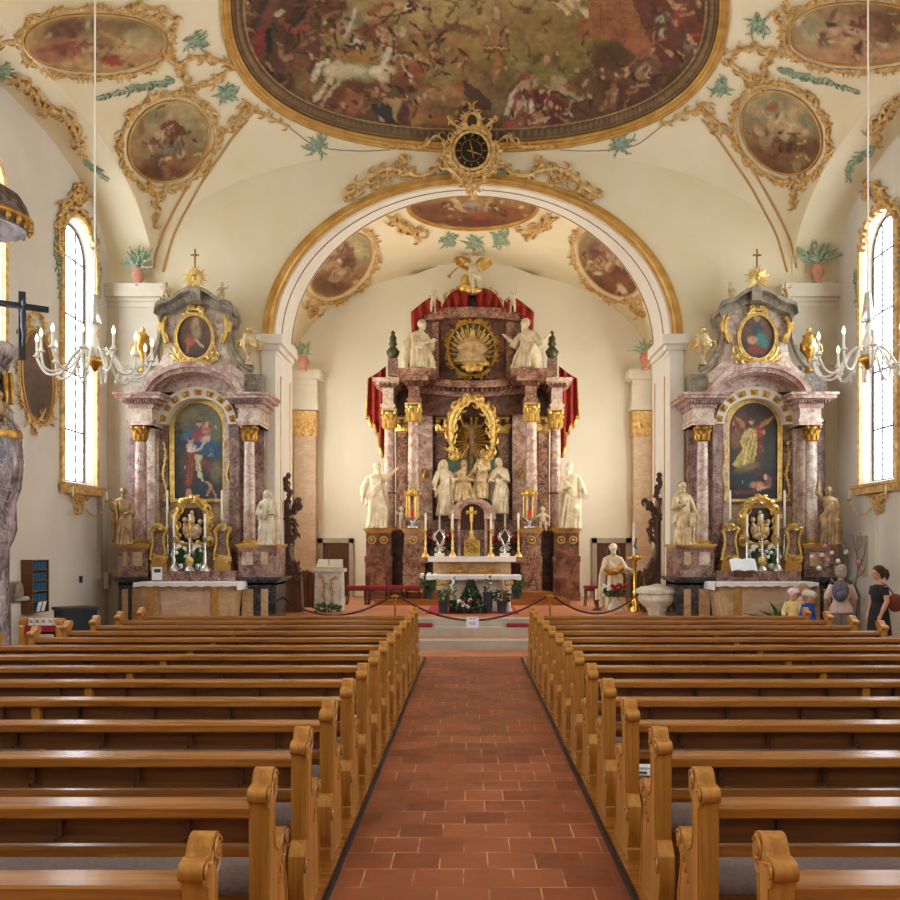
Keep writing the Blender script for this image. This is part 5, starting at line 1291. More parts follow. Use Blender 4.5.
    if L: st = [('e', 196, 330, 5, 9, -10, (150, 128, 84), .5), ('e', 190, 340, 5, 6, 0, (150, 80, 50), .5), ('l', [(188, 344), (187, 352)], 3, (150, 92, 66)), ('l', [(196, 340), (203, 347)], 2.5, (170, 150, 120)), ('e', 196, 321, 3, 3.5, 0, (176, 142, 104), .4)]
    else: st = [('e', 757, 328, 5, 8, 10, (58, 66, 76), .5), ('e', 762, 342, 6, 9, -10, (60, 112, 104), .5), ('e', 752, 340, 5, 4, 0, (176, 128, 96), .5), ('e', 757, 318, 3, 3.5, 0, (170, 130, 96), .4), ('e', 757, 350, 10, 4, 0, (126, 54, 40), .5)]
    picture('oval_painting', poly_span(pts), ps, sky_bg((112, 80, 56), (70, 46, 38), 316, 358), st, t, 'oil', 1, 50, 50, .02, 315.6, 358.4)
    o = Orn(ps, .05); o.ring(grow(pts, .8), 1.3); o.ring(grow(pts, 2.6), .9); B(o.mb, 'oval_frame', 'gilt', 60)
    c = X(194.5); o = Orn(ps, .06)
    for s in (-1, 1): o.vine([(c, 310), (c + s * 5, 309), (c + s * 9, 314)], 1.4, 2, 3, 4); o.scroll(c + s * 5, 308, 3, 0, s * 1.2, 1.1)
    o.leaf(c, 310, -PI / 2, 7, 1.6, 0); B(o.mb, 'oval_crest', 'gilt', 60); o = Orn(ps, .06)
    for s in (-1, 1):
        o.vine([(c, 363), (c + s * 4, 362), (c + s * 12, 360), (c + s * 18, 354), (c + s * 21, 346)], 1.3, 3, 3, 5); o.vine([(c + s * 10, 364), (c + s * 20, 358), (c + s * 24, 354)], 1.0, 5, 3, 4)
    B(o.mb, 'oval_ornament', 'gilt', 60)
    # altar painting and frame
    pts = [(X(174.5), 499), (X(174.5), 428)] + [(X(198.5 - 24 * math.cos(PI * k / 24)), 428 - 25 * math.sin(PI * k / 24)) for k in range(1, 24)] + [(X(222.5), 428), (X(222.5), 499)]
    ps = plane_surf(19.7)
    if L:
        bg = lambda x, y: [np.array([120, 116, 88.]) * (1 - k) + np.array([58, 58, 60.]) * k for k in np.clip((y - 410) / 60 + .15 * np.sin(x * .4), 0, 1)]
        st = [('e', 186, 414, 10, 6, 0, (138, 130, 90), .9), ('e', 212, 425, 10, 14, 10, (110, 116, 92), .9), ('e', 182, 446, 6, 14, 0, (58, 60, 66), .6), ('e', 192, 434, 12, 5, -20, (64, 104, 138), .6), ('e', 203, 444, 12, 8, 30, (46, 84, 120), .6), ('e', 213, 450, 9, 8, 20, (40, 84, 112), .6), ('e', 198, 435, 5.5, 6, 0, (156, 74, 64), .5), ('e', 198.5, 423.5, 2.6, 3.4, 0, (190, 146, 116), .4), ('e', 206, 429, 4, 5, 10, (188, 122, 100), .5), ('e', 207, 424, 2.2, 2.4, 0, (196, 150, 120), .4), ('e', 206, 439, 5, 3.5, -30, (206, 180, 160), .5),
              ('e', 191, 441, 3, 3.5, 20, (190, 150, 128), .4), ('e', 191, 448, 5, 4, 30, (214, 204, 186), .5), ('l', [(194, 452), (201, 448), (205, 442)], 2.4, (206, 186, 160)), ('p', [(188, 452), (196, 452), (194, 474), (190, 486), (185, 486)], (136, 66, 50)), ('p', [(195, 454), (202, 456), (201, 470), (204, 482), (197, 476)], (192, 186, 140)), ('e', 188, 494, 3, 5, 10, (186, 128, 116), .5), ('e', 184, 464, 4, 16, 0, (84, 68, 56), .6), ('e', 209, 478, 3, 3, 0, (46, 36, 32), .4), ('e', 204, 488, 9, 5, -20, (34, 66, 80), .5), ('l', [(206, 482), (212, 486), (207, 496)], 2.2, (186, 134, 96)), ('l', [(212, 488), (216, 498)], 1.8, (178, 126, 90)), ('e', 216, 472, 7, 10, 0, (112, 104, 78), .8), ('e', 206, 464, 6, 4, 20, (120, 70, 60), .7), ('e', 178, 432, 5, 2, 0, (70, 60, 50), .5)]
    else:
        bg = lambda x, y: [np.array([62, 54, 44.]) * (1 - k) + np.array([40, 36, 42.]) * k for k in np.clip((y - 405) / 80, 0, 1)]
        st = [('e', 737, 425, 9, 14, 0, (112, 62, 50), .9), ('e', 738, 440, 7, 8, 0, (136, 96, 62), .9), ('e', 752, 450, 16, 26, 10, (78, 60, 44), 1.0), ('p', [(734, 415), (744, 421), (748, 432), (740, 428)], (140, 92, 60)), ('p', [(776, 415), (762, 421), (756, 430), (766, 426)], (146, 102, 64)), ('e', 760, 432, 5, 6, -30, (164, 66, 58), .5), ('e', 761, 447, 4, 7, -20, (120, 44, 46), .6), ('p', [(748, 430), (757, 430), (757, 452), (752, 466), (738, 468), (733, 464), (742, 450)], (176, 156, 84)), ('l', [(745, 432), (742, 442), (744, 450)], 3.4, (196, 164, 104)), ('e', 751, 433, 5, 5, 0, (204, 176, 112), .5), ('l', [(750, 448), (744, 464)], 1.6, (206, 190, 120)), ('l', [(754, 446), (750, 462)], 1.4, (150, 126, 66)), ('e', 751.5, 422, 2.4, 3.2, 0, (200, 152, 104), .4), ('e', 746, 468, 12, 4, -20, (120, 100, 64), .7), ('e', 742, 480, 12, 8, 0, (30, 48, 54), .9), ('e', 757, 485, 7, 3.5, 0, (186, 130, 92), .5), ('l', [(758, 490), (768, 487), (769, 481)], 3, (196, 148, 108)), ('e', 766, 477, 2.4, 3, 0, (204, 160, 122), .4), ('e', 769, 482, 3, 6, 10, (120, 84, 60), .6), ('e', 744, 492, 12, 2, 0, (104, 56, 40), .6), ('e', 768, 446, 5, 20, 0, (48, 56, 38), .8)]
    q = random.Random(5 if L else 9); dabs = []
    for k in range(26):     # small lights and folds on the figures
        _, x, y = q.choice([e[:3] for e in st if e[0] == 'e']); c = q.choice([(200, 170, 136), (150, 116, 88), (70, 56, 50), (44, 40, 44), (120, 96, 74)] + ([(90, 120, 140), (170, 90, 76)] if L else [(150, 120, 80), (110, 60, 50)])); x += q.uniform(-4, 4); y += q.uniform(-4, 4); a = q.uniform(.6, 2.4)
        dabs.append(('l', [(x, y), (x + 3.2 * math.cos(a), y + 3.2 * math.sin(a))], q.uniform(.5, 1.1), c))
    if L: dabs += [('e', 198.5, 423.5, 2.3, 3.0, 0, (204, 164, 132), .3), ('e', 198.5, 421.5, 2.6, 1.4, 0, (84, 56, 40), .4), ('e', 207, 424, 2, 2.2, 0, (206, 164, 132), .3), ('e', 191, 440.5, 2.4, 2.9, 20, (200, 160, 136), .3), ('e', 190.4, 438.6, 2.4, 1.3, 10, (70, 48, 38), .4)] + [('l', [(190 + 1.4 * k, 456), (188 + 1.2 * k, 482)], .7, (96, 44, 36) if k % 2 else (168, 90, 66)) for k in range(4)] + [('l', [(197 + 1.5 * k, 458), (199 + 1.2 * k, 474)], .6, (214, 208, 170) if k % 2 else (140, 134, 96)) for k in range(3)]
    else: dabs += [('e', 751.5, 422, 2.0, 2.7, 0, (212, 166, 120), .3), ('e', 751.5, 420, 2.4, 1.3, 0, (110, 72, 44), .4)] + [('l', [(749 + 1.8 * k, 436), (741 + 2.4 * k, 463)], .7, (206, 190, 120) if k % 2 else (128, 108, 56)) for k in range(5)] + [('l', [(736 + 2 * k, 416 + 1.5 * k), (742 + 1.2 * k, 427)], .6, (176, 130, 84)) for k in range(4)] + [('l', [(774 - 2 * k, 416 + 1.5 * k), (763 - 1.2 * k, 427)], .6, (180, 136, 88)) for k in range(4)]
    picture('altar_painting', poly_span(pts), ps, bg, st + dabs, t, 'oil', 1.15, 100, 170, .03, 403, 499)
    o = Orn(ps, .06); fr = pts
    for g, w in ((1.1, 1.2), (3.0, 1.0), (4.6, .9)): o.line(grow(pts, g) + [grow(pts, g)[0]], w, 6)
    B(o.mb, 'painting_frame', 'gilt', 60)
    # predella and mensa
    m = MB(); R(m, 151, 235, 571, 584, 18.75, 1.0); B(m, 'predella', 'mauve_marble')
    m = MB(); R(m, 165, 226, 545, 571, 19.5, .3); cornice(m, *sorted((X(165), X(226))), 543, 547, 19.5, .3, ((.2, 1),)); B(m, 'gradine', 'beige_marble')
    d = 18.1; S = d / F
    zt, zb = wz(586, d), .15; xa, xb = sorted((X(137), X(232))); xc, xd = sorted((X(147), X(226)))
    m = MB(); m.taper((wx(xc, d), wx(xd, d), d + .25, d + .9, zb), (wx(xa, d), wx(xb, d), d + .08, d + .9, zt)); B(m, 'altar_body', 'beige_marble')
    m = MB(); m.taper((wx(X(158), d) - .02, wx(X(158), d) + .02, d + .1, d + .2, zb), (wx(X(158), d) - .02, wx(X(158), d) + .02, d + .1, d + .2, zb + .01))
    m = MB(); xe, xf = sorted((X(158), X(209))); m.prism([(xe, 592), (xf, 592), (xf - 2, 622), (xe + 2, 622)], lambda x, y, w: (wx(x, d), w + .0025 * (y - 592) , wz(y, d)), d + .08, d + .3); B(m, 'front_panel', 'salmon_marble')
    for x in (149, 213.5):
        m = MB(); x0 = X(x); m.prism([(x0 - 2.5, 587), (x0 + 2.5, 587), (x0 + 2.2, 624), (x0 - 2.2, 624)], lambda x, y, w: (wx(x, d), w + .0025 * (y - 587), wz(y, d)), d + .05, d + .3); B(m, 'altar_pilaster', 'gilt_flat')
    xa, xb = sorted((X(134), X(236)))
    m = MB(); m.box(wx(xa, d), wx(xb, d), d, d + .95, wz(585, d), wz(583, d)); B(m, 'altar_slab', 'stone')
    cl = MB(); cl.box(wx(xa, d) - .01, wx(xb, d) + .01, d - .01, d + .9, wz(583, d) + .002, wz(583, d) + .012)
    fz = lambda u: wz(583, d) + .008 - (.09 + .012 * math.sin(u * 50))
    cl.slab(lambda u, v: (wx(xa, d) - .01 + (wx(xb, d) - wx(xa, d) + .02) * u, d - .012 - .006 * math.sin(u * 70) * v, wz(583, d) + .01 + (fz(u) - wz(583, d)) * v), 60, 4, (0, -.006, 0))
    for s, xx in ((-1, wx(xa, d) - .012), (1, wx(xb, d) + .012)):
        cl.slab(lambda u, v: (xx + s * .01 * v, d + .0 + .9 * u, wz(583, d) + .01 - .16 * v), 6, 3, (s * .006, 0, 0))
    tag(cl.build('altar_cloth', 'cloth_white', None, 40), 'white linen cloth over the table of the ' + near, 'cloth')
    # sunburst with cross
    c = X(195); p = PX(c, 278, 19.4); sb = thing('sunburst', 'gilded sunburst with a small cross crowning the ' + near, 'finial', PX(c, 289, 19.4), 'sunburst finials')
    m = MB(); S = 19.4 / F
    for k in range(24):
        a = 2 * PI * k / 24; l = (13.5 if k % 2 else 11) * S
        m.tube([p + Vector((math.cos(a) * .08, 0, math.sin(a) * .08)), p + Vector((math.cos(a) * l * .6, 0, math.sin(a) * l * .6)), p + Vector((math.cos(a) * l, 0, math.sin(a) * l))], [.022, .024, .004], 5)
    m.build('ray', 'gilt', sb); m = MB(); m.blob(p + Vector((0, -.04, 0)), (.06, .05, .07), 10, 8); m.build('heart', 'gilt', sb)
    m = MB(); m.tube([PX(c, 268, 19.4), PX(c, 249, 19.4)], .022, 6); m.tube([PX(c - 4, 255, 19.4), PX(c + 4, 255, 19.4)], .02, 6); m.build('cross', 'gilt_dark', sb); m = MB(); m.lathe([(.1, 0), (.06, .1), (.05, .12)], p.x, 19.4, 10, z0=wz(291, 19.4)); m.build('foot', 'gilt', sb)
    # cherubs and urns
    for x, s, lb in ((166, -1, 'outer'), (222, 1, 'inner')):
        mb = putto(PX(X(x), 302, 19.1), 18 / F * 19.1 * 1.1, 0.3 * s, flip=(s > 0) == L); statue('gilded cherub sitting on the %s side of the crown of the %s' % (lb, near), mb, 'statue_gold', 'statue', 'cherub_statue', 'cherubs on the side altars')
    for x, y0, y1, mt, lb in ((249, 327, 365, 'gilt', 'ivory and gold urn standing on the arch side of the '), (143, 327, 372, 'gilt_dark', 'dark gilded urn standing on the window side of the ')):
        b = PX(X(x), y1, 19.35); u = thing('urn', lb + near, 'urn', b, 'urns on the side altars'); h = (y1 - y0) / F * 19.35
        m = MB(); m.lathe([(.1, 0), (.1, h * .04), (.04, h * .1), (.04, h * .3), (.1, h * .36), (.17, h * .5), (.19, h * .62), (.12, h * .75), (.14, h * .8)], b.x, b.y, 16, z0=b.z); m.build('bowl', mt if x < 200 else 'statue_gold', u, 60)
        m = MB(); m.lathe([(.13, h * .8), (.08, h * .86), (.03, h * .9), (.055, h * .94), (.05, h * .97), (.01, h * 1.0)], b.x, b.y, 12, z0=b.z); m.build('lid', 'gilt', u, 60)
        m = MB()
        for q in (-1, 1): m.tube([(b.x + q * .17, b.y, b.z + h * .66), (b.x + q * .27, b.y, b.z + h * .6), (b.x + q * .3, b.y, b.z + h * .46), (b.x + q * .22, b.y, b.z + h * .42)], [.025, .025, .02, .02], 6)
        for k in range(7): a = 2 * PI * k / 7; m.blob((b.x + .16 * math.cos(a), b.y + .16 * math.sin(a), b.z + h * .52), (.04, .04, .07), 6, 5)
        m.build('garland', 'gilt', u, 60)
    # relief shrine, reliquaries, candlesticks, cross, flowers
    c = X(192); ps = plane_surf(19.2)
    g = thing('altar_shrine', 'gilded openwork shrine with relief figures on the ' + near, 'shrine', PX(c, 547, 19.2), 'shrines on the side altars')
    m = MB(); m.bpx(c - 16, c + 16, 508, 544, 19.3, .1); m.build('backboard', 'walnut', g, 20)
    o = Orn(ps, .0)
    for s in (-1, 1):
        o.vine([(c + s * 17, 546), (c + s * 15, 532), (c + s * 17, 520), (c + s * 14, 510), (c + s * 10, 503)], 2.2, 4, 3, 5); o.scroll(c + s * 18, 515, 4, 0, s * 1.2, 1.6); o.scroll(c + s * 17, 541, 5, 1, -s * 1.1, 1.8); o.vine([(c + s * 18, 546), (c + s * 8, 544), (c, 546)], 1.8, 8, 3, 4); o.vine([(c + s * 14, 508), (c + s * 8, 502), (c, 498)], 2.6, 9, 3, 5)
    for k in range(9): o.leaf(c - 10 + 2.5 * k, 505 - 4 * math.sin(PI * k / 8), -PI / 2 + (k - 4) * .2, 6, 2.0, .5)
    o.mb.build('openwork_frame', 'gilt', g, 60)
    m = MB(); S = 19.2 / F
    for (dx, y, rx, rz) in ((0, 520, 3, 7), (-6, 530, 4, 6), (6, 531, 4, 6), (0, 536, 8, 4), (-7, 520, 2.5, 3), (8, 522, 2.5, 3), (0, 513, 2, 2.5), (-7, 525, 2, 2.2), (6, 526, 2, 2.2), (3, 530, 3, 6), (-2, 530, 2.5, 5)): m.blob(PX(c + dx, y, 19.22), (rx * S, .06, rz * S), 9, 7)
    m.build('relief_figure', 'statue_gold', g, 60)
    for x, lb in ((158.5, 'outer'), (222, 'inner')):
        cx = X(x); b = PX(cx, 571, 18.95); q = thing('reliquary', 'waisted gilt reliquary with glass front at the %s end of the %s' % (lb, near), 'reliquary', b, 'reliquaries on the side altars')
        m = MB(); m.bpx(cx - 8.5, cx + 8.5, 564, 571, 18.95, .3); m.bpx(cx - 7.5, cx + 7.5, 560, 565, 18.98, .26); m.build('stand', 'gilt_flat', q, 20)
        m = MB(); m.ppx([(cx - 6, 560), (cx - 5, 550), (cx - 4, 544), (cx - 5, 534), (cx - 6, 531), (cx + 6, 531), (cx + 5, 534), (cx + 4, 544), (cx + 5, 550), (cx + 6, 560)], 19.02, .15); m.build('case', 'mauve_marble', q, 30)
        o = Orn(plane_surf(18.98), 0.0)
        for s in (-1, 1): o.line([(cx + s * a, b_) for a, b_ in smooth_line([(8, 560), (7, 551), (5.2, 543), (6, 535), (8, 531)], 4)], [1.7] * 17, 6); o.scroll(cx + s * 6, 557, 3.2, 0, s * 1.1, 1.3)
        o.vine([(cx - 8, 531), (cx - 4, 528), (cx, 525), (cx + 4, 528), (cx + 8, 531)], 1.8, 4, 2.5, 3); o.vine([(cx - 7, 560), (cx, 557), (cx + 7, 560)], 1.8, 3, 2.5, 3); o.mb.build('scroll_frame', 'gilt', q, 60)
    for x, y0, ys_, yb, lb in ((174, 514, 537, 571, 'front outer'), (205, 514, 537, 571, 'front inner'), (167.5, 490, 527, 571, 'rear outer'), (222, 490, 519, 571, 'rear inner')):
        dd = 18.8 if 'front' in lb else 19.25
        candle('tall white candle on a silver stick, %s place on the %s' % (lb, near), X(x), y0, yb, ys_, dd, 'silver', 'silver candlesticks on the side altars', 2.4, 11)
    cx = X(189.5); b = PX(cx, 571, 18.8); q = thing('altar_cross', 'small silver crucifix standing in the middle of the ' + near, 'crucifix', b)
    m = MB(); m.lathe([(.12, 0), (.1, .05), (.04, .12), (.05, .2), (.02, .3), (.02, .72)], b.x, b.y, 12, z0=b.z); m.tube([PX(cx, 540, 18.8), PX(cx, 514, 18.8)], .03, 6); m.tube([PX(cx - 6, 525, 18.8), PX(cx + 6, 525, 18.8)], .028, 6); m.build('cross', 'silver', q, 60)
    m = MB(); m.tube([PX(cx, 523, 18.77), PX(cx + .5, 530, 18.76), PX(cx, 538, 18.77)], [.035, .04, .02], 7); m.tube([PX(cx - 5, 523.5, 18.77), PX(cx, 525, 18.76), PX(cx + 5, 523.5, 18.77)], .02, 6); m.blob(PX(cx + .4, 521.5, 18.75), .04, 8, 6); m.build('body', 'gilt', q, 60)
    m = MB(); m.blob(PX(cx, 561, 18.72), (.09, .04, .1), 10, 8); m.build('cartouche', 'gilt', q, 60)
    for x in (181, 198):
        cx = X(x); b = PX(cx, 571, 18.95); q = thing('flower_arrangement', 'small bunch of white flowers and leaves on the %s, %s of its cross' % (near, 'outward' if x < 190 else 'inward'), 'flowers', b, 'flowers on the side altars'); r = random.Random(int(x))
        m = MB(); m.lathe([(.06, 0), (.1, .12), (.08, .16)], b.x, b.y, 10, z0=b.z); m.build('vase', 'silver', q, 60)
        m = MB()
        for k in range(26): a, e = r.uniform(0, 6.3), r.uniform(.2, 1.5); m.tube([b + Vector((0, 0, .14)), b + Vector((.2 * math.cos(a) * math.cos(e), .12 * math.sin(a) * math.cos(e), .14 + .38 * math.sin(e)))], [.008, .02], 5)
        m.build('foliage', 'leaf', q)
        m = MB()
        for k in range(18): a, e = r.uniform(0, 6.3), r.uniform(.3, 1.5); m.blob(b + Vector((.19 * math.cos(a) * math.cos(e), -.06 + .12 * math.sin(a) * math.cos(e), .18 + .36 * math.sin(e))), (.04, .035, .04), 7, 5)
        m.build('blossom', 'white_flower', q, 60)
    return t
side_altar(-1); side_altar(1)
statue('ivory saint with a staff on the outer pedestal of the mother-and-child altar', FIG(124, 488, 545, 18.75, turn=.35, beard=True, seed=3, arms=[((-.17, -.06, .62), (-.19, -.14, .74)), ((.15, -.05, .6), (.06, -.16, .56))]), 'statue_bronze', extra=[('staff', MB().tube([PX(115, 500, 18.6), PX(117, 520, 18.6), PX(119, 545, 18.7)], .02, 6), 'gilt_dark')])
statue('veiled ivory saint holding a child on the arch-side pedestal of the mother-and-child altar', FIG(268, 490, 545.5, 18.75, turn=-.3, hair='veil', seed=5, arms=[((-.15, -.1, .6), (.0, -.18, .62)), ((.15, -.1, .6), (.03, -.18, .66))]), 'statue', extra=[('child', remeshed(MB().blob(PX(263, 513, 18.55), (.09, .08, .16), 10, 8).blob(PX(261, 505.5, 18.5), (.06, .065, .07), 10, 8).tube([PX(262, 512, 18.5), PX(259, 516, 18.45), PX(258, 520, 18.45)], .03, 6), .018), 'statue')])
statue('gilded bishop-like saint on the arch-side pedestal of the guardian-angel altar', FIG(682, 482, 546, 18.75, turn=.25, beard=True, seed=8, arms=[((-.16, -.06, .6), (-.08, -.17, .62)), ((.17, -.05, .6), (.2, -.12, .48))]), 'statue_gold', extra=[('book', MB().bpx(690, 696, 513, 526, 18.5, .08), 'statue_gold')])
statue('ivory saint raising one arm on the outer pedestal of the guardian-angel altar', FIG(829, 487, 545, 18.75, turn=-.35, sway=.03, hair='short', seed=9, fold=.06, arms=[((-.17, -.02, .92), (-.16, -.03, 1.12)), ((.16, -.02, .6), (.14, -.1, .46))]), 'statue_bronze')
# mass card and missal on the side altars
m = MB(); m.bpx(152, 162, 567, 580, 18.45, .012); c = thing('altar_card', 'white printed card with a dark picture standing on the mother-and-child altar', 'card', PX(157, 580, 18.45)); m.build('card', 'paper', c, 0); m = MB(); m.bpx(154, 160.5, 569, 572.5, 18.44, .008); m.build('picture', 'ink', c, 0)
c = thing('missal', 'open white book on a low stand on the guardian-angel altar', 'book', PX(745, 575, 18.4)); m = MB(); m.bpx(737, 753, 571, 577, 18.45, .2); m.build('stand', 'walnut', c, 20)
m = MB()
for s in (-1, 1): m.slab(lambda u, v: (wx(745, 18.4) + s * u * .27, 18.42 + .16 * v, wz(571, 18.4) + .24 * v + .03 * math.sin(PI * u)), 8, 4, (0, .02, -.01))
m.build('page', 'paper', c, 40)

# ------------------------------------------------------------------ high altar
HX = 472.5
t = thing('high_altar', 'towering red marble high altar with gilded capitals in the apse', 'altar', PX(HX, 600, 26.5))
def HB(m, n, mt, sm=25): return m.build(n, mt, t, sm)
def mir(x): return 2 * HX - x
def both(fn):
    for s in (0, 1): fn((lambda x: x) if s == 0 else mir, s)
def RR(m, X, x0, x1, y0, y1, d, dep): a, b = sorted((X(x0), X(x1))); return m.bpx(a, b, y0, y1, d, dep)
def side(X, s):
    # plinths with rosettes
    for (x0, x1, d) in ((366, 391, 25.7), (404, 424, 25.5)):
        m = MB(); RR(m, X, x0, x1, 532, 558, d, 1.6); a, b = sorted((X(x0), X(x1)))
        m.bpx(a - 1.5, b + 1.5, 556, 562, d - .05, 1.6); m.bpx(a - .8, b + .8, 561, 594, d - .03, 1.6); m.bpx(a - 1.5, b + 1.5, 593, 606, d - .07, 1.6); pp = HB(m, 'plinth', 'red_marble_d' if x0 < 400 else 'red_marble')
        m = MB(); cornice(m, a, b, 528.5, 533, d, 1.6, ((.15, .5), (.5, 1))); m.build('ledge', 'gilt_flat', pp, 25)
        for rx in ((372, 384) if x0 < 400 else (413.5,)):
            m = MB(); rosette(m, X(rx), 540, 3.4, d - .01); m.build('rosette', 'gilt', pp, 60)
    m = MB(); RR(m, X, 391, 404, 532, 606, 26.6, .6); HB(m, 'recess', 'red_marble_d')
    # columns and pilasters
    column(t, X(389.5), 26.0, 410, 530, 11.5, 'pink_marble', 20, 4)
    column(t, X(413.5), 25.8, 404, 530, 12, 'pink_marble', 19, 4)
    for (x, w, y0, d, mt) in ((402, 9, 416, 26.9, 'red_marble'), (425, 15, 412, 26.7, 'pink_marble'), (442, 11, 416, 26.9, 'red_marble')):
        m = MB(); RR(m, X, x - w / 2, x + w / 2, 432 if w < 14 else 412, 530, d, .5); HB(m, 'pilaster', mt)
        if w < 14:
            o = Orn(plane_surf(d - .03), .04); c = X(x)
            for k in range(4): o.leaf(c - 4 + 2.7 * k, 431, -PI / 2 + (k - 1.5) * .15, 9, 2.6, .5 * (1 if k > 1 else -1))
            o.line([(c - w / 2, 432), (c + w / 2, 432)], 1.4); o.line([(c - w / 2 - 1, 418), (c + w / 2 + 1, 418)], 1.4); o.scroll(c - 4, 421, 2, 0, 1, 1); o.scroll(c + 4, 421, 2, 0, -1, 1); HB(o.mb, 'pilaster_capital', 'gilt', 60)
    # fluted lower part of outer columns: gilded ring
    m = MB(); p = PX(X(389.5), 494, 26.0); m.lathe([(.19, 0), (.2, .02), (.19, .05)], p.x, p.y, 20, z0=p.z); HB(m, 'column_ring', 'red_marble_d')
    # impost blocks and cornices
    for (x, w, yb, d, yt, mt) in ((388, 11, 410, 25.8, 385, 'pale_marble'), (414, 11, 404, 25.6, 383, 'red_marble')):
        a, b = sorted((X(x - w / 2), X(x + w / 2)))
        m = MB(); m.bpx(a, b, yt, yb, d, 1.3); cornice(m, a, b, yb - 6, yb, d, 1.3, ((.1, .5), (.3, 1))); HB(m, 'impost', mt)
        m = MB(); cornice(m, a, b, yt - (6 if x < 400 else 12), yt + 3, d, 1.3, ((.2, .3), (.6, .6), (1.0, 1.0))); cc = HB(m, 'cornice', 'pale_marble' if x < 400 else 'red_marble')
        m = MB(); dentils(m, a - 4, b + 4, yt - 1, 4, d, 4, .18); m.build('dentil', 'red_marble_d', cc, 25)
    m = MB(); RR(m, X, 392, 410, 372, 412, 26.9, .6); HB(m, 'frieze', 'red_marble_d')
    m = MB(); p = PX(X(424), 478, 26.66); o = Orn(plane_surf(26.66), .04); o.ring(ell_pts(X(424), 473, 2.6, 4.5, 16), .9); o.leaf(X(424), 478, -PI / 2, 9, 1.6, .3); HB(o.mb, 'cartouche', 'gilt_dark', 60)
    # green finial urns
    b = PX(X(393), 376, 26.2); u = thing('finial_urn', 'green and gold finial urn on the %s shoulder of the high altar' % ('lectern-side' if s == 0 else 'font-side'), 'urn', b, 'finial urns'); h = 45 / F * 26.2
    m = MB(); m.box(b.x - .14, b.x + .14, b.y - .14, b.y + .14, b.z, b.z + h * .38); m.build('block', 'mauve_marble', u, 20)
    m = MB(); m.lathe([(.1, 0), (.17, h * .08), (.2, h * .16), (.12, h * .24), (.06, h * .28)], b.x, b.y, 14, z0=b.z + h * .38); m.build('bowl', 'bronze_green', u, 60)
    m = MB(); m.lathe([(.06, 0), (.13, h * .06), (.09, h * .14), (.11, h * .2), (.05, h * .28), (.07, h * .32), (.0, h * .38)], b.x, b.y, 12, z0=b.z + h * .64); m.build('flame', 'bronze_green', u, 60)
both(side)
# core walls
m = MB(); m.bpx(396, 549, 384, 606, 27.1, .55); HB(m, 'back_wall', 'red_marble_d')
m = MB(); m.bpx(424, 521, 520, 600, 26.2, .9); HB(m, 'altar_wall', 'red_marble')
# curved main cornice bulging forward between the inner columns
def curve_band(y0, y1, x0, x1, d0, bulge, dip, dep, n=24):
    m = MB(); f = lambda u: math.sin(PI * u)
    v = []
    for k in range(n + 1):
        u = k / n; x = x0 + (x1 - x0) * u; d = d0 - bulge * f(u)
        for (y, e) in ((y0, 0), (y1, 0)): v.append((wx(x, d0), d, wz(y + dip * f(u), d0)))
        for (y, e) in ((y0, 0), (y1, 0)): v.append((wx(x, d0), d0 + dep, wz(y + dip * f(u), d0)))
    fs = []
    for k in range(n):
        a = 4 * k; b = a + 4
        fs += [(a, a + 1, b + 1, b), (a, b, b + 2, a + 2), (a + 1, a + 3, b + 3, b + 1), (a + 2, b + 2, b + 3, a + 3)]
    fs += [(0, 2, 3, 1), (4 * n, 4 * n + 1, 4 * n + 3, 4 * n + 2)]
    return m.add(v, fs)
HB(curve_band(377, 384, 420, 525, 26.3, .55, 7, .8), 'main_cornice', 'red_marble')
m = MB()
for k in range(1, 22):
    u = k / 22; f = math.sin(PI * u); x = 420 + 105 * u; d = 26.3 - .5 * f; m.box(wx(x, 26.3) - .05, wx(x, 26.3) + .05, d, d + .2, wz(388 + 7 * f, 26.3), wz(384.5 + 7 * f, 26.3))
HB(m, 'dentil', 'red_marble_d'); HB(curve_band(388, 393, 420, 525, 26.3, .4, 6, .8), 'lower_moulding', 'red_marble')
HB(curve_band(392, 414, 419, 526, 26.5, .3, 2, .7), 'frieze', 'red_marble_d')
# attic storey with the glory relief
HB(curve_band(320, 380, 433, 512, 26.5, .2, 0, .9), 'attic', 'red_marble_d')
both(lambda X, s: HB(RR(MB(), X, 422, 433, 318, 378, 26.6, .8), 'attic_pilaster', 'red_marble'))
both(lambda X, s: HB(RR(MB(), X, 432, 439, 322, 378, 26.35, .5), 'attic_inner_pilaster', 'red_marble'))
HB(curve_band(311, 321, 418, 527, 26.4, .35, -1, .9), 'attic_cornice', 'red_marble')
m = MB(); c = PX(HX - .5, 349, 26.25); S = 26.25 / F
m.prism(ell_pts(HX - .5, 349, 23, 26, 40), lambda x, y, w: (wx(x, 26.25), w, wz(y, 26.25)), 26.22, 26.4); HB(m, 'relief_ground', 'bronze_green')
m = MB()
for k in range(32):
    a = PI * (-.15 + 1.3 * k / 31); l = (25 if k % 2 else 20) * S
    m.tube([c + Vector((math.cos(a) * .2, -.05, math.sin(a) * .2 - .1)), c + Vector((math.cos(a) * l, -.06, math.sin(a) * l))], [.015, .028], 5)
HB(m, 'ray', 'gilt')
o = Orn(plane_surf(26.2), .04); o.frame(ell_pts(HX - .5, 349, 23, 27, 40), 1.3, 5, 5, 5); o.ring(ell_pts(HX - .5, 349, 23.5, 26.5, 40), 1.2); HB(o.mb, 'relief_border', 'gilt_dark', 60)
mb = MB(); P = lambda x, y, dy=0: PX(x, y, 26.1 + dy)
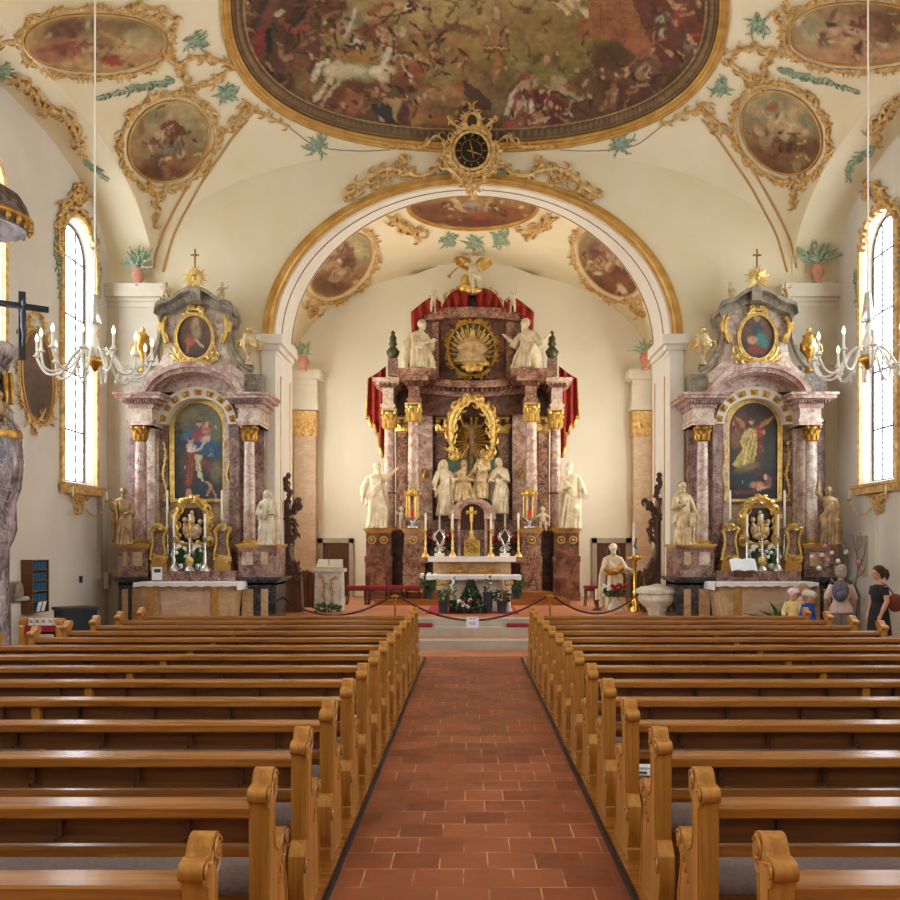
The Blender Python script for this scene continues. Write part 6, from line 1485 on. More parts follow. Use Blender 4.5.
mb.tube([P(472, 338), P(472, 345), P(471, 356), P(471, 364)], [.16, .26, .42, .5], 14); mb.tube([P(461, 352), P(466, 346), P(472, 343), P(479, 347), P(484, 354)], [.2, .22, .2, .22, .2], 8); mb.blob(P(472.5, 335.5), (.11, .11, .14), 10, 8); mb.blob(P(472.5, 331), (.1, .1, .06), 8, 6)
HB(remeshed(mb, .03), 'relief_figure', 'statue_gold', 180)
mb = MB()
for (x, y, r) in ((462, 360, 4), (468, 363, 5), (476, 358, 4.5), (482, 361, 4.5), (487, 364, 3.5), (470, 369, 5), (479, 368, 5), (464, 367, 3.5), (473, 364, 4), (456, 361, 3)): mb.blob(P(x, y, -.1), (r * S, .12, r * S * .9), 10, 8)
HB(remeshed(mb, .03), 'relief_cloud', 'gilt', 180)
# red canopy on top, with gilded crest
def canopy(X, s):
    for T, Bm in (([(470, 292), (462, 288), (452, 292), (446, 299), (441, 308)], [(468, 312), (462, 313), (454, 313), (447, 313), (440, 314)]), ([(441, 301), (434, 296), (426, 300), (418, 306), (411, 312)], [(441, 313), (434, 314), (426, 314), (418, 322), (412, 340)])):
        T = smooth_line(T, 6); Bm = smooth_line(Bm, 6); n = len(T); m2 = MB()
        m2.slab(lambda u, v: (lambda i: PX(X(T[i][0] + (Bm[i][0] - T[i][0]) * v), T[i][1] + (Bm[i][1] - T[i][1]) * v, 26.3 + .08 * math.sin(u * 26 + v) - .12 * math.sin(PI * v)))(min(n - 1, int(round(u * (n - 1))))), n, 8, (0, .08, 0)); HB(m2, 'canopy', 'cloth_red', 50)
    m3 = MB(); m3.slab(lambda u, v: PX(X(411 + 7 * u + (1 - v) * (2 + 3 * u)), 310 + 54 * v - 4 * u, 26.5 + .06 * math.sin(u * 12)), 9, 8, (0, .06, 0)); HB(m3, 'canopy_fall', 'cloth_red', 50)
    o = Orn(plane_surf(26.45), .02); o.vine([(X(464), 289), (X(456), 291), (X(449), 297), (X(444), 304)], 1.5, 3, 3, 5); HB(o.mb, 'crest', 'gilt_stucco', 60)
    # lower curtains at the flanks
    T = smooth_line([(385, 362), (378, 366), (370, 376), (369, 380)], 5); n = len(T)
    m = MB()
    def f(u, v):
        i = u; x0 = 386 - 18 * u; y0 = 366 + 12 * u * u + 4 * math.sin(u * 3); yb = 442 - 26 * u + (14 if u < .25 else 0) + 3 * math.sin(u * 20); xb = 384 - 18 * u
        return PX(X(x0 + (xb - x0) * v), y0 + (yb - y0) * v, 26.9 + .07 * math.sin(u * 16 + v * 2))
    m.slab(f, 26, 14, (0, .06, 0)); cu = HB(m, 'curtain', 'cloth_red', 50)
    m = MB(); m.tube([f(k / 25, 1.0) + Vector((0, -.02, .0)) for k in range(26)], .045, 6); m.tube([f(1.0, k / 13) + Vector((0, -.02, 0)) for k in range(14)], .02, 6); m.build('curtain_hem', 'gilt', cu, 60)
both(canopy)
m = MB(); m.prism([(HX - 6, 311), (HX - 8, 302), (HX - 3, 293), (HX + 3, 293), (HX + 8, 302), (HX + 6, 311)], lambda x, y, w: (wx(x, 26.5), w, wz(y, 26.5)), 26.5, 26.9); HB(m, 'keystone', 'black_marble')
# central niche
F3 = lambda d: (lambda x, y, w: (wx(x, d), w, wz(y, d)))
m = MB(); m.prism([(448, 506), (448, 440), (451, 424), (460, 412), (472, 408), (484, 412), (493, 424), (496, 440), (496, 506)], F3(26.9), 26.86, 27.1); HB(m, 'niche_back', 'teal')
m = MB(); m.prism([(453, 430), (458, 420), (466, 414), (472, 412), (479, 414), (487, 420), (491, 430), (488, 448), (472, 452), (456, 448)], F3(26.8), 26.8, 26.9); HB(m, 'shell_ground', 'walnut')
m = MB(); c = PX(471, 441, 26.75)
for k in range(26):
    a = PI * (-.35 + 1.7 * k / 25); l = (1.0 if k % 2 else .75) * (.95 if math.sin(a) > -.2 else 1.15)
    if abs(a - PI / 2) < .12: continue
    m.tube([c + Vector((math.cos(a) * .12, 0, math.sin(a) * .15)), c + Vector((math.cos(a) * .62 * l, -.03, math.sin(a) * .82 * l))], [.02, .05], 5)
HB(m, 'glory_ray', 'gilt_dark')
o = Orn(plane_surf(25.95), .04)
for s in (-1, 1):
    c0 = 472; o.vine([(c0 + s * 2, 396), (c0 + s * 9, 402), (c0 + s * 16, 408), (c0 + s * 21, 418), (c0 + s * 22, 430), (c0 + s * 21, 444), (c0 + s * 18, 456)], 2.6, 4, 3, 6)
    o.vine([(c0 + s * 4, 402), (c0 + s * 12, 410), (c0 + s * 18, 422), (c0 + s * 19, 436)], 2.0, 6, 3, 5); o.scroll(c0 + s * 16, 456, 4.5, 0, s * 1.2, 2.0); o.scroll(c0 + s * 8, 403, 4, 1, s * 1.2, 1.8); o.scroll(c0 + s * 20, 416, 3.5, 1, -s * 1.2, 1.6); o.leaf(c0 + s * 3, 402, -PI / 2 - s * .4, 9, 2.2, s * .6)
for k in range(5): o.leaf(466 + 3 * k, 402, -PI / 2 + (k - 2) * .3, 8, 2.2, .3)
HB(o.mb, 'niche_border', 'gilt', 60)
mb = MB()
for (x, y, rx, ry) in ((461, 506, 9, 6), (472, 501, 9, 6), (484, 505, 9, 7), (456, 509, 6, 4), (490, 509, 6, 4)): mb.blob(PX(x, y, 26.2), (rx * S, .35, ry * S), 12, 8)
HB(remeshed(mb, .04), 'mound', 'moss', 180)
# tabernacle temple
m = MB(); m.bpx(452, 494, 530, 562, 25.9, .6); m.bpx(450, 496, 516, 532, 26.0, .5); HB(m, 'tabernacle_body', 'mauve_marble')
for x in (452, 459, 486, 493):
    p = PX(x, 558, 25.8); m = MB(); h = 40 / F * 25.8; m.lathe([(.07, 0), (.05, .05), (.05, h * .92), (.07, h)], p.x, p.y, 12, z0=p.z); HB(m, 'tabernacle_column', 'pink_marble', 60)
def arc2(rx, ry, cy, n=24): return [(HX - rx * math.cos(PI * k / n), cy - ry * math.sin(PI * k / n)) for k in range(n + 1)]
m = MB(); m.band(arc2(12, 12, 516), arc2(20.5, 15.5, 516), F3(25.8), 25.75, 26.2); m.band(arc2(18, 14, 516), arc2(23, 18, 516), F3(25.7), 25.65, 26.2)
m.bpx(449, 461, 514, 519, 25.65, .5); m.bpx(484, 496, 514, 519, 25.65, .5); HB(m, 'tabernacle_arch', 'pink_marble')
m = MB(); m.prism(arc2(12, 12, 516) + [(HX + 12, 540), (HX - 12, 540)], F3(25.92), 25.93, 26.0); HB(m, 'tabernacle_niche', 'walnut')
m = MB(); m.bpx(464, 480, 540, 556, 25.8, .2); td = HB(m, 'tabernacle_door', 'gilt'); o = Orn(plane_surf(25.78), .02); o.scroll(472, 548, 5, 0, 1.5, .9); o.scroll(468, 545, 3, 2, 1.2, .7); o.scroll(476, 551, 3, 4, 1.2, .7); o.mb.build('door_relief', 'gilt_dark', td, 60)
# the high altar table
m = MB(); m.bpx(433, 511, 561, 576, 24.95, 1.0); m.bpx(436, 508, 575, 606, 25.0, .9); HB(m, 'altar_table', 'beige_marble')
o = Orn(plane_surf(24.93), .02); o.ring(ell_pts(HX - 1, 570, 4.5, 4, 20), 1.0)
for s in (-1, 1): o.scroll(HX - 1 + s * 12, 570, 4, 0, s * 1.2, 1.0); o.scroll(HX - 1 + s * 21, 570, 3, 2, -s * 1.2, .9); o.line([(HX + s * 6, 571), (HX + s * 25, 571)], .7)
HB(o.mb, 'table_ornament', 'gilt_flat', 60)
m = MB(); m.bpx(420, 525, 557, 563, 25.1, 1.0); HB(m, 'gradine', 'red_marble')
d = 24.8; m = MB(); m.box(wx(428, d), wx(516, d), d, d + .9, wz(558.5, d), wz(556.5, d)); m.slab(lambda u, v: (wx(428, d) + (wx(516, d) - wx(428, d)) * u, d - .01 - .006 * math.sin(u * 60), wz(556.5, d) - .15 * v), 50, 4, (0, -.008, 0))
tag(m.build('altar_cloth', 'cloth_white', None, 40), 'white linen cloth on the table of the red marble high altar', 'cloth')
# candles, reliquaries, cross on the high altar
for x, y0, ys_, yb, lb in ((425.5, 513, 530, 557, 'far end, lectern side'), (452.5, 513, 529, 557, 'next to the tabernacle, lectern side'), (491, 513, 529, 557, 'next to the tabernacle, font side'), (518.5, 513, 529, 557, 'far end, font side'), (439.5, 514, 528, 545, 'behind the reliquary, lectern side'), (505, 513, 526, 545, 'behind the reliquary, font side')):
    dd = 25.35 if 'reliq' not in lb else 25.9
    candle('altar candle on a gilt stick, %s of the high altar' % lb, x, y0, yb, ys_, dd, 'gilt', 'gilt candlesticks on the high altar', 2.2, 8.5)
for x, lb in ((439.5, 'lectern'), (505, 'font')):
    b = PX(x, 557, 25.3); q = thing('reliquary', 'silver-gilt diamond-shaped reliquary on the %s side of the tabernacle' % lb, 'reliquary', b, 'reliquaries on the high altar')
    m = MB(); m.bpx(x - 5, x + 5, 553, 557, 25.25, .25); m.build('foot', 'white_marble', q, 20); m = MB(); m.tube([PX(x, 553, 25.35), PX(x, 545, 25.35)], [.06, .03], 8); m.build('stem', 'silver', q, 60)
    m = MB(); m.ppx([(x, 531), (x + 4.5, 537), (x, 545), (x - 4.5, 537)], 25.33, .06); m.build('relic_case', 'walnut', q, 20)
    o = Orn(plane_surf(25.3), .0); o.frame([(x, 530), (x + 3, 533), (x + 5, 537), (x + 3, 541), (x, 546), (x - 3, 541), (x - 5, 537), (x - 3, 533)], .8, 4, 3, 3); o.ring([(x, 530), (x + 5, 537), (x, 546), (x - 5, 537)], 1.0); o.scroll(x - 3, 549, 2.5, 0, 1, .9); o.scroll(x + 3, 549, 2.5, 0, -1, .9); o.mb.build('silver_frame', 'silver', q, 60)
b = PX(471.5, 540, 25.7); q = thing('altar_cross', 'gilded standing cross above the tabernacle door', 'cross', b); m = MB(); m.lathe([(.14, 0), (.1, .08), (.06, .16), (.08, .22), (.03, .3), (.025, .75)], b.x, b.y, 12, z0=b.z); m.build('foot', 'gilt', q, 60)
m = MB(); m.tube([PX(471.5, 522, 25.7), PX(471.5, 507, 25.7)], .05, 6); m.tube([PX(466, 512.5, 25.7), PX(477, 512.5, 25.7)], .05, 6)
for a in range(8): m.tube([PX(471.5, 512.5, 25.7), PX(471.5 + 5 * math.cos(a * PI / 4 + .39), 512.5 + 5 * math.sin(a * PI / 4 + .39), 25.7)], [.02, .015], 5)
m.build('cross', 'gilt', q, 60)
# flower tubs behind the candles: red poinsettias
for x, w, lb in ((433, 8, 'lectern end'), (446, 6, 'lectern side next to the tabernacle'), (497.5, 6, 'font side next to the tabernacle'), (512, 8, 'font end')):
    b = PX(x, 558, 25.75); q = thing('poinsettia', 'red poinsettia on the high altar, ' + lb, 'flowers', b, 'poinsettias on the high altar'); r = random.Random(x)
    m = MB(); m.lathe([(.1, 0), (.14, .2), (.12, .22)], b.x, b.y, 12, z0=b.z); m.build('pot', 'red_marble_d', q, 60)
    for nm, mt, lo, hi, n in (('leaves', 'leaf_dark', .15, .5, 34), ('blossoms', 'red_flower', .4, .75, 22)):
        m = MB()
        for k in range(n):
            a = r.uniform(0, 6.3); rr = r.uniform(.02, .24) * w / 8; z = r.uniform(lo, hi); p = b + Vector((rr * math.cos(a), rr * math.sin(a) * .7, z)); m.tube([p, p + Vector((math.cos(a) * .06, math.sin(a) * .06 - .02, .02)), p + Vector((math.cos(a) * .12, math.sin(a) * .1 - .04, -.01))], [.015, .04, .008], 5)
        m.build(nm, mt, q)
# statues of the high altar
A = {'n': [((-.17, -.03, .62), (-.1, -.17, .6)), ((.17, -.02, .6), (.2, -.1, .46))]}
statue('large ivory apostle reaching towards the outer column on the lectern side of the high altar', FIG(375.5, 463, 529, 25.4, turn=.25, beard=True, seed=21, head=(.5, 1), arms=[((-.18, .0, .6), (-.2, -.1, .46)), ((.17, -.08, .78), (.28, -.1, .88))]), 'statue', 'statue', 'saint_statue', 'large statues of the high altar')
statue('large ivory apostle with a book on the font side of the high altar', FIG(571.5, 463, 529, 25.4, turn=-.25, beard=True, seed=22, head=(-.4, -1), arms=[((-.16, -.08, .6), (-.02, -.17, .62)), ((.18, -.04, .62), (.22, -.12, .56))]), 'statue', 'statue', 'saint_statue', 'large statues of the high altar', [('book', MB().bpx(582, 588, 492, 499, 25.1, .1), 'statue')])
statue('standing mourning woman in veil at the lectern side of the cross', FIG(443.5, 460, 516, 26.0, turn=.4, hair='veil', seed=23, arms=[((-.17, -.03, .62), (-.2, -.12, .5)), ((.16, -.1, .64), (.22, -.18, .66))]), 'statue', 'statue', 'saint_statue')
statue('bowing man in ivory cloth beside the foot of the cross', FIG(460.5, 458, 502, 26.1, turn=.7, seed=24, lean=.1, pose='kneel', beard=True, arms=[((-.14, -.1, .58), (.05, -.24, .5)), ((.16, -.12, .58), (.16, -.28, .46))]), 'statue_gold', 'statue', 'saint_statue')
statue('angel-like figure reaching down beside the cross, gilded hem', FIG(482, 450, 499, 26.1, turn=-.5, seed=25, lean=.08, arms=[((-.15, -.1, .62), (-.2, -.2, .5)), ((.15, -.06, .64), (-.02, -.2, .54))]), 'statue_gold', 'statue', 'saint_statue')
statue('standing disciple with joined hands at the font side of the cross', FIG(500.5, 458, 514, 26.0, turn=-.3, hair='long', seed=26, head=(.2, -1), arms=[((-.16, -.09, .6), (-.02, -.18, .68)), ((.16, -.09, .62), (.02, -.18, .7))]), 'statue', 'statue', 'saint_statue')
both(lambda X, s: statue('ivory ledge bracket figure group support' , MB(), 'statue') if False else HB(RR(MB(), X, 440, 452, 514, 520, 25.9, .5), 'statue_bracket', 'walnut'))
b = PX(471.5, 470, 26.4); q = thing('crucifix', 'dark crucifix with a slender pale body in the gilded niche', 'crucifix', b)
m = MB(); m.tube([PX(471.5, 500, 26.4), PX(471.5, 417, 26.4)], .05, 6); m.tube([PX(462, 426, 26.4), PX(481, 426, 26.4)], .045, 6); m.build('cross', 'gilt_dark', q, 40)
mb = MB(); P = lambda x, y: PX(x, y, 26.32)
mb.tube([P(471.5, 429), P(471.3, 434), P(471.6, 440), P(471.5, 443)], [.06, .1, .075, .085], 10); mb.tube([P(471, 442), P(472.5, 450), P(471.5, 459)], [.07, .06, .035], 8); mb.tube([P(472, 442), P(473, 450), P(472, 459)], [.07, .06, .035], 8); mb.blob(P(472.3, 426), (.06, .07, .08), 10, 8)
mb.tube([P(471.5, 430), P(467, 427.5), P(462.5, 425.5)], [.045, .035, .025], 7); mb.tube([P(471.5, 430), P(476, 427.5), P(480.5, 425.5)], [.045, .035, .025], 7); remeshed(mb, .014, 2).build('body', 'statue_bronze', q, 180, False)
statue('ivory saint in monk\'s habit on the upper cornice, lectern side', FIG(417.5, 317, 372, 25.9, turn=.55, seed=31, pose='kneel', lean=.06, head=(.3, 1), arms=[((-.12, -.1, .62), (.05, -.22, .66)), ((.15, -.1, .6), (.1, -.24, .54))]), 'statue', 'statue', 'saint_statue')
statue('small ivory child standing beside the monk on the upper cornice', putto(PX(427.5, 373, 25.75), 24 / F * 25.75, .5), 'statue', 'statue', 'child_statue')
statue('ivory saint with spread arms on the upper cornice, font side', FIG(528.5, 316, 372, 25.9, turn=-.5, seed=32, pose='kneel', beard=True, head=(-.5, -1), arms=[((-.19, -.08, .66), (-.26, -.14, .74)), ((.2, -.02, .64), (.32, -.08, .7))]), 'statue', 'statue', 'saint_statue')
both(lambda X, s: HB(RR(MB(), X, 408, 420, 363, 373, 25.75, .6), 'statue_block', 'mauve_marble'))
statue('ivory cherub perched on the attic, lectern side', putto(PX(433, 313, 26.2), 23 / F * 26.2, .3, lean=.05), 'statue', 'statue', 'cherub_statue')
statue('ivory cherub perched on the attic, font side, one arm raised', putto(PX(513, 313, 26.2), 23 / F * 26.2, -.3, flip=True, arms=[((-.16, -.05, .86), (-.2, -.06, 1.02)), ((.2, -.04, .6), (.26, -.12, .5))]), 'statue', 'statue', 'cherub_statue')
mb = putto(PX(474, 292, 26.2), 38 / F * 26.2, .1, lean=-.04, legs=[((-.08, -.1, .24), (-.02, -.04, -.02)), ((.1, -.06, .26), (.16, .02, .06))], arms=[((-.2, -.06, .72), (-.3, -.12, .8)), ((.16, -.05, .64), (.2, -.1, .52))])
statue('trumpeting angel with dark wings crowning the high altar', mb, 'statue', 'statue', 'angel_statue', None, [('wing', wing(PX(471, 264, 26.35), PX(457, 257, 26.5), .3, (.1, .1, -1), .05), 'gilt_dark'), ('wing', wing(PX(477, 264, 26.35), PX(489, 259, 26.5), .3, (-.1, .1, -1), .05), 'gilt'), ('trumpet', MB().tube([PX(466, 262, 26.0), PX(456, 269, 25.9), PX(450, 275, 25.9), PX(449, 277, 25.9)], [.015, .02, .03, .07], 8), 'gilt_dark'), ('cloud', MB().blob(PX(466, 288, 26.3), (.25, .2, .16), 10, 8).blob(PX(473, 291, 26.3), (.3, .22, .14), 10, 8).blob(PX(465, 281, 26.3), (.14, .12, .2), 10, 8), 'gilt')])
statue('small ivory angel kneeling between the columns beside the lantern, lectern side', putto(PX(401.5, 529, 25.55), 22 / F * 25.55, .5), 'statue', 'statue', 'angel_statue')
statue('small ivory angel stretching one arm beside the lantern, font side', putto(PX(543, 531, 25.5), 24 / F * 25.5, -.2, arms=[((-.2, -.05, .62), (-.3, -.1, .6)), ((.2, -.06, .62), (.32, -.1, .56))]), 'statue', 'statue', 'angel_statue')
for x, lb in ((412.5, 'lectern'), (529.5, 'font')):
    b = PX(x, 528, 25.45); q = thing('sanctuary_lantern', 'gilded glass lantern with a red light by the inner column, %s side' % lb, 'lantern', b, 'sanctuary lanterns')
    m = MB(); m.lathe([(.2, 0), (.2, .04), (.06, .1), (.06, .16), (.2, .24), (.22, .3), (.16, .32)], b.x, b.y, 16, z0=b.z); m.build('foot', 'silver', q, 60)
    m = MB()
    for k in range(6): a = PI * k / 3; m.tube([(b.x + .17 * math.cos(a), b.y + .17 * math.sin(a), b.z + .3), (b.x + .17 * math.cos(a), b.y + .17 * math.sin(a), b.z + .95), (b.x + .12 * math.cos(a), b.y + .12 * math.sin(a), b.z + 1.1)], .022, 5)
    m.lathe([(.2, .92), (.22, .96), (.14, 1.06), (.1, 1.16), (.03, 1.2)], b.x, b.y, 14, z0=b.z)
    for k in range(6): a = PI * k / 3; m.blob((b.x + .2 * math.cos(a), b.y + .2 * math.sin(a), b.z + 1.0), (.05, .05, .07), 7, 5)
    m.build('cage', 'gilt', q, 60)
    m = MB(); m.lathe([(.05, 0), (.06, .14), (.05, .16)], b.x, b.y, 10, z0=b.z + .34); m.build('red_glass', M['redglass'] if 'redglass' in M else mat_emit('red_glass', rgb(200, 20, 30), .4), q, 60)
# ================================================================== pews
PZ = 0.045
for sd in (-1, 1):
    m = MB(); a, b = sorted((sd * .885, sd * 5.75)); m.box(a, b, 1.2, 15.95, 0.0, PZ); struct('floor_pew_platform', m, 'oak', 20)
    m = MB(); a, b = sorted((sd * .862, sd * .886)); m.box(a, b, 1.2, 15.97, 0.0, PZ + .004); struct('trim_platform_edge', m, 'black', 20)
END = [(-.06, PZ), (-.06, .11), (-.045, .12), (-.075, .2), (-.088, .3), (-.075, .385), (-.03, .435), (0, .45), (0, .905), (-.022, .912), (-.034, .94), (-.02, .965), (.02, .975), (.05, .975), (.066, 1.0), (.09, 1.025), (.13, 1.03), (.165, 1.012), (.172, .975), (.15, .94), (.12, .92), (.113, .75), (.135, .69), (.2, .655), (.28, .665), (.34, .69), (.39, .682), (.412, .64), (.395, .595), (.36, .575), (.365, .5), (.405, .4), (.43, .28), (.437, .16), (.46, .12), (.46, PZ)]
_a, _b = END[:8], END[21:]
END = _a + smooth_line(END[8:21], 4) + _b
def end_panel(x0, x1, y, out):
    m = MB(); m.prism(END, lambda u, w, q: (q, y + u, w), x0, x1)
    xf = x1 if out > 0 else x0
    for (u, w, r) in ((.12, .978, .03), (-.005, .94, .018), (.365, .635, .03), (-.04, .33, .03)):
        m.tube([(xf - out * .01, y + u, w), (xf + out * .012, y + u, w)], [r, r * .8], 12)
        m.tube([(xf + out * .008, y + u + r * 1.25 * math.cos(a), w + r * 1.25 * math.sin(a)) for a in np.linspace(.3, 5.2, 12)], .006, 5)
    inset = [(u * .86 + .02, w * .95 + .018) for u, w in END[7:]]
    m.tube([(xf, y + u, w) for u, w in inset], .007, 5)
    for k in range(4): m.blob((xf, y + .33 - .035 * k, .6 - .035 * k), (.012, .03, .022), 6, 5)
    return m
def make_pew(sd, y):
    t = thing('pew', 'pew', 'pew', (sd * 3.27, y, PZ), 'oak pews')
    xi, xo = sd * .932, sd * 5.56
    for x, o in ((xi, -sd), (xo, sd)):
        a, b = sorted((x, x - o * .082)); end_panel(a, b, y, o).build('end_panel', 'oak_end', t, 30)
    a, b = sorted((xi + sd * .08, xo - sd * .08))
    m = MB(); m.prism([(-.005, .842), (.002, .834), (.15, .834), (.15, .888), (.01, .888), (-.002, .88)], lambda u, w, q: (q, y + u, w), a, b); m.build('book_ledge', 'oak', t, 20)
    m = MB(); m.box(a, b, y + .07, y + .092, .715, .834); bk = m.build('backrest', 'oak_dark', t, 20)
    m = MB(); m.box(a, b, y + .055, y + .095, .652, .70); m.build('back_rail', 'oak', t, 20)
    m = MB(); m.box(a, b, y + .1, y + .5, .43, .462); st = m.build('seat', 'oak_dark', t, 20)
    m = MB(); m.prism([(.12, .463), (.115, .485), (.125, .508), (.16, .52), (.45, .52), (.485, .508), (.495, .485), (.49, .463)], lambda u, w, q: (q, y + u, w), a + .015, b - .015); m.build('cushion', 'cushion', st, 60)
    m = MB(); m.box(a, b, y + .12, y + .15, PZ, .43); m.build('seat_board', 'oak_dark', t, 20)
    m = MB(); m.box(a, b, y - .3, y - .13, .2, .232); m.build('kneeler', 'oak', t, 20)
    m = MB(); m.prism([(-.02, PZ), (-.02, .4), (.02, .45), (.02, .832), (.1, .832), (.11, .46), (.46, .43), (.44, PZ)], lambda u, w, q: (q, y + u, w), sd * 3.27 - .03, sd * 3.27 + .03); m.build('middle_support', 'oak_end', t, 20)
    br = None
    for k in range(8):
        x = a + (b - a) * (k + .5) / 8
        m = MB(); m.box(x - .012, x + .012, y + .035, y + .07, .74, .832); m.tube([(x, y + .04, .75), (x, y + .01, .735), (x, y + .0, .755)], .007, 5); m.build('bag_hook', 'walnut', bk, 20)
    return t
ORD = ['fifteenth', 'fourteenth', 'thirteenth', 'twelfth', 'eleventh', 'tenth', 'ninth', 'eighth', 'seventh', 'sixth', 'fifth', 'fourth', 'third', 'second', 'first']
ROW0, ROWS = 2.9, 0.895
for sd, nm in ((-1, 'bookshelf side'), (1, 'font side')):
    p0 = make_pew(sd, ROW0)
    for i in range(14):
        y = ROW0 + ROWS * i; lb = 'oak pew with taupe seat cushion, %s row from the altar, %s of the aisle' % (ORD[i + 1], nm)
        if i == 0: p0['label'] = lb
        else: dup(p0, (sd * 3.27, y, PZ), lb)
# leaflets left on the seats
for x, i, rz, lb in ((-1.1, 5, .1, 'white leaflet lying on a pew cushion, bookshelf side of the aisle'), (1.12, 3, -.15, 'printed white leaflet on a pew cushion, font side, the nearer of two'), (1.13, 6, .2, 'white leaflet on a pew cushion, font side, farther up the aisle')):
    y = ROW0 + ROWS * i + .3; c = thing('leaflet', lb, 'leaflet', (x, y, .5205)); R = Matrix.Rotation(rz, 3, 'Z')
    m = MB(); m.box(-.105, .105, -.15, .15, 0, .004); m.v = [tuple(R @ Vector(p) + Vector((x, y, .5215))) for p in m.v]; m.build('sheet', 'paper', c, 0)
    m = MB()
    for (a, b, e, f) in ((-.07, .0, -.13, -.06), (-.08, .06, .0, .012), (-.08, .07, .03, .042), (.02, .08, -.12, -.05)): m.box(a, b, e, f, .0042, .0052)
    m.v = [tuple(R @ Vector(p) + Vector((x, y, .5215))) for p in m.v]; m.build('print', 'ink', c, 0)

# ================================================================== things along the bookshelf wall
sX = -W
d0, d1 = 16.05, 16.68; z0, z1 = .82, 1.8
t = thing('hymnal_rack', 'wooden wall rack of five shelves filled with blue hymnals', 'rack', (sX + .1, (d0 + d1) / 2, z0)); xf = sX + .21
m = MB(); m.box(sX, xf, d0, d0 + .022, z0, z1); m.box(sX, xf, d1 - .022, d1, z0, z1); m.box(sX, xf, d0, d1, z1 - .02, z1); m.build('frame', 'oak_dark', t, 20)
m = MB(); m.box(sX, sX + .012, d0 + .02, d1 - .02, z0, z1 - .02); m.build('back_board', 'walnut', t, 20)
nrow = 5; hs = (z1 - z0) / nrow
for r in range(nrow):
    m = MB(); m.box(sX + .01, xf - .005, d0 + .02, d1 - .02, z0 + hs * r, z0 + hs * r + .016); m.build('shelf', 'oak', t, 20)
rowname = ['bottom', 'second lowest', 'middle', 'second highest', 'top']; pos = ['next to the pulpit end', 'second from the pulpit', 'in the middle', 'second from the altar', 'next to the altar end']
for r in range(nrow):
    for k in range(5):
        y = d0 + .035 + (d1 - d0 - .07) * k / 5
        if r == 0 and k > 2: continue
        q = thing('hymnal', 'blue hymnal on the %s shelf of the wall rack, %s' % (rowname[r], pos[k]), 'book', (sX + .11, y + .05, z0 + hs * r + .016), 'blue hymnals in the wall rack')
        hb = .135 + .008 * ((k * 3 + r) % 3); zb = z0 + hs * r + .017
        m = MB(); m.box(sX + .03, xf - .03, y, y + .006, zb, zb + hb); m.box(sX + .03, xf - .03, y + .094, y + .1, zb, zb + hb); m.box(xf - .036, xf - .03, y, y + .1, zb, zb + hb); m.build('cover', 'blue_book', q, 20)
        m = MB(); m.box(sX + .034, xf - .037, y + .007, y + .093, zb + .003, zb + hb - .005); m.build('pages', 'paper', q, 20)
for k, y in enumerate((16.22, 16.4)):
    m = MB(); a = xf + .0; m.add([(a - .02, y, z0 + .02), (a - .02, y + .13, z0 + .02), (a + .02, y + .14, z0 + .2), (a + .02, y + .01, z0 + .2), (a - .014, y, z0 + .02), (a - .014, y + .13, z0 + .02), (a + .026, y + .14, z0 + .2), (a + .026, y + .01, z0 + .2)], [(0, 1, 2, 3), (4, 7, 6, 5), (0, 4, 5, 1), (1, 5, 6, 2), (2, 6, 7, 3), (3, 7, 4, 0)])
    tag(m.build('booklet', 'paper', None, 0), 'white booklet leaning in the bottom of the hymnal rack, %s' % ('nearer the pulpit' if k == 0 else 'nearer the altar'), 'booklet', 'white booklets in the rack')
t = thing('wall_fitting', 'grey-green rounded fitting on the wall beside the hymnal rack', 'wall fitting', (sX + .1, 15.75, 1.05))
m = MB(); m.prism([(-.14, -.1), (-.16, .05), (-.12, .2), (-.04, .26), (.04, .26), (.12, .2), (.16, .05), (.14, -.1)], lambda u, w, q: (q, 15.72 + u, 1.16 + w), sX, sX + .14); m.build('shell', 'grey_marble', t, 40); m = MB(); m.tube([(sX + .1, 15.72, 1.1), (sX + .12, 16.04, 1.1)], .045, 8); m.build('arm', 'stone', t, 40)
# dark chest
t = thing('storage_chest', 'dark blue-black chest with a flat lid standing by the white wall', 'chest', (-7.35, 16.15, 0)); R = Matrix.Rotation(.72, 3, 'Z')
def rot(m, c): m.v = [tuple(R @ Vector(p) + Vector(c)) for p in m.v]; return m
m = MB(); m.box(-.3, .3, -.26, .26, .04, .88); rot(m, (-7.3, 16.15, 0)).build('body', mat_plain('dark_lacquer', rgb(12, 16, 20), rgb(22, 27, 33), 4, .6), t, 20)
m = MB(); m.box(-.33, .33, -.29, .29, .88, .94); rot(m, (-7.3, 16.15, 0)).build('lid', 'black', t, 20); m = MB(); m.box(-.28, .28, -.24, .24, 0, .04); rot(m, (-7.3, 16.15, 0)).build('plinth', 'black', t, 20)
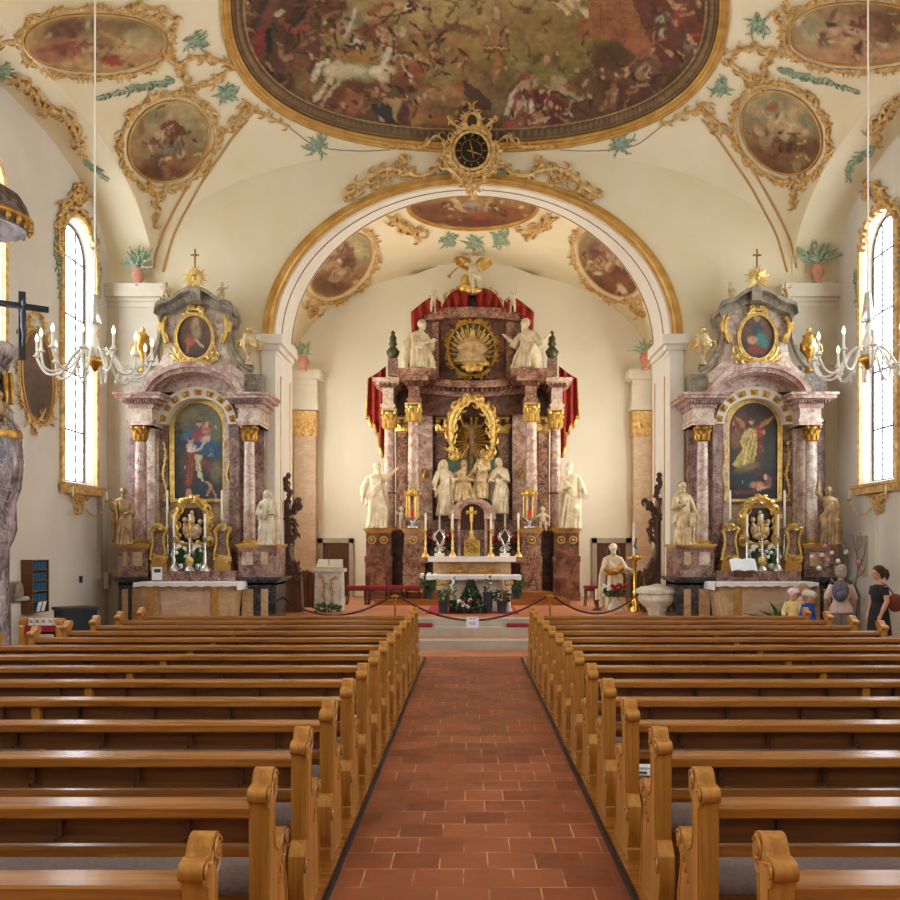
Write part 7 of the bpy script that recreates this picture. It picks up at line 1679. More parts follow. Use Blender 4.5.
# leaflet stand with brochures
t = thing('leaflet_stand', 'low oak stand with scrolled ends holding brochures, at the end of the pews', 'stand', (-6.1, 12.5, 0))
for x in (-6.38, -5.86): 
    m = MB(); m.prism([(-.1, 0), (-.1, .9), (-.04, .98), (.04, 1.0), (.1, .95), (.1, 0)], lambda u, w, q: (q, 12.5 + u, w), x - .04, x + .04); m.tube([(x - .05, 12.48, .95), (x + .05, 12.48, .95)], .07, 12); m.build('end_panel', 'oak_end', t, 30)
m = MB(); m.box(-6.34, -5.9, 12.42, 12.58, .55, .6); m.build('shelf', 'oak_dark', t, 20); m = MB(); m.box(-6.34, -5.9, 12.4, 12.44, .8, .92); m.box(-6.34, -5.9, 12.4, 12.6, .8, .83); m.build('tray', 'velvet', t, 20)
for k in range(5):
    x = -6.31 + .085 * k; m = MB(); m.box(x, x + .07, 12.455 + .01 * k, 12.47 + .01 * k, .832, 1.02)
    q = thing('brochure', 'small printed brochure in the red tray of the oak stand, %s from the wall' % ['first', 'second', 'third', 'fourth', 'fifth'][k], 'brochure', (x + .035, 12.46, .832), 'brochures in the red tray'); m.build('sheet', 'paper', q, 0)
    m = MB(); m.box(x + .01, x + .06, 12.451 + .01 * k, 12.456 + .01 * k, .95, 1.0); m.build('picture', 'pink_marble', q, 0)
# small things on that wall
m = MB(); p = LW(98, 490); q = LW(99, 579); m.box(sX, sX + .08, p.y - .06, p.y + .06, q.z, p.z); tag(m.build('wall_conduit', 'stone', None, 20), 'tall narrow grey-brown casing on the wall beside the corner pier', 'casing')
t = thing('wall_niche_shrine', 'small framed stone niche low on the wall near the corner pier', 'niche', LW(108, 586)); p = LW(104, 572); q = LW(111, 588); m = MB(); m.box(sX, sX + .08, p.y, q.y, q.z, p.z); m.build('frame', 'white', t, 20); m = MB(); m.box(sX + .05, sX + .085, p.y + .1, q.y - .1, q.z + .06, p.z - .05); m.build('panel', 'grey_marble', t, 20)
m = MB(); p = LW(80, 577); m.box(sX, sX + .04, p.y - .04, p.y + .04, p.z - .12, p.z + .02); tag(m.build('light_switch', 'iron', None, 20), 'tiny grey wall switch on the white wall above the chest', 'switch')
# oval memorial picture on the wall
op = ell_pts(37.5, 377, 14.5, 46, 48, -.07)
fresco('dark brown oval picture in a gilded rocaille frame behind the crucifix', op, LW, (96, 72, 56), [('e', 36, 360, 8, 18, 0, (112, 84, 64), .9), ('e', 38, 396, 8, 18, 0, (80, 58, 46), .9)] + [('l', [(28 + 3 * k, 345), (29 + 3 * k, 412)], .8, (84, 62, 50)) for k in range(6)], 3, 1.0,
       lambda o: (o.frame(grow(op, 3), 1.1, 4, 5, 7), o.ring(grow(op, 3.2), 1.0), o.vine([(30, 326), (32, 316), (38, 311), (43, 318), (45, 330)], 1.3, 2, 4, 4), o.vine([(24, 330), (22, 322), (26, 318)], 1.1, 3, 4, 4), o.vine([(27, 412), (34, 420), (36, 430), (37, 436)], 1.2, 4, 4, 4), o.vine([(46, 408), (41, 418), (37, 424)], 1.2, 5, 4, 4)), mat='oil', name='oval_picture', cat='picture')
# wall crucifix
R = Matrix.Rotation(.62, 3, 'Z'); cp = PX(22, 330, 15.2)
t = thing('wall_crucifix', 'black crucifix mounted out from the wall above the pulpit side', 'crucifix', cp)
def rc(m): m.v = [tuple(R @ Vector(p) + cp) for p in m.v]; return m
m = MB(); m.box(-.055, .055, -.03, .03, -.52, .66); m.box(-.42, .42, -.032, .028, .36, .46); m.box(-.04, .04, .03, .35, .0, .06); rc(m).build('cross', 'black', t, 20)
m = MB(); m.tube([(0, -.07, .36), (0, -.1, .26), (.01, -.08, .12), (0, -.07, .06)], [.03, .055, .045, .045], 10); m.tube([(0, -.08, .08), (.02, -.1, -.1), (0, -.07, -.3)], [.05, .04, .02], 8); m.tube([(.0, -.08, .34), (-.15, -.05, .38), (-.34, -.045, .41)], [.03, .024, .016], 7); m.tube([(.0, -.08, .34), (.15, -.05, .38), (.34, -.045, .41)], [.03, .024, .016], 7); m.blob((.01, -.1, .44), (.045, .05, .06), 10, 8)
rc(remeshed(m, .012, 2)).build('body', 'iron', t, 180)
# pulpit at the picture edge
M['pulpit_marble'] = mat_marble('violet_grey_marble', [rgb(44, 42, 52), rgb(96, 84, 90), rgb(160, 146, 146), rgb(206, 194, 190)], 2.2, .25, rgb(220, 208, 204), (1, 1, .5))
px_, py_ = -7.62, 13.6
t = thing('pulpit', 'violet-grey marble pulpit with gilded mouldings on the side wall', 'pulpit', (px_, py_, 0.0))
S = py_ / F
zz = lambda y: wz(y, py_); rr = lambda x: (wx(x, py_) - px_) * .955
prof = [(rr(9), 0), (rr(9), zz(606)), (rr(7), zz(600)), (rr(8), zz(548)), (rr(12), zz(540)), (rr(15), zz(530)), (rr(14), zz(503)), (rr(19), zz(488)), (rr(22), zz(462)), (rr(20), zz(440)), (rr(19), zz(434))]
m = MB(); m.lathe(prof, px_, py_, 28); m.build('stem', 'pulpit_marble', t, 60)
m = MB(); m.lathe([(rr(19), zz(434)), (rr(20), zz(430)), (rr(12), zz(418)), (rr(8), zz(404)), (rr(6), zz(372)), (rr(9), zz(362)), (rr(14), zz(356)), (rr(15), zz(346)), (rr(11), zz(343))], px_, py_, 28); m.build('basket', 'pulpit_marble', t, 60)
m = MB(); m.lathe([(rr(20), zz(439)), (rr(21), zz(435)), (rr(20), zz(431))], px_, py_, 28)
for k in range(10):
    a = -PI / 2 + PI * (k - 4.5) / 8; m.tube([(px_ + rr(9) * math.cos(a), py_ + rr(9) * math.sin(a), zz(372)), (px_ + rr(10) * math.cos(a), py_ + rr(10) * math.sin(a), zz(384)), (px_ + rr(11) * math.cos(a), py_ + rr(11) * math.sin(a), zz(404))], [.03, .05, .03], 6)
m.build('moulding', 'gilt_dark', t, 60)
statue('pale winged cherub seated on the rim of the pulpit', putto((px_ + .42, py_ - .25, zz(434)), .62, .8), 'statue_bronze', 'statue', 'cherub_statue')
M['pulpit_dark'] = mat_marble('dark_violet_marble', [rgb(40, 32, 32), rgb(84, 66, 62), rgb(124, 104, 96), rgb(150, 130, 118)], 3.0, .7)
t = thing('sounding_board', 'round marble canopy above the pulpit with gilded tassels', 'canopy', (px_, py_, zz(238)))
m = MB(); m.lathe([(.3, zz(216)), (rr(15), zz(226)), (rr(24), zz(228)), (rr(28), zz(222)), (rr(28), zz(214)), (rr(25), zz(204)), (rr(18), zz(193)), (rr(8), zz(187)), (.12, zz(182))], px_, py_, 28); m.build('canopy', 'pulpit_dark', t, 60)
m = MB()
for k in range(24):
    a = 2 * PI * k / 24; m.blob((px_ + rr(28) * math.cos(a), py_ + rr(28) * math.sin(a), zz(222)), (.05, .05, .09), 6, 5)
m.tube([(px_ + rr(28) * math.cos(a), py_ + rr(28) * math.sin(a), zz(218)) for a in np.linspace(0, 2 * PI, 33)[:-1]], .05, 6, closed=True)
m.build('tassel_rim', 'gilt_dark', t, 60)
m = MB(); m.tube([(px_ + .1, py_ - .2, zz(190)), (px_ + .2, py_ - .3, zz(172)), (px_ + .12, py_ - .3, zz(152)), (px_ + .05, py_ - .2, zz(140))], [.06, .1, .08, .02], 8); m.tube([(px_ + .3, py_ - .2, zz(188)), (px_ + .26, py_ - .3, zz(176)), (px_ + .32, py_ - .3, zz(160))], [.05, .06, .02], 8); m.build('crest', 'walnut', t, 60)
# pillar that carries the pulpit
# ================================================================== chandeliers
def chandelier(x, d, z, label):
    t = thing('chandelier', label, 'chandelier', (x, d, z), 'crystal chandeliers')
    m = MB(); m.tube([(x, d, z + .75), (x, d, vault_z(x, min(d, 15)) + .0)], .014, 6); m.build('cable', 'white', t)
    m = MB(); m.lathe([(.0, .86), (.045, .84), (.07, .6), (.1, .42), (.085, .4)], x, d, 14, z0=z); m.build('cover_cap', 'silver', t, 50)
    m = MB(); m.lathe([(.03, .4), (.045, .34), (.025, .28), (.05, .2), (.075, .08), (.045, -.02), (.06, -.06)], x, d, 14, z0=z); m.build('stem', 'fresco_w', t, 60)
    m = MB(); m.lathe([(.07, -.06), (.12, -.1), (.13, -.16), (.06, -.22), (.035, -.27), (.0, -.3)], x, d, 14, z0=z); m.build('hub', 'brass', t, 60)
    for k in range(12):
        a = 2 * PI * (k + .35) / 12; c, s = math.cos(a), math.sin(a); R_ = .8 if k % 2 == 0 else .74
        P = lambda r, h: (x + r * c, d + r * s, z + h)
        m = MB(); m.tube(smooth_line([P(.08, -.1), P(.16, .03), P(.28, -.06), P(.42, -.27), P(.56, -.36), P(.7, -.31), P(R_, -.12)], 4), .019, 7)
        m.lathe([(.02, -.02), (.055, .0), (.05, .015), (.025, .02), (.03, .05)], P(R_, -.1)[0], P(R_, -.1)[1], 10, z0=z - .1); ar = m.build('arm', 'fresco_w', t, 60)
        m = MB(); m.lathe([(.019, 0), (.019, .17)], P(R_, 0)[0], P(R_, 0)[1], 8, z0=z - .055)
        cn = m.build('candle_sleeve', 'wax', ar, 60)
        m = MB(); m.lathe([(.012, 0), (.028, .035), (.022, .075), (.0, .125)], P(R_, 0)[0], P(R_, 0)[1], 8, z0=z + .115); m.build('bulb', 'bulb', ar, 60)
        m = MB(); q = P(.42, -.33); m.tube([P(.42, -.29), q], .004, 4); m.lathe([(.0, -.09), (.022, -.05), (.0, .01)], q[0], q[1], 6, z0=q[2]); m.build('pendant', 'fresco_w', ar, 40)
    return t
M['bulb'] = mat_emit('lamp_bulb', (1.0, .84, .58, 1), 3.5)
chandelier(wx(95, 13.0), 13.0, wz(352, 13.0), 'glass-armed chandelier on a long cable before the crucifix wall')
chandelier(wx(868, 13.0), 13.0, wz(350, 13.0), 'glass-armed chandelier on a long cable before the window over the visitors')

# ================================================================== chancel furniture
FZ = .496
def stool(x0, x1, d, label, group='red upholstered stools'):
    c = wx((x0 + x1) / 2, d); w = (x1 - x0) / F * d / 2 - .01; zs = wz(586, d)
    t = thing('stool', label, 'stool', (c, d + .22, FZ), group)
    m = MB(); m.prism([(-w, 0), (-w - .01, .03), (-w + .02, .075), (w - .02, .075), (w + .01, .03), (w, 0)], lambda u, v, q: (c + u, q, zs - .075 + v), d, d + .44); m.build('cushion', 'velvet', t, 50)
    m = MB(); m.box(c - w + .01, c + w - .01, d + .02, d + .42, zs - .13, zs - .073); m.build('seat_frame', 'walnut', t, 20)
    for sx in (-1, 1):
        for sy in (.04, .38):
            m = MB(); x = c + sx * (w - .03); m.tube([(x, d + sy, zs - .1), (x - sx * .01, d + sy, FZ + .2), (x + sx * .02, d + sy, FZ)], [.024, .018, .022], 8); m.build('leg', 'walnut', t, 40)
    return t
for (a, b, lb) in ((345, 366, 'red stool in the chancel, beside the white lectern'), (367, 387, 'red stool in the chancel, second from the white lectern'), (388, 403, 'red stool in the chancel, third from the white lectern'), (404, 420, 'red stool in the chancel, beside the white altar')): stool(a, b, 23.6, lb)
stool(585, 598, 23.0, 'red stool beside the statue with long brown hair')
# lectern
d = 21.3; S = d / F; xl, xr = wx(315, d), wx(341.5, d)
t = thing('lectern', 'white stone lectern with gold ornament and a thin microphone', 'lectern', (wx(328, d), d + .25, FZ))
m = MB(); m.taper((xl - .02, xr + .02, d - .02, d + .47, FZ), (xl, xr, d, d + .45, wz(571, d))); m.build('body', 'white_marble', t, 20)
m = MB(); m.box(xl - .06, xr + .06, d - .05, d + .5, wz(572, d), wz(568.5, d)); m.build('top_slab', 'white_marble', t, 20)
m = MB(); m.prism([(-.02, 0), (-.02, .03), (.36, .22), (.38, .2), (.38, 0)], lambda u, v, q: (q, d + .02 + u, wz(568.5, d) + v), xl + .02, xr - .02); m.build('book_rest', 'stone', t, 20)
o = Orn(plane_surf(d - .02), .012)
for s in (-1, 1): o.vine([(328 + s * 2, 604), (328 + s * 5, 594), (328 + s * 3, 584), (328 + s * 6, 577)], .5, 3, 3, 3); o.scroll(328 + s * 8, 577, 2, 0, s, .5)
o.mb.build('gold_ornament', 'gilt_flat', t, 60)
m = MB(); m.tube([PX(329, 566, d + .1), PX(329, 556, d + .1), PX(330.5, 552, d + .08)], .008, 6); m.blob(PX(331, 551.5, d + .08), .018, 8, 6); m.build('microphone', 'iron', t, 60)
def bush(name, label, cat, c, rx, ry, h, mats, seed, pot=None, n=120, leaf=.09, group=None, extra=None):
    t = thing(name, label, cat, c, group); r = random.Random(seed); c = Vector(c); z0 = 0
    if pot:
        pr, ph, pm = pot; m = MB(); m.lathe([(pr * .75, 0), (pr, ph * .95), (pr * 1.08, ph), (pr * .9, ph * 1.0)], c.x, c.y, 16, z0=c.z); m.build('pot', pm, t, 50); z0 = ph * .9
    m = MB()
    for k in range(n):
        a = r.uniform(0, 6.283); q = math.sqrt(r.uniform(0, 1)); z = r.uniform(0, 1); e = math.sqrt(max(0.05, 1 - (z * 2 - .7) ** 2 * .5)); p = c + Vector((rx * q * e * math.cos(a), ry * q * e * math.sin(a), z0 + h * z)); dv = Vector((math.cos(a), math.sin(a), r.uniform(-.2, 1.0))).normalized() * leaf * r.uniform(.7, 1.4)
        m.tube([p, p + dv * .5, p + dv], [.006, leaf * .2, .003], 4)
    m.build('foliage', mats, t)
    for nm, mt, cnt, rad, lo in extra or []:
        m = MB()
        for k in range(cnt):
            a = r.uniform(PI, 2 * PI); q = r.uniform(.4, 1.0); z = r.uniform(lo, 1.05); p = c + Vector((rx * q * math.cos(a), ry * q * math.sin(a), z0 + h * z))
            for j in range(5): b = 2 * PI * j / 5; m.blob(p + Vector((rad * .5 * math.cos(b), -rad * .2, rad * .5 * math.sin(b))), (rad * .6, rad * .45, rad * .6), 6, 5)
        m.build(nm, mt, t, 60)
    return t
bush('wreath', 'flat green bundle of twigs at the foot of the white lectern', 'greenery', (wx(327, 20.9), 20.9, FZ), .3, .15, .2, 'leaf', 5, None, 110, .1)
# people's altar
d = 20.9; S = d / F
t = thing('table_altar', 'white stone table altar with gilded carved legs at the top of the steps', 'altar', (wx(473.5, d), d + .35, FZ))
m = MB(); m.box(wx(429, d), wx(519, d), d + .02, d + .75, wz(578.5, d), wz(576, d)); m.build('table_top', 'white_marble', t, 20)
m = MB(); m.box(wx(449, d), wx(503, d), d + .3, d + .42, FZ, wz(578, d)); m.build('centre_panel', 'white_marble', t, 20)
for x in (443, 452, 498, 509):
    c = wx(x, d); m = MB(); h = wz(579, d) - FZ; dd = d + (.12 if x in (443, 509) else .62); m.lathe([(.09, 0), (.09, .05), (.05, .1), (.045, h * .4), (.06, h * .62), (.05, h * .7), (.1, h * .88), (.11, h)], c, dd, 14, z0=FZ); lg = m.build('leg', 'white_marble', t, 60)
    m = MB()
    for k in range(5): a = -PI / 2 + (k - 2) * .7; m.blob((c + .085 * math.cos(a), dd + .085 * math.sin(a), FZ + h * .87), (.035, .035, .06), 7, 5); pass
    m.build('gilt_carving', 'gilt', lg, 60)
cl = MB(); cl.box(wx(426, d), wx(521.5, d), d - .01, d + .78, wz(576, d) + .002, wz(576, d) + .015)
cl.slab(lambda u, v: (wx(426, d) + (wx(521.5, d) - wx(426, d)) * u, d - .015 - .008 * math.sin(u * 55) * v, wz(576, d) + .012 - .1 * v - .01 * math.sin(u * 40) * v), 60, 4, (0, -.006, 0))
tag(cl.build('altar_cloth', 'cloth_white', None, 40), 'white linen cloth on the freestanding table altar', 'cloth')
for x in (470, 0):
    if x == 0: continue
m = MB(); m.box(wx(428, 21.3), wx(517, 21.3), 20.35, 23.48, FZ, FZ + .012); tag(m.build('carpet_runner', 'carpet', None, 0), 'red carpet under the freestanding white altar', 'carpet')
# flowers before the table altar
bush('topiary', 'dark green cone-shaped plant in front of the white table altar', 'plant', (wx(471, 20.75), 20.75, FZ + .012), .2, .14, .2, 'leaf_dark', 2, (.16, .24, 'pot'), 60, .1)
m = MB(); c = (wx(471, 20.75), 20.75)
r = random.Random(5)
for k in range(420):
    z = r.uniform(0, 1) ** 1.1; q = .26 * (1 - z) + .02; a = r.uniform(0, 6.28); p = Vector((c[0] + q * math.cos(a), c[1] + q * .7 * math.sin(a), .7 + .55 * z)); m.tube([p, p + Vector((math.cos(a) * .04, math.sin(a) * .03, .05))], [.02, .004], 4)
o = bpy.data.objects['topiary']; m.build('cone_foliage', 'leaf_dark', o)
bush('flower_arrangement', 'wide low arrangement with white roses and red sprigs before the table altar', 'flowers', (wx(468, 20.45), 20.45, FZ + .012), .44, .16, .3, 'leaf_dark', 7, None, 420, .07, None, [('rose', 'white_flower', 7, .05, .45), ('red_sprig', 'red_flower', 12, .025, .5), ('pale_foliage', 'moss', 26, .03, .1)])
bush('potted_plant', 'leafy plant in a dark pot at the lectern end of the altar flowers', 'plant', (wx(443, 20.5), 20.5, FZ), .1, .09, .26, 'leaf', 11, (.12, .3, 'pot'), 80, .08, 'potted plants before the table altar')
bush('potted_plant', 'tall white-flowering plant standing behind the altar flowers, lectern end', 'plant', (wx(452, 20.7), 20.7, FZ), .06, .06, .55, 'moss', 12, (.09, .3, 'pot'), 40, .08, 'potted plants before the table altar', [('blossom', 'white_flower', 8, .03, .5)])
bush('potted_plant', 'plant with upright white stems in a green pot near the middle of the altar', 'plant', (wx(488, 20.6), 20.6, FZ + .0), .07, .06, .45, 'leaf_dark', 13, (.12, .5, 'pot'), 34, .08, 'potted plants before the table altar', [('blossom', 'white_flower', 6, .03, .5)])
bush('potted_plant', 'dark leafy plant in a blue-grey pot at the font end of the altar flowers', 'plant', (wx(502, 20.5), 20.5, FZ), .18, .12, .26, 'leaf_dark', 14, (.13, .3, 'pot'), 110, .08, 'potted plants before the table altar')
bush('floor_plant', 'green pot plant with a white bloom on the altar step, lectern side', 'plant', (wx(428, 23.75), 23.75, FZ + .17), .2, .16, .4, 'leaf', 15, (.14, .24, 'pot'), 130, .1, 'plants on the high altar steps', [('blossom', 'white_flower', 3, .07, .8)])
bush('floor_plant', 'green pot plant on the altar step, font side', 'plant', (wx(517, 23.75), 23.75, FZ + .17), .2, .16, .38, 'leaf', 16, (.14, .24, 'pot'), 130, .1, 'plants on the high altar steps')
for x, lb in ((421, 'lectern side'), (518, 'font side')):
    d = 18.72; m = MB(); m.prism([(-.24, 0), (-.26, .03), (-.22, .07), (.22, .07), (.26, .03), (.24, 0)], lambda u, v, q: (wx(x, d) + u, q, .346 + v), d - .16, d + .14); tag(m.build('kneeling_cushion', 'velvet', None, 50), 'flat red kneeling cushion on the altar steps, ' + lb, 'cushion', 'kneeling cushions')
# rope barrier
def rope(p, q, sag, n=20): return [Vector(p).lerp(Vector(q), k / n) - Vector((0, 0, sag * 4 * (k / n) * (1 - k / n))) for k in range(n + 1)]
d = 16.6; ph = {}
for x, lb in ((395, 'lectern side'), (550, 'font side')):
    c = wx(x, d); t = thing('stanchion', 'slim brass barrier post in front of the pews, ' + lb, 'barrier post', (c, d, 0.004), 'brass barrier posts'); zt = wz(596, d)
    m = MB(); m.lathe([(.15, 0), (.15, .02), (.04, .04)], c, d, 20, z0=.004); m.build('base', 'brass', t, 40); m = MB(); m.lathe([(.018, .03), (.018, zt - .02), (.03, zt), (.0, zt + .03)], c, d, 12); m.build('post', 'brass', t, 40)
    m = MB(); m.tube([(c - .09, d, zt - .02), (c, d, zt + .01), (c + .09, d, zt - .02)], .016, 8); m.build('hook', 'brass', t, 40); ph[x] = Vector((c, d, zt - .02))
a, b = ph[395], ph[550]
for p, q, sag, lb in ((PX(277, 593, 19.88), a - Vector((.09, 0, 0)), .42, 'burgundy barrier rope from the arch pier to the brass post, lectern side'), (a + Vector((.09, 0, 0)), b - Vector((.09, 0, 0)), .44, 'burgundy barrier rope across the aisle between the brass posts'), (b + Vector((.09, 0, 0)), Vector((3.6, 19.3, 1.0)), .36, 'burgundy barrier rope from the brass post to the stone font')):
    m = MB(); m.tube(rope(p, q, sag), .02, 7); m.blob(p, .03, 8, 6); m.blob(q, .03, 8, 6); tag(m.build('barrier_rope', 'rope', None, 60), lb, 'rope', 'barrier ropes')
mid = rope(a, b, .44)[10]; t = thing('notice_sheet', 'white notice sheet with purple lines hung on the barrier rope', 'notice', mid - Vector((0, 0, .16)))
m = MB(); m.box(mid.x - .115, mid.x + .12, mid.y - .026, mid.y - .022, mid.z - .14, mid.z + .07); m.build('sheet', 'paper', t, 0)
m = MB()
for (x0, x1, z) in ((-.055, .0, .03), (.015, .05, .03), (-.07, -.01, -.05), (.0, .04, -.05), (.05, .07, -.05), (-.06, -.02, -.075), (-.01, .06, -.075)): m.box(mid.x + x0, mid.x + x1, mid.y - .028, mid.y - .025, mid.z + z, mid.z + z + .013)
m.build('writing', 'ink_purple', t, 0)
# choir stalls of dark carved wood
for s in (-1, 1):
    X = (lambda x: x) if s < 0 else (lambda x: 946 - x)
    d = 20.75; t = thing('choir_stall', 'dark carved baroque choir stall end, %s of the chancel' % ('lectern side' if s < 0 else 'font side'), 'choir stall', PX(X(294), 610, d), 'choir stalls')
    m = MB(); m.ppx([(X(a), b) for a, b in [(284, 612), (284, 500), (288, 500), (291, 520), (289, 545), (293, 560), (300, 572), (302, 612)]], d, .3); m.build('end_panel', 'walnut', t, 30)
    m = MB(); m.ppx([(X(a), b) for a, b in [(300, 612), (300, 574), (306, 570), (313, 573), (316, 580), (316, 612)]], d + 1.9, .6); m.build('bench', 'walnut', t, 30)
    m = MB()
    for k in range(4): m.ppx([(X(301.5 + 3.7 * k), 608), (X(301.5 + 3.7 * k), 578), (X(304 + 3.7 * k), 578), (X(304 + 3.7 * k), 608)], d + 1.86, .06)
    m.build('bench_panel', 'door_wood', t, 20)
    o = Orn(plane_surf(d - .05), .04); o.line([(X(286), 500), (X(290), 530), (X(289), 550), (X(296), 580)], 1.5); o.vine([(X(285), 505), (X(290), 494), (X(286), 484), (X(288), 474)], 2.2, 3, 3, 4); o.vine([(X(284), 520), (X(292), 512), (X(298), 505), (X(300), 500)], 2.4, 4, 3, 5); o.vine([(X(288), 545), (X(296), 535), (X(294), 524)], 2.0, 6, 3, 4); o.vine([(X(290), 560), (X(297), 566), (X(298), 580)], 2.2, 7, 3, 5); o.scroll(X(296), 506, 4, 0, 1.2, 1.8); o.scroll(X(296), 570, 4, 0, -1.2, 1.8); o.scroll(X(293), 522, 4, 2, 1.2, 1.8); o.mb.build('carving', 'walnut', t, 60)
# statue of Christ with flowers
d = 22.6
fg = FIG(613, 544, 609, d, turn=.15, beard=True, hair='long', seed=41, arms=[((-.17, -.06, .62), (-.05, -.17, .6)), ((.18, -.08, .62), (.24, -.18, .6))])
hp = PX(613, 549.5, d); hm = MB(); s_ = .068 * 1.67
hm.blob(hp + Vector((0, .045, .035)), (.138, .13, .14), 12, 9)
for q in (-1, 1): hm.tube([hp + Vector((q * .1, .0, .05)), hp + Vector((q * .125, -.02, -.08)), hp + Vector((q * .12, -.04, -.26))], [.055, .06, .035], 8)
hm.tube([hp + Vector((0, .1, .03)), hp + Vector((0, .13, -.1)), hp + Vector((0, .12, -.25))], [.09, .1, .06], 8); hm.blob(hp + Vector((.01, -.1, -.11)), (.06, .05, .065), 8, 6)
sm = MB(); sm.tube([PX(605, 568, d - .22), PX(610, 572, d - .27), PX(617, 571, d - .26), PX(622, 567, d - .22)], [.07, .1, .1, .07], 8)
statue('bearded man statue with long brown hair in white and gold robes by the door', fg, 'statue', 'statue', 'painted_statue', None, [('hair', hm, 'walnut'), ('sash', sm, 'gilt_dark')])
c = PX(615, 613, 21.7); c.z = FZ
t = thing('flower_vase', 'red and white bouquet in a white cone vase at the feet of the robed statue', 'flowers', c)
m = MB(); m.lathe([(.2, 0), (.16, .1), (.05, .3), (.04, .34)], c.x, c.y, 18, z0=c.z); m.build('vase', 'white_marble', t, 60)
for nm, mt, n_, rad, off, sp in (('foliage', 'leaf', 70, .05, 0, .26), ('red_flower', 'red_flower', 40, .05, .08, .2), ('white_flower', 'white_flower', 14, .045, -.2, .1)):
    m = MB(); r = random.Random(n_)
    for k in range(n_):
        p = c + Vector((off + r.uniform(-sp, sp), r.uniform(-.12, .12), .34 + r.uniform(0, .3) * (1 if nm != 'foliage' else .6))); m.blob(p, (rad, rad * .7, rad * .8), 6, 5)
    m.build(nm, mt, t, 60)
c = PX(597, 606, 21.6); c.z = FZ; t = thing('candle_stand', 'short white pillar candle on a small wooden stand beside the red stool', 'candle', c); m = MB(); m.lathe([(.14, 0), (.05, .06), (.04, .22), (.1, .26)], c.x, c.y, 14, z0=c.z); m.build('stand', 'walnut', t, 60); m = MB(); m.lathe([(.05, .26), (.05, .52), (.0, .525)], c.x, c.y, 14, z0=c.z); m.build('candle', 'wax', t, 40)
# paschal candle
d = 21.2; c = PX(635, 610, d); c.z = FZ; t = thing('paschal_candle', 'tall decorated white candle on an ornate brass stand near the font', 'candle', c); S = d / F
zt, zc = wz(523, d), wz(556, d); m = MB(); H = zc - FZ
m.lathe([(.13, 0), (.12, .06), (.07, .14), (.1, .22), (.09, .3), (.045, .38), (.075, .46), (.035, .52), (.05, H * .7), (.035, H * .8), (.06, H * .83), (.035, H * .87), (.1, H * .94), (.13, H * .96), (.07, H)], c.x, d, 18, z0=FZ); m.build('stand', 'brass', t, 60)
m = MB()
for k in range(3): a = -PI / 2 + 2 * PI * k / 3; m.tube([(c.x + .1 * math.cos(a), d + .1 * math.sin(a), FZ + .3), (c.x + .17 * math.cos(a), d + .17 * math.sin(a), FZ + .16), (c.x + .2 * math.cos(a), d + .2 * math.sin(a), FZ + .03)], [.035, .03, .04], 7)
m.build('foot', 'brass', t, 60); m = MB()
for k in range(8): a = 2 * PI * k / 8; m.blob((c.x + .12 * math.cos(a), d + .12 * math.sin(a), FZ + H * .96), (.055, .055, .05), 6, 5)
m.build('drip_pan_bead', 'brass', t, 60)
m = MB(); m.lathe([(.06, 0), (.06, zt - zc), (.0, zt - zc + .01)], c.x, d, 18, z0=zc); cn = m.build('candle', 'wax', t, 60)
for (y0, y1, dx, mt) in ((540, 545, 0, 'teal'), (544, 548, -.015, 'leaf'), (538, 541, .02, 'red_flower'), (547, 549, .02, 'blue_book')):
    m = MB(); m.blob((c.x + dx, d - .05, wz((y0 + y1) / 2, d)), (.03, .018, (y1 - y0) / 2 * S), 8, 6); m.build('wax_ornament', mt, cn, 60)
# baptismal font
d = 19.0; c = wx(661.5, d); t = thing('baptismal_font', 'white stone baptismal font with a wide octagonal bowl by the arch pier', 'font', (c, d + .45, .15)); zt = wz(589, d); R_ = .46
m = MB(); m.lathe([(.18, zt - .62), (.2, zt - .55), (.22, zt - .5), (.26, zt - .42), (.36, zt - .34), (.41, zt - .26), (.41, zt - .14), (.44, zt - .12), (.47, zt - .1), (.47, zt - .03), (.43, zt), (.36, zt)], c, d + .45, 8, cap=True); m.v = [p for p in m.v]; m.build('bowl', 'white_marble', t, 20)
m = MB(); m.lathe([(.34, .15), (.34, .24), (.26, .28), (.17, .4), (.16, zt - .66), (.2, zt - .62)], c, d + .45, 8); m.build('pedestal', 'white_marble', t, 20)
m = MB(); m.lathe([(.4, 0), (.38, .03), (.2, .05), (.05, .09), (.0, .1)], c, d + .45, 16, z0=zt); m.build('lid', 'white_marble', t, 50)
# palm plant before the guardian-angel altar
c = Vector((wx(780, 17.85), 17.85, .185)); t = thing('palm_plant', 'dark green palm-leaved plant before the guardian-angel altar table', 'plant', c)
m = MB(); m.lathe([(.12, 0), (.15, .24), (.14, .25)], c.x, c.y, 14, z0=c.z); m.build('pot', 'pot', t, 50); m = MB(); r = random.Random(4)
for k in range(20):
    a = r.uniform(0, 6.28); e = r.uniform(.5, 1.4); l = r.uniform(.5, .75); dv = Vector((math.cos(a) * math.cos(e), math.sin(a) * math.cos(e) * .5, math.sin(e))); p = c + Vector((0, 0, .22)); m.tube([p, p + dv * l * .55, p + dv * l + Vector((dv.x * .15, 0, -.12))], [.01, .04, .006], 5)
m.build('foliage', 'leaf', t)
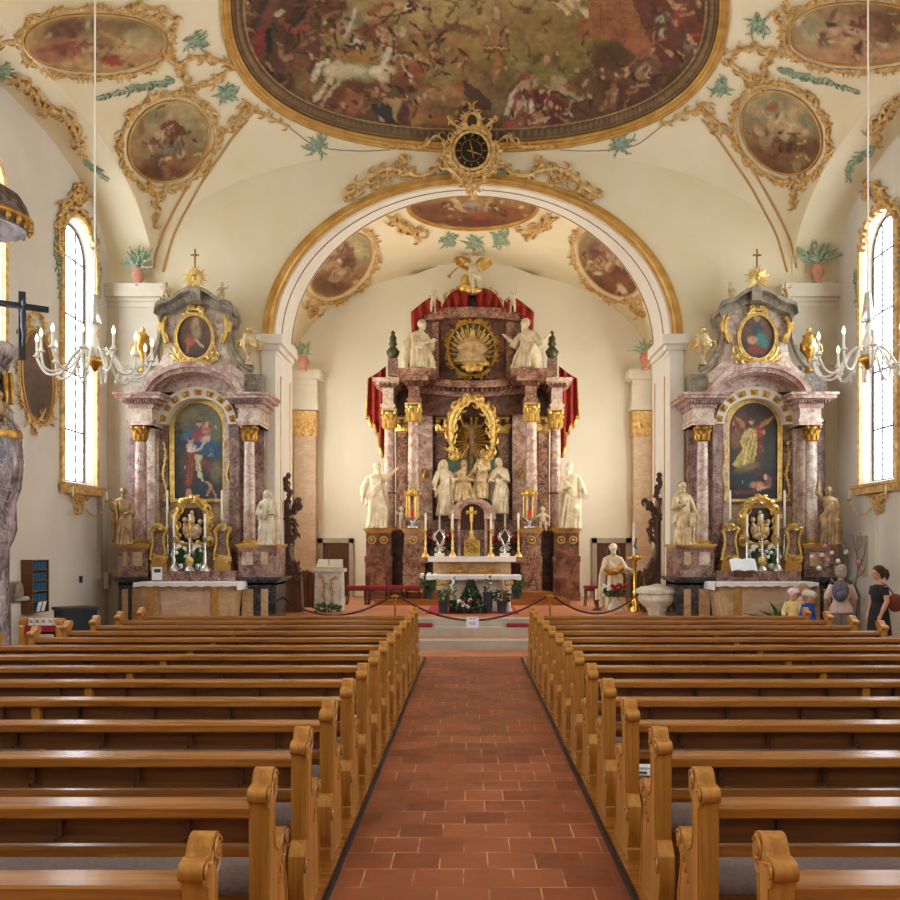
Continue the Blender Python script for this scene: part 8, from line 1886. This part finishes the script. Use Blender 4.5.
# Easter tree: bare twigs hung with paper blossoms
d = 17.0; c = PX(858, 640, d); c.z = .0; t = thing('twig_tree', 'bare branching twigs in a pot hung with pink ornaments beside the visitors', 'tree', c)
m = MB(); m.lathe([(.16, 0), (.2, .3), (.19, .32)], c.x, c.y, 16, z0=0); m.build('pot', 'terra', t, 50)
Pt = lambda x, y, dy=0: PX(x, y, d + dy)
m = MB(); m.tube([c + Vector((0, 0, .2)), Pt(858, 610), Pt(859, 596), Pt(855, 586), Pt(846, 578)], [.045, .04, .034, .03, .022], 8); m.build('trunk', mat_plain('bark', rgb(92, 82, 76), rgb(132, 122, 112), 12, .8), t, 60)
m = MB(); tips = []
for k, (pts, w) in enumerate((([(846, 578), (838, 566), (832, 552), (826, 540)], .016), ([(855, 586), (858, 570), (856, 552), (852, 534)], .016), ([(846, 578), (848, 560), (844, 546), (846, 534)], .014), ([(838, 566), (828, 562), (820, 560)], .012), ([(832, 552), (822, 546), (818, 540)], .01), ([(858, 570), (864, 556), (866, 542)], .012), ([(856, 552), (862, 544), (860, 532)], .01), ([(844, 546), (838, 540), (836, 530)], .01), ([(850, 582), (862, 574), (866, 566)], .012), ([(846, 578), (834, 574), (826, 570)], .012))):
    q = [Pt(x, y, .15 * math.sin(k * 2.1) * i / len(pts)) for i, (x, y) in enumerate(smooth_line(pts, 3))]; m.tube(q, [w * (1 - .7 * i / len(q)) for i in range(len(q))], 6)
ORNAMENT = ((825, 546), (832, 553), (828, 560), (838, 561), (819, 568), (822, 555), (846, 552), (812, 557), (858, 562), (862, 570))
knots = [Vector(p) for p in m.v[::6]]
for x, y in ORNAMENT:
    e = Pt(x, y, -.12) + Vector((0, .03, .165)); k = min(knots, key=lambda p: (p - e).length + (0 if p.z > e.z - .3 else 1)); m.tube([k, k.lerp(e, .6) + Vector((0, 0, .05)), e], [.007, .006, .004], 5)
m.build('branch', bpy.data.materials['bark'], t, 60)
M['orn_pink'] = mat_plain('pink_paper', rgb(226, 168, 170), rgb(240, 208, 206), 14, .6); M['orn_rose'] = mat_plain('rose_paper', rgb(206, 104, 114), rgb(228, 160, 162), 14, .6)
for k, (x, y, mt, lb) in enumerate(((825, 546, 'orn_rose', 'topmost, deep rose'), (832, 553, 'orn_pink', 'upper, beside the deep rose one'), (828, 560, 'orn_rose', 'rose, in the middle of the cluster'), (838, 561, 'white_flower', 'white, hanging toward the wall board'), (819, 568, 'white_flower', 'white, lowest of the cluster'), (822, 555, 'orn_pink', 'pale, above the altar cloth'), (846, 552, 'white_flower', 'white, on the upright middle twig'), (812, 557, 'orn_pink', 'pale, farthest toward the altar'), (858, 562, 'orn_rose', 'rose, in front of the wall board'), (862, 570, 'orn_rose', 'rose, low in front of the wall board'))):
    c = Pt(x, y, -.12); q = thing('twig_ornament', 'paper blossom ornament on the twig tree, ' + lb, 'ornament', c, 'ornaments on the twig tree')
    m = MB(); m.blob(c + Vector((0, 0, .01)), (.026, .026, .036), 8, 6)
    for j in range(6): m.blob(c + Vector((.03 * math.cos(j * 1.05), .03 * math.sin(j * 1.05), -.015 + .02 * (j % 2))), (.02, .02, .032), 6, 5)
    m.build('blossom', mt, q, 60); m = MB(); m.tube([c + Vector((0, 0, .09)), c + Vector((0, .03, .17))], .003, 4); m.build('thread', 'iron', q)
# board on the wall behind the twigs
p, q = RW(859, 535), RW(868, 580); m = MB(); m.box(W - .06, W, min(p.y, q.y), max(p.y, q.y), 1.42, 2.28); o = m.build('wall_board', 'stone', None, 20); tag(o, 'tall grey wooden board on the wall behind the pink-hung twigs', 'board')
p = RW(878, 536); m = MB(); m.box(W - .05, W, p.y - .012, p.y + .012, 1.2, 2.9); tag(m.build('wall_conduit', 'white', None, 20), 'thin white cable casing running down the wall under the sconce above the visitors', 'casing')
# ================================================================== visitors
def person(label, x, d, h, turn, top, low, hair, seed, floor=0.0, arms=None, child=False, hairstyle='short', extra=None, skirt=False, lean=0.0):
    """one continuous body, then clothes that follow it; front is -Y before turning"""
    c = Vector((wx(x, d), d, floor)); t = thing('person', label, 'person', c); R = Matrix.Rotation(turn, 3, 'Z'); V = lambda a, b, z: Vector((a, b, z))
    hz = 1.0 if not child else .9; A = 1.0 if not child else 1.3
    def put(mb):
        mb.v = [tuple(c + R @ (Vector(p) * h)) for p in mb.v]; return mb
    arms = arms or [((-.15, .02, .63), (-.14, -.05, .47)), ((.15, .02, .63), (.14, -.05, .47))]
    b = MB()
    tor = [(.0, .47, .085, .065), (.0, .53, .09, .068), (.0, .61, .078, .058), (-.005, .7, .092, .066), (0, .77, .1, .06), (.01, .815, .06, .045)]
    def loft(mb, secs, g=0.0, n=20, lx=0.0):
        v = []; f = []
        for (oy, z, rx, ry) in secs:
            for k in range(n): a = 2 * PI * k / n; v.append((lx * z + (rx + g) * math.cos(a), oy + (ry + g) * math.sin(a), z))
        for i in range(len(secs) - 1):
            for k in range(n): f.append((i * n + k, i * n + (k + 1) % n, (i + 1) * n + (k + 1) % n, (i + 1) * n + k))
        f.append(tuple(range(n - 1, -1, -1))); f.append(tuple((len(secs) - 1) * n + k for k in range(n)))
        return mb.add(v, f)
    loft(b, tor)
    hc = V(0, -.015, .93 if not child else .9); b.tube([V(0, .01, .79), V(0, .0, .85), hc], [.04, .032, .036], 10); head_into(b, hc, 1.0, 0, .05, False, 'none', A)
    for (e, w), s in zip(arms, (-1, 1)):
        sh = V(s * .098, 0, .785); e = V(*e); w = V(*w); b.tube([sh, sh.lerp(e, .5), e, e.lerp(w, .5), w], [.036, .033, .027, .026, .017], 9); hand_into(b, w, w - e, 1.0, -s, .4)
    for s in (-1, 1):
        b.tube([V(s * .05, 0, .5), V(s * .055, -.005, .38), V(s * .055, -.012, .28), V(s * .055, .012, .19), V(s * .055, .01, .045)], [.07, .06, .043, .043, .026], 10); b.tube([V(s * .055, .025, .03), V(s * .06, -.06, .025), V(s * .062, -.105, .018)], [.03, .028, .018], 8)
    put(remeshed(b, .0085, 2)).build('body', 'skin', t, 180, False)
    # shirt / dress
    m = MB(); hem = .46 if not skirt else .26
    secs = [(0, hem, .128 if not skirt else .15, .092 if not skirt else .118), (0, .5, .133, .09), (0, .56, .108, .08), (0, .61, .088, .068), (-.005, .7, .1, .076), (0, .77, .106, .068), (.01, .812, .062, .048)]; loft(m, secs)
    for (e, w), s in zip(arms, (-1, 1)):
        sh = V(s * .09, 0, .782); e = V(*e); k = (.9 if top[1] == 'short' else 1.0); q = sh.lerp(e, .62) if top[1] == 'short' else e
        m.tube([sh, sh.lerp(e, .5), q] + ([] if top[1] == 'short' else [e.lerp(V(*w), .85)]), [.044, .042, .04] + ([] if top[1] == 'short' else [.03]), 10)
    put(remeshed(m, .0095, 2)).build('top' if not skirt else 'dress', top[0], t, 180, False)
    if low:
        m = MB()
        for s in (-1, 1): m.tube([V(s * .045, 0, .52), V(s * .055, 0, .4), V(s * .057, -.004, .28), V(s * .057, .01, .14), V(s * .057, .01, .05)], [.078, .072, .058, .054, .046], 12)
        put(remeshed(m, .0095, 2)).build('trousers', low, t, 180, False)
    m = MB()
    for s in (-1, 1): m.tube([V(s * .055, .03, .02), V(s * .06, -.05, .024), V(s * .062, -.115, .014)], [.034, .034, .02], 8)
    put(m).build('shoe', 'walnut', t, 60)
    s = .068 * A; m = MB(); H = lambda a, bb, z: hc + V(a * s, bb * s, z * s)
    m.blob(H(0, .22, .36), (.98 * s, 1.02 * s, .94 * s), 14, 10); m.blob(H(0, .5, -.2), (.85 * s, .7 * s, .8 * s), 12, 8)
    for q in (-1, 1): m.blob(H(.72 * q, .2, .1), (.3 * s, .5 * s, .6 * s), 8, 6)
    if hairstyle == 'bun': m.blob(H(0, 1.35, .1), (.6 * s, .55 * s, .6 * s), 10, 8); m.tube([H(0, 1.1, .2), H(0, 1.7, -.4), H(0, 1.6, -1.2)], [.4 * s, .42 * s, .15 * s], 8)
    if hairstyle == 'curly':
        r = random.Random(seed)
        for k in range(26): a, e = r.uniform(0, 6.3), r.uniform(-.3, 1.5); m.blob(H(1.0 * math.cos(a) * math.cos(e), .3 + .9 * math.sin(a) * math.cos(e) if math.sin(a) > -.4 else .1, .35 + .95 * math.sin(e)), (.26 * s,) * 3, 6, 5)
    put(remeshed(m, .011, 1)).build('hair', hair, t, 180, False)
    for nm, fn, mt in extra or []: put(fn(V, H, s)).build(nm, mt, t, 60)
    return t, put, V
P_ = lambda n, a, b, sc=8: mat_plain(n, rgb(*a), rgb(*b), sc, .85)
M['hair_grey'] = P_('grey_hair', (150, 138, 122), (196, 186, 170), 30); M['hair_brown'] = P_('dark_brown_hair', (46, 26, 18), (84, 48, 32), 30); M['hair_light'] = P_('fair_hair', (150, 110, 70), (190, 150, 100), 30)
M['pink_top'] = P_('pale_pink_cloth', (226, 196, 184), (240, 216, 206)); M['black_dress'] = P_('black_cloth', (20, 20, 24), (36, 36, 42)); M['yellow_top'] = P_('yellow_cloth', (226, 200, 120), (240, 220, 156)); M['blue_top'] = P_('blue_cloth', (20, 70, 160), (36, 96, 190)); M['grey_bag'] = P_('grey_violet_canvas', (84, 80, 96), (128, 122, 136), 20); M['beige_skirt'] = P_('grey_skirt_cloth', (120, 104, 100), (150, 134, 128)); M['brown_bag'] = P_('chestnut_leather', (110, 52, 40), (142, 74, 56)); M['cap_pink'] = P_('pink_cap_cloth', (236, 190, 200), (246, 214, 220)); M['cap_grey'] = P_('pale_cap_cloth', (206, 200, 186), (226, 220, 208))
def bag(fn, label, name, cat, mt, loc, parts=()):
    t = thing(name, label, cat, loc); fn.build('bag', mt, t, 60)
    for nm, m, mm in parts: m.build(nm, mm, t, 60)
t, put, V = person('grey-haired visitor in a pale pink top seen from behind beside the pink-hung twigs', 841, 17.0, 1.66, PI - .25, ('pink_top', 'long'), 'beige_skirt', 'hair_grey', 3, 0, [((-.15, -.02, .64), (-.13, -.12, .56)), ((.15, -.02, .64), (.12, -.12, .58))], hairstyle='curly')
c = t.location
bk = MB(); bk.blob((c.x - .1, c.y - .21, 1.2), (.17, .1, .22), 14, 10); bk = remeshed(bk, .02, 2)
st = MB(); st.tube([(c.x - .2, c.y - .14, 1.36), (c.x - .18, c.y + .02, 1.42), (c.x - .17, c.y + .12, 1.2)], .018, 6); st.tube([(c.x + .0, c.y - .14, 1.36), (c.x + .05, c.y + .02, 1.42), (c.x + .06, c.y + .12, 1.2)], .018, 6)
pk = MB(); pk.blob((c.x - .1, c.y - .29, 1.12), (.11, .05, .09), 10, 8)
bag(bk, 'grey-violet backpack worn by the grey-haired visitor', 'backpack', 'backpack', 'grey_bag', (c.x - .1, c.y - .2, .98), [('strap', st, 'grey_bag'), ('pocket', pk, 'grey_bag')])
t, put, V = person('dark-haired woman in a black short-sleeved dress in profile, hair tied back', 879, 16.0, 1.68, -PI / 2 + .15, ('black_dress', 'short'), None, 'hair_brown', 5, 0, [((-.14, -.0, .63), (-.13, -.04, .48)), ((.14, .0, .63), (.12, -.06, .48))], skirt=True, hairstyle='bun')
c = t.location; bk = MB(); bk.blob((c.x + .22, c.y - .16, 1.03), (.15, .09, .17), 14, 10); st = MB(); st.tube([(c.x + .2, c.y - .14, 1.18), (c.x + .08, c.y - .1, 1.36), (c.x - .02, c.y - .02, 1.4), (c.x - .06, c.y + .1, 1.3), (c.x + .1, c.y + .12, 1.1)], .012, 6)
bag(remeshed(bk, .02, 2), 'chestnut brown shoulder bag of the woman in black', 'shoulder_bag', 'bag', 'brown_bag', (c.x + .22, c.y - .16, .86), [('strap', st, 'brown_bag')])
cap = lambda V, H, s: MB().blob(H(0, .15, .55), (1.06 * s, 1.1 * s, .75 * s), 14, 8).tube([H(0, -.7, .5), H(0, -1.35, .38)], [.7 * s, .45 * s], 8)
person('small child in a pale yellow top and pink cap near the palm plant', 793.5, 17.05, 1.24, -.5, ('yellow_top', 'long'), 'beige_skirt', 'hair_light', 6, 0, [((-.14, -.04, .62), (-.12, -.14, .56)), ((.14, -.04, .62), (.12, -.14, .56))], child=True, extra=[('cap', cap, 'cap_pink')])
person('small child in a bright blue top and pale cap behind the front pew', 808, 16.9, 1.2, .6, ('blue_top', 'long'), 'black_dress', 'hair_light', 7, 0, None, child=True, extra=[('cap', cap, 'cap_grey')])
person('brown-haired child behind the two capped children, only the head showing', 803.5, 17.45, 1.3, .2, ('pink_top', 'long'), 'beige_skirt', 'hair_light', 8, .0, None, child=True)
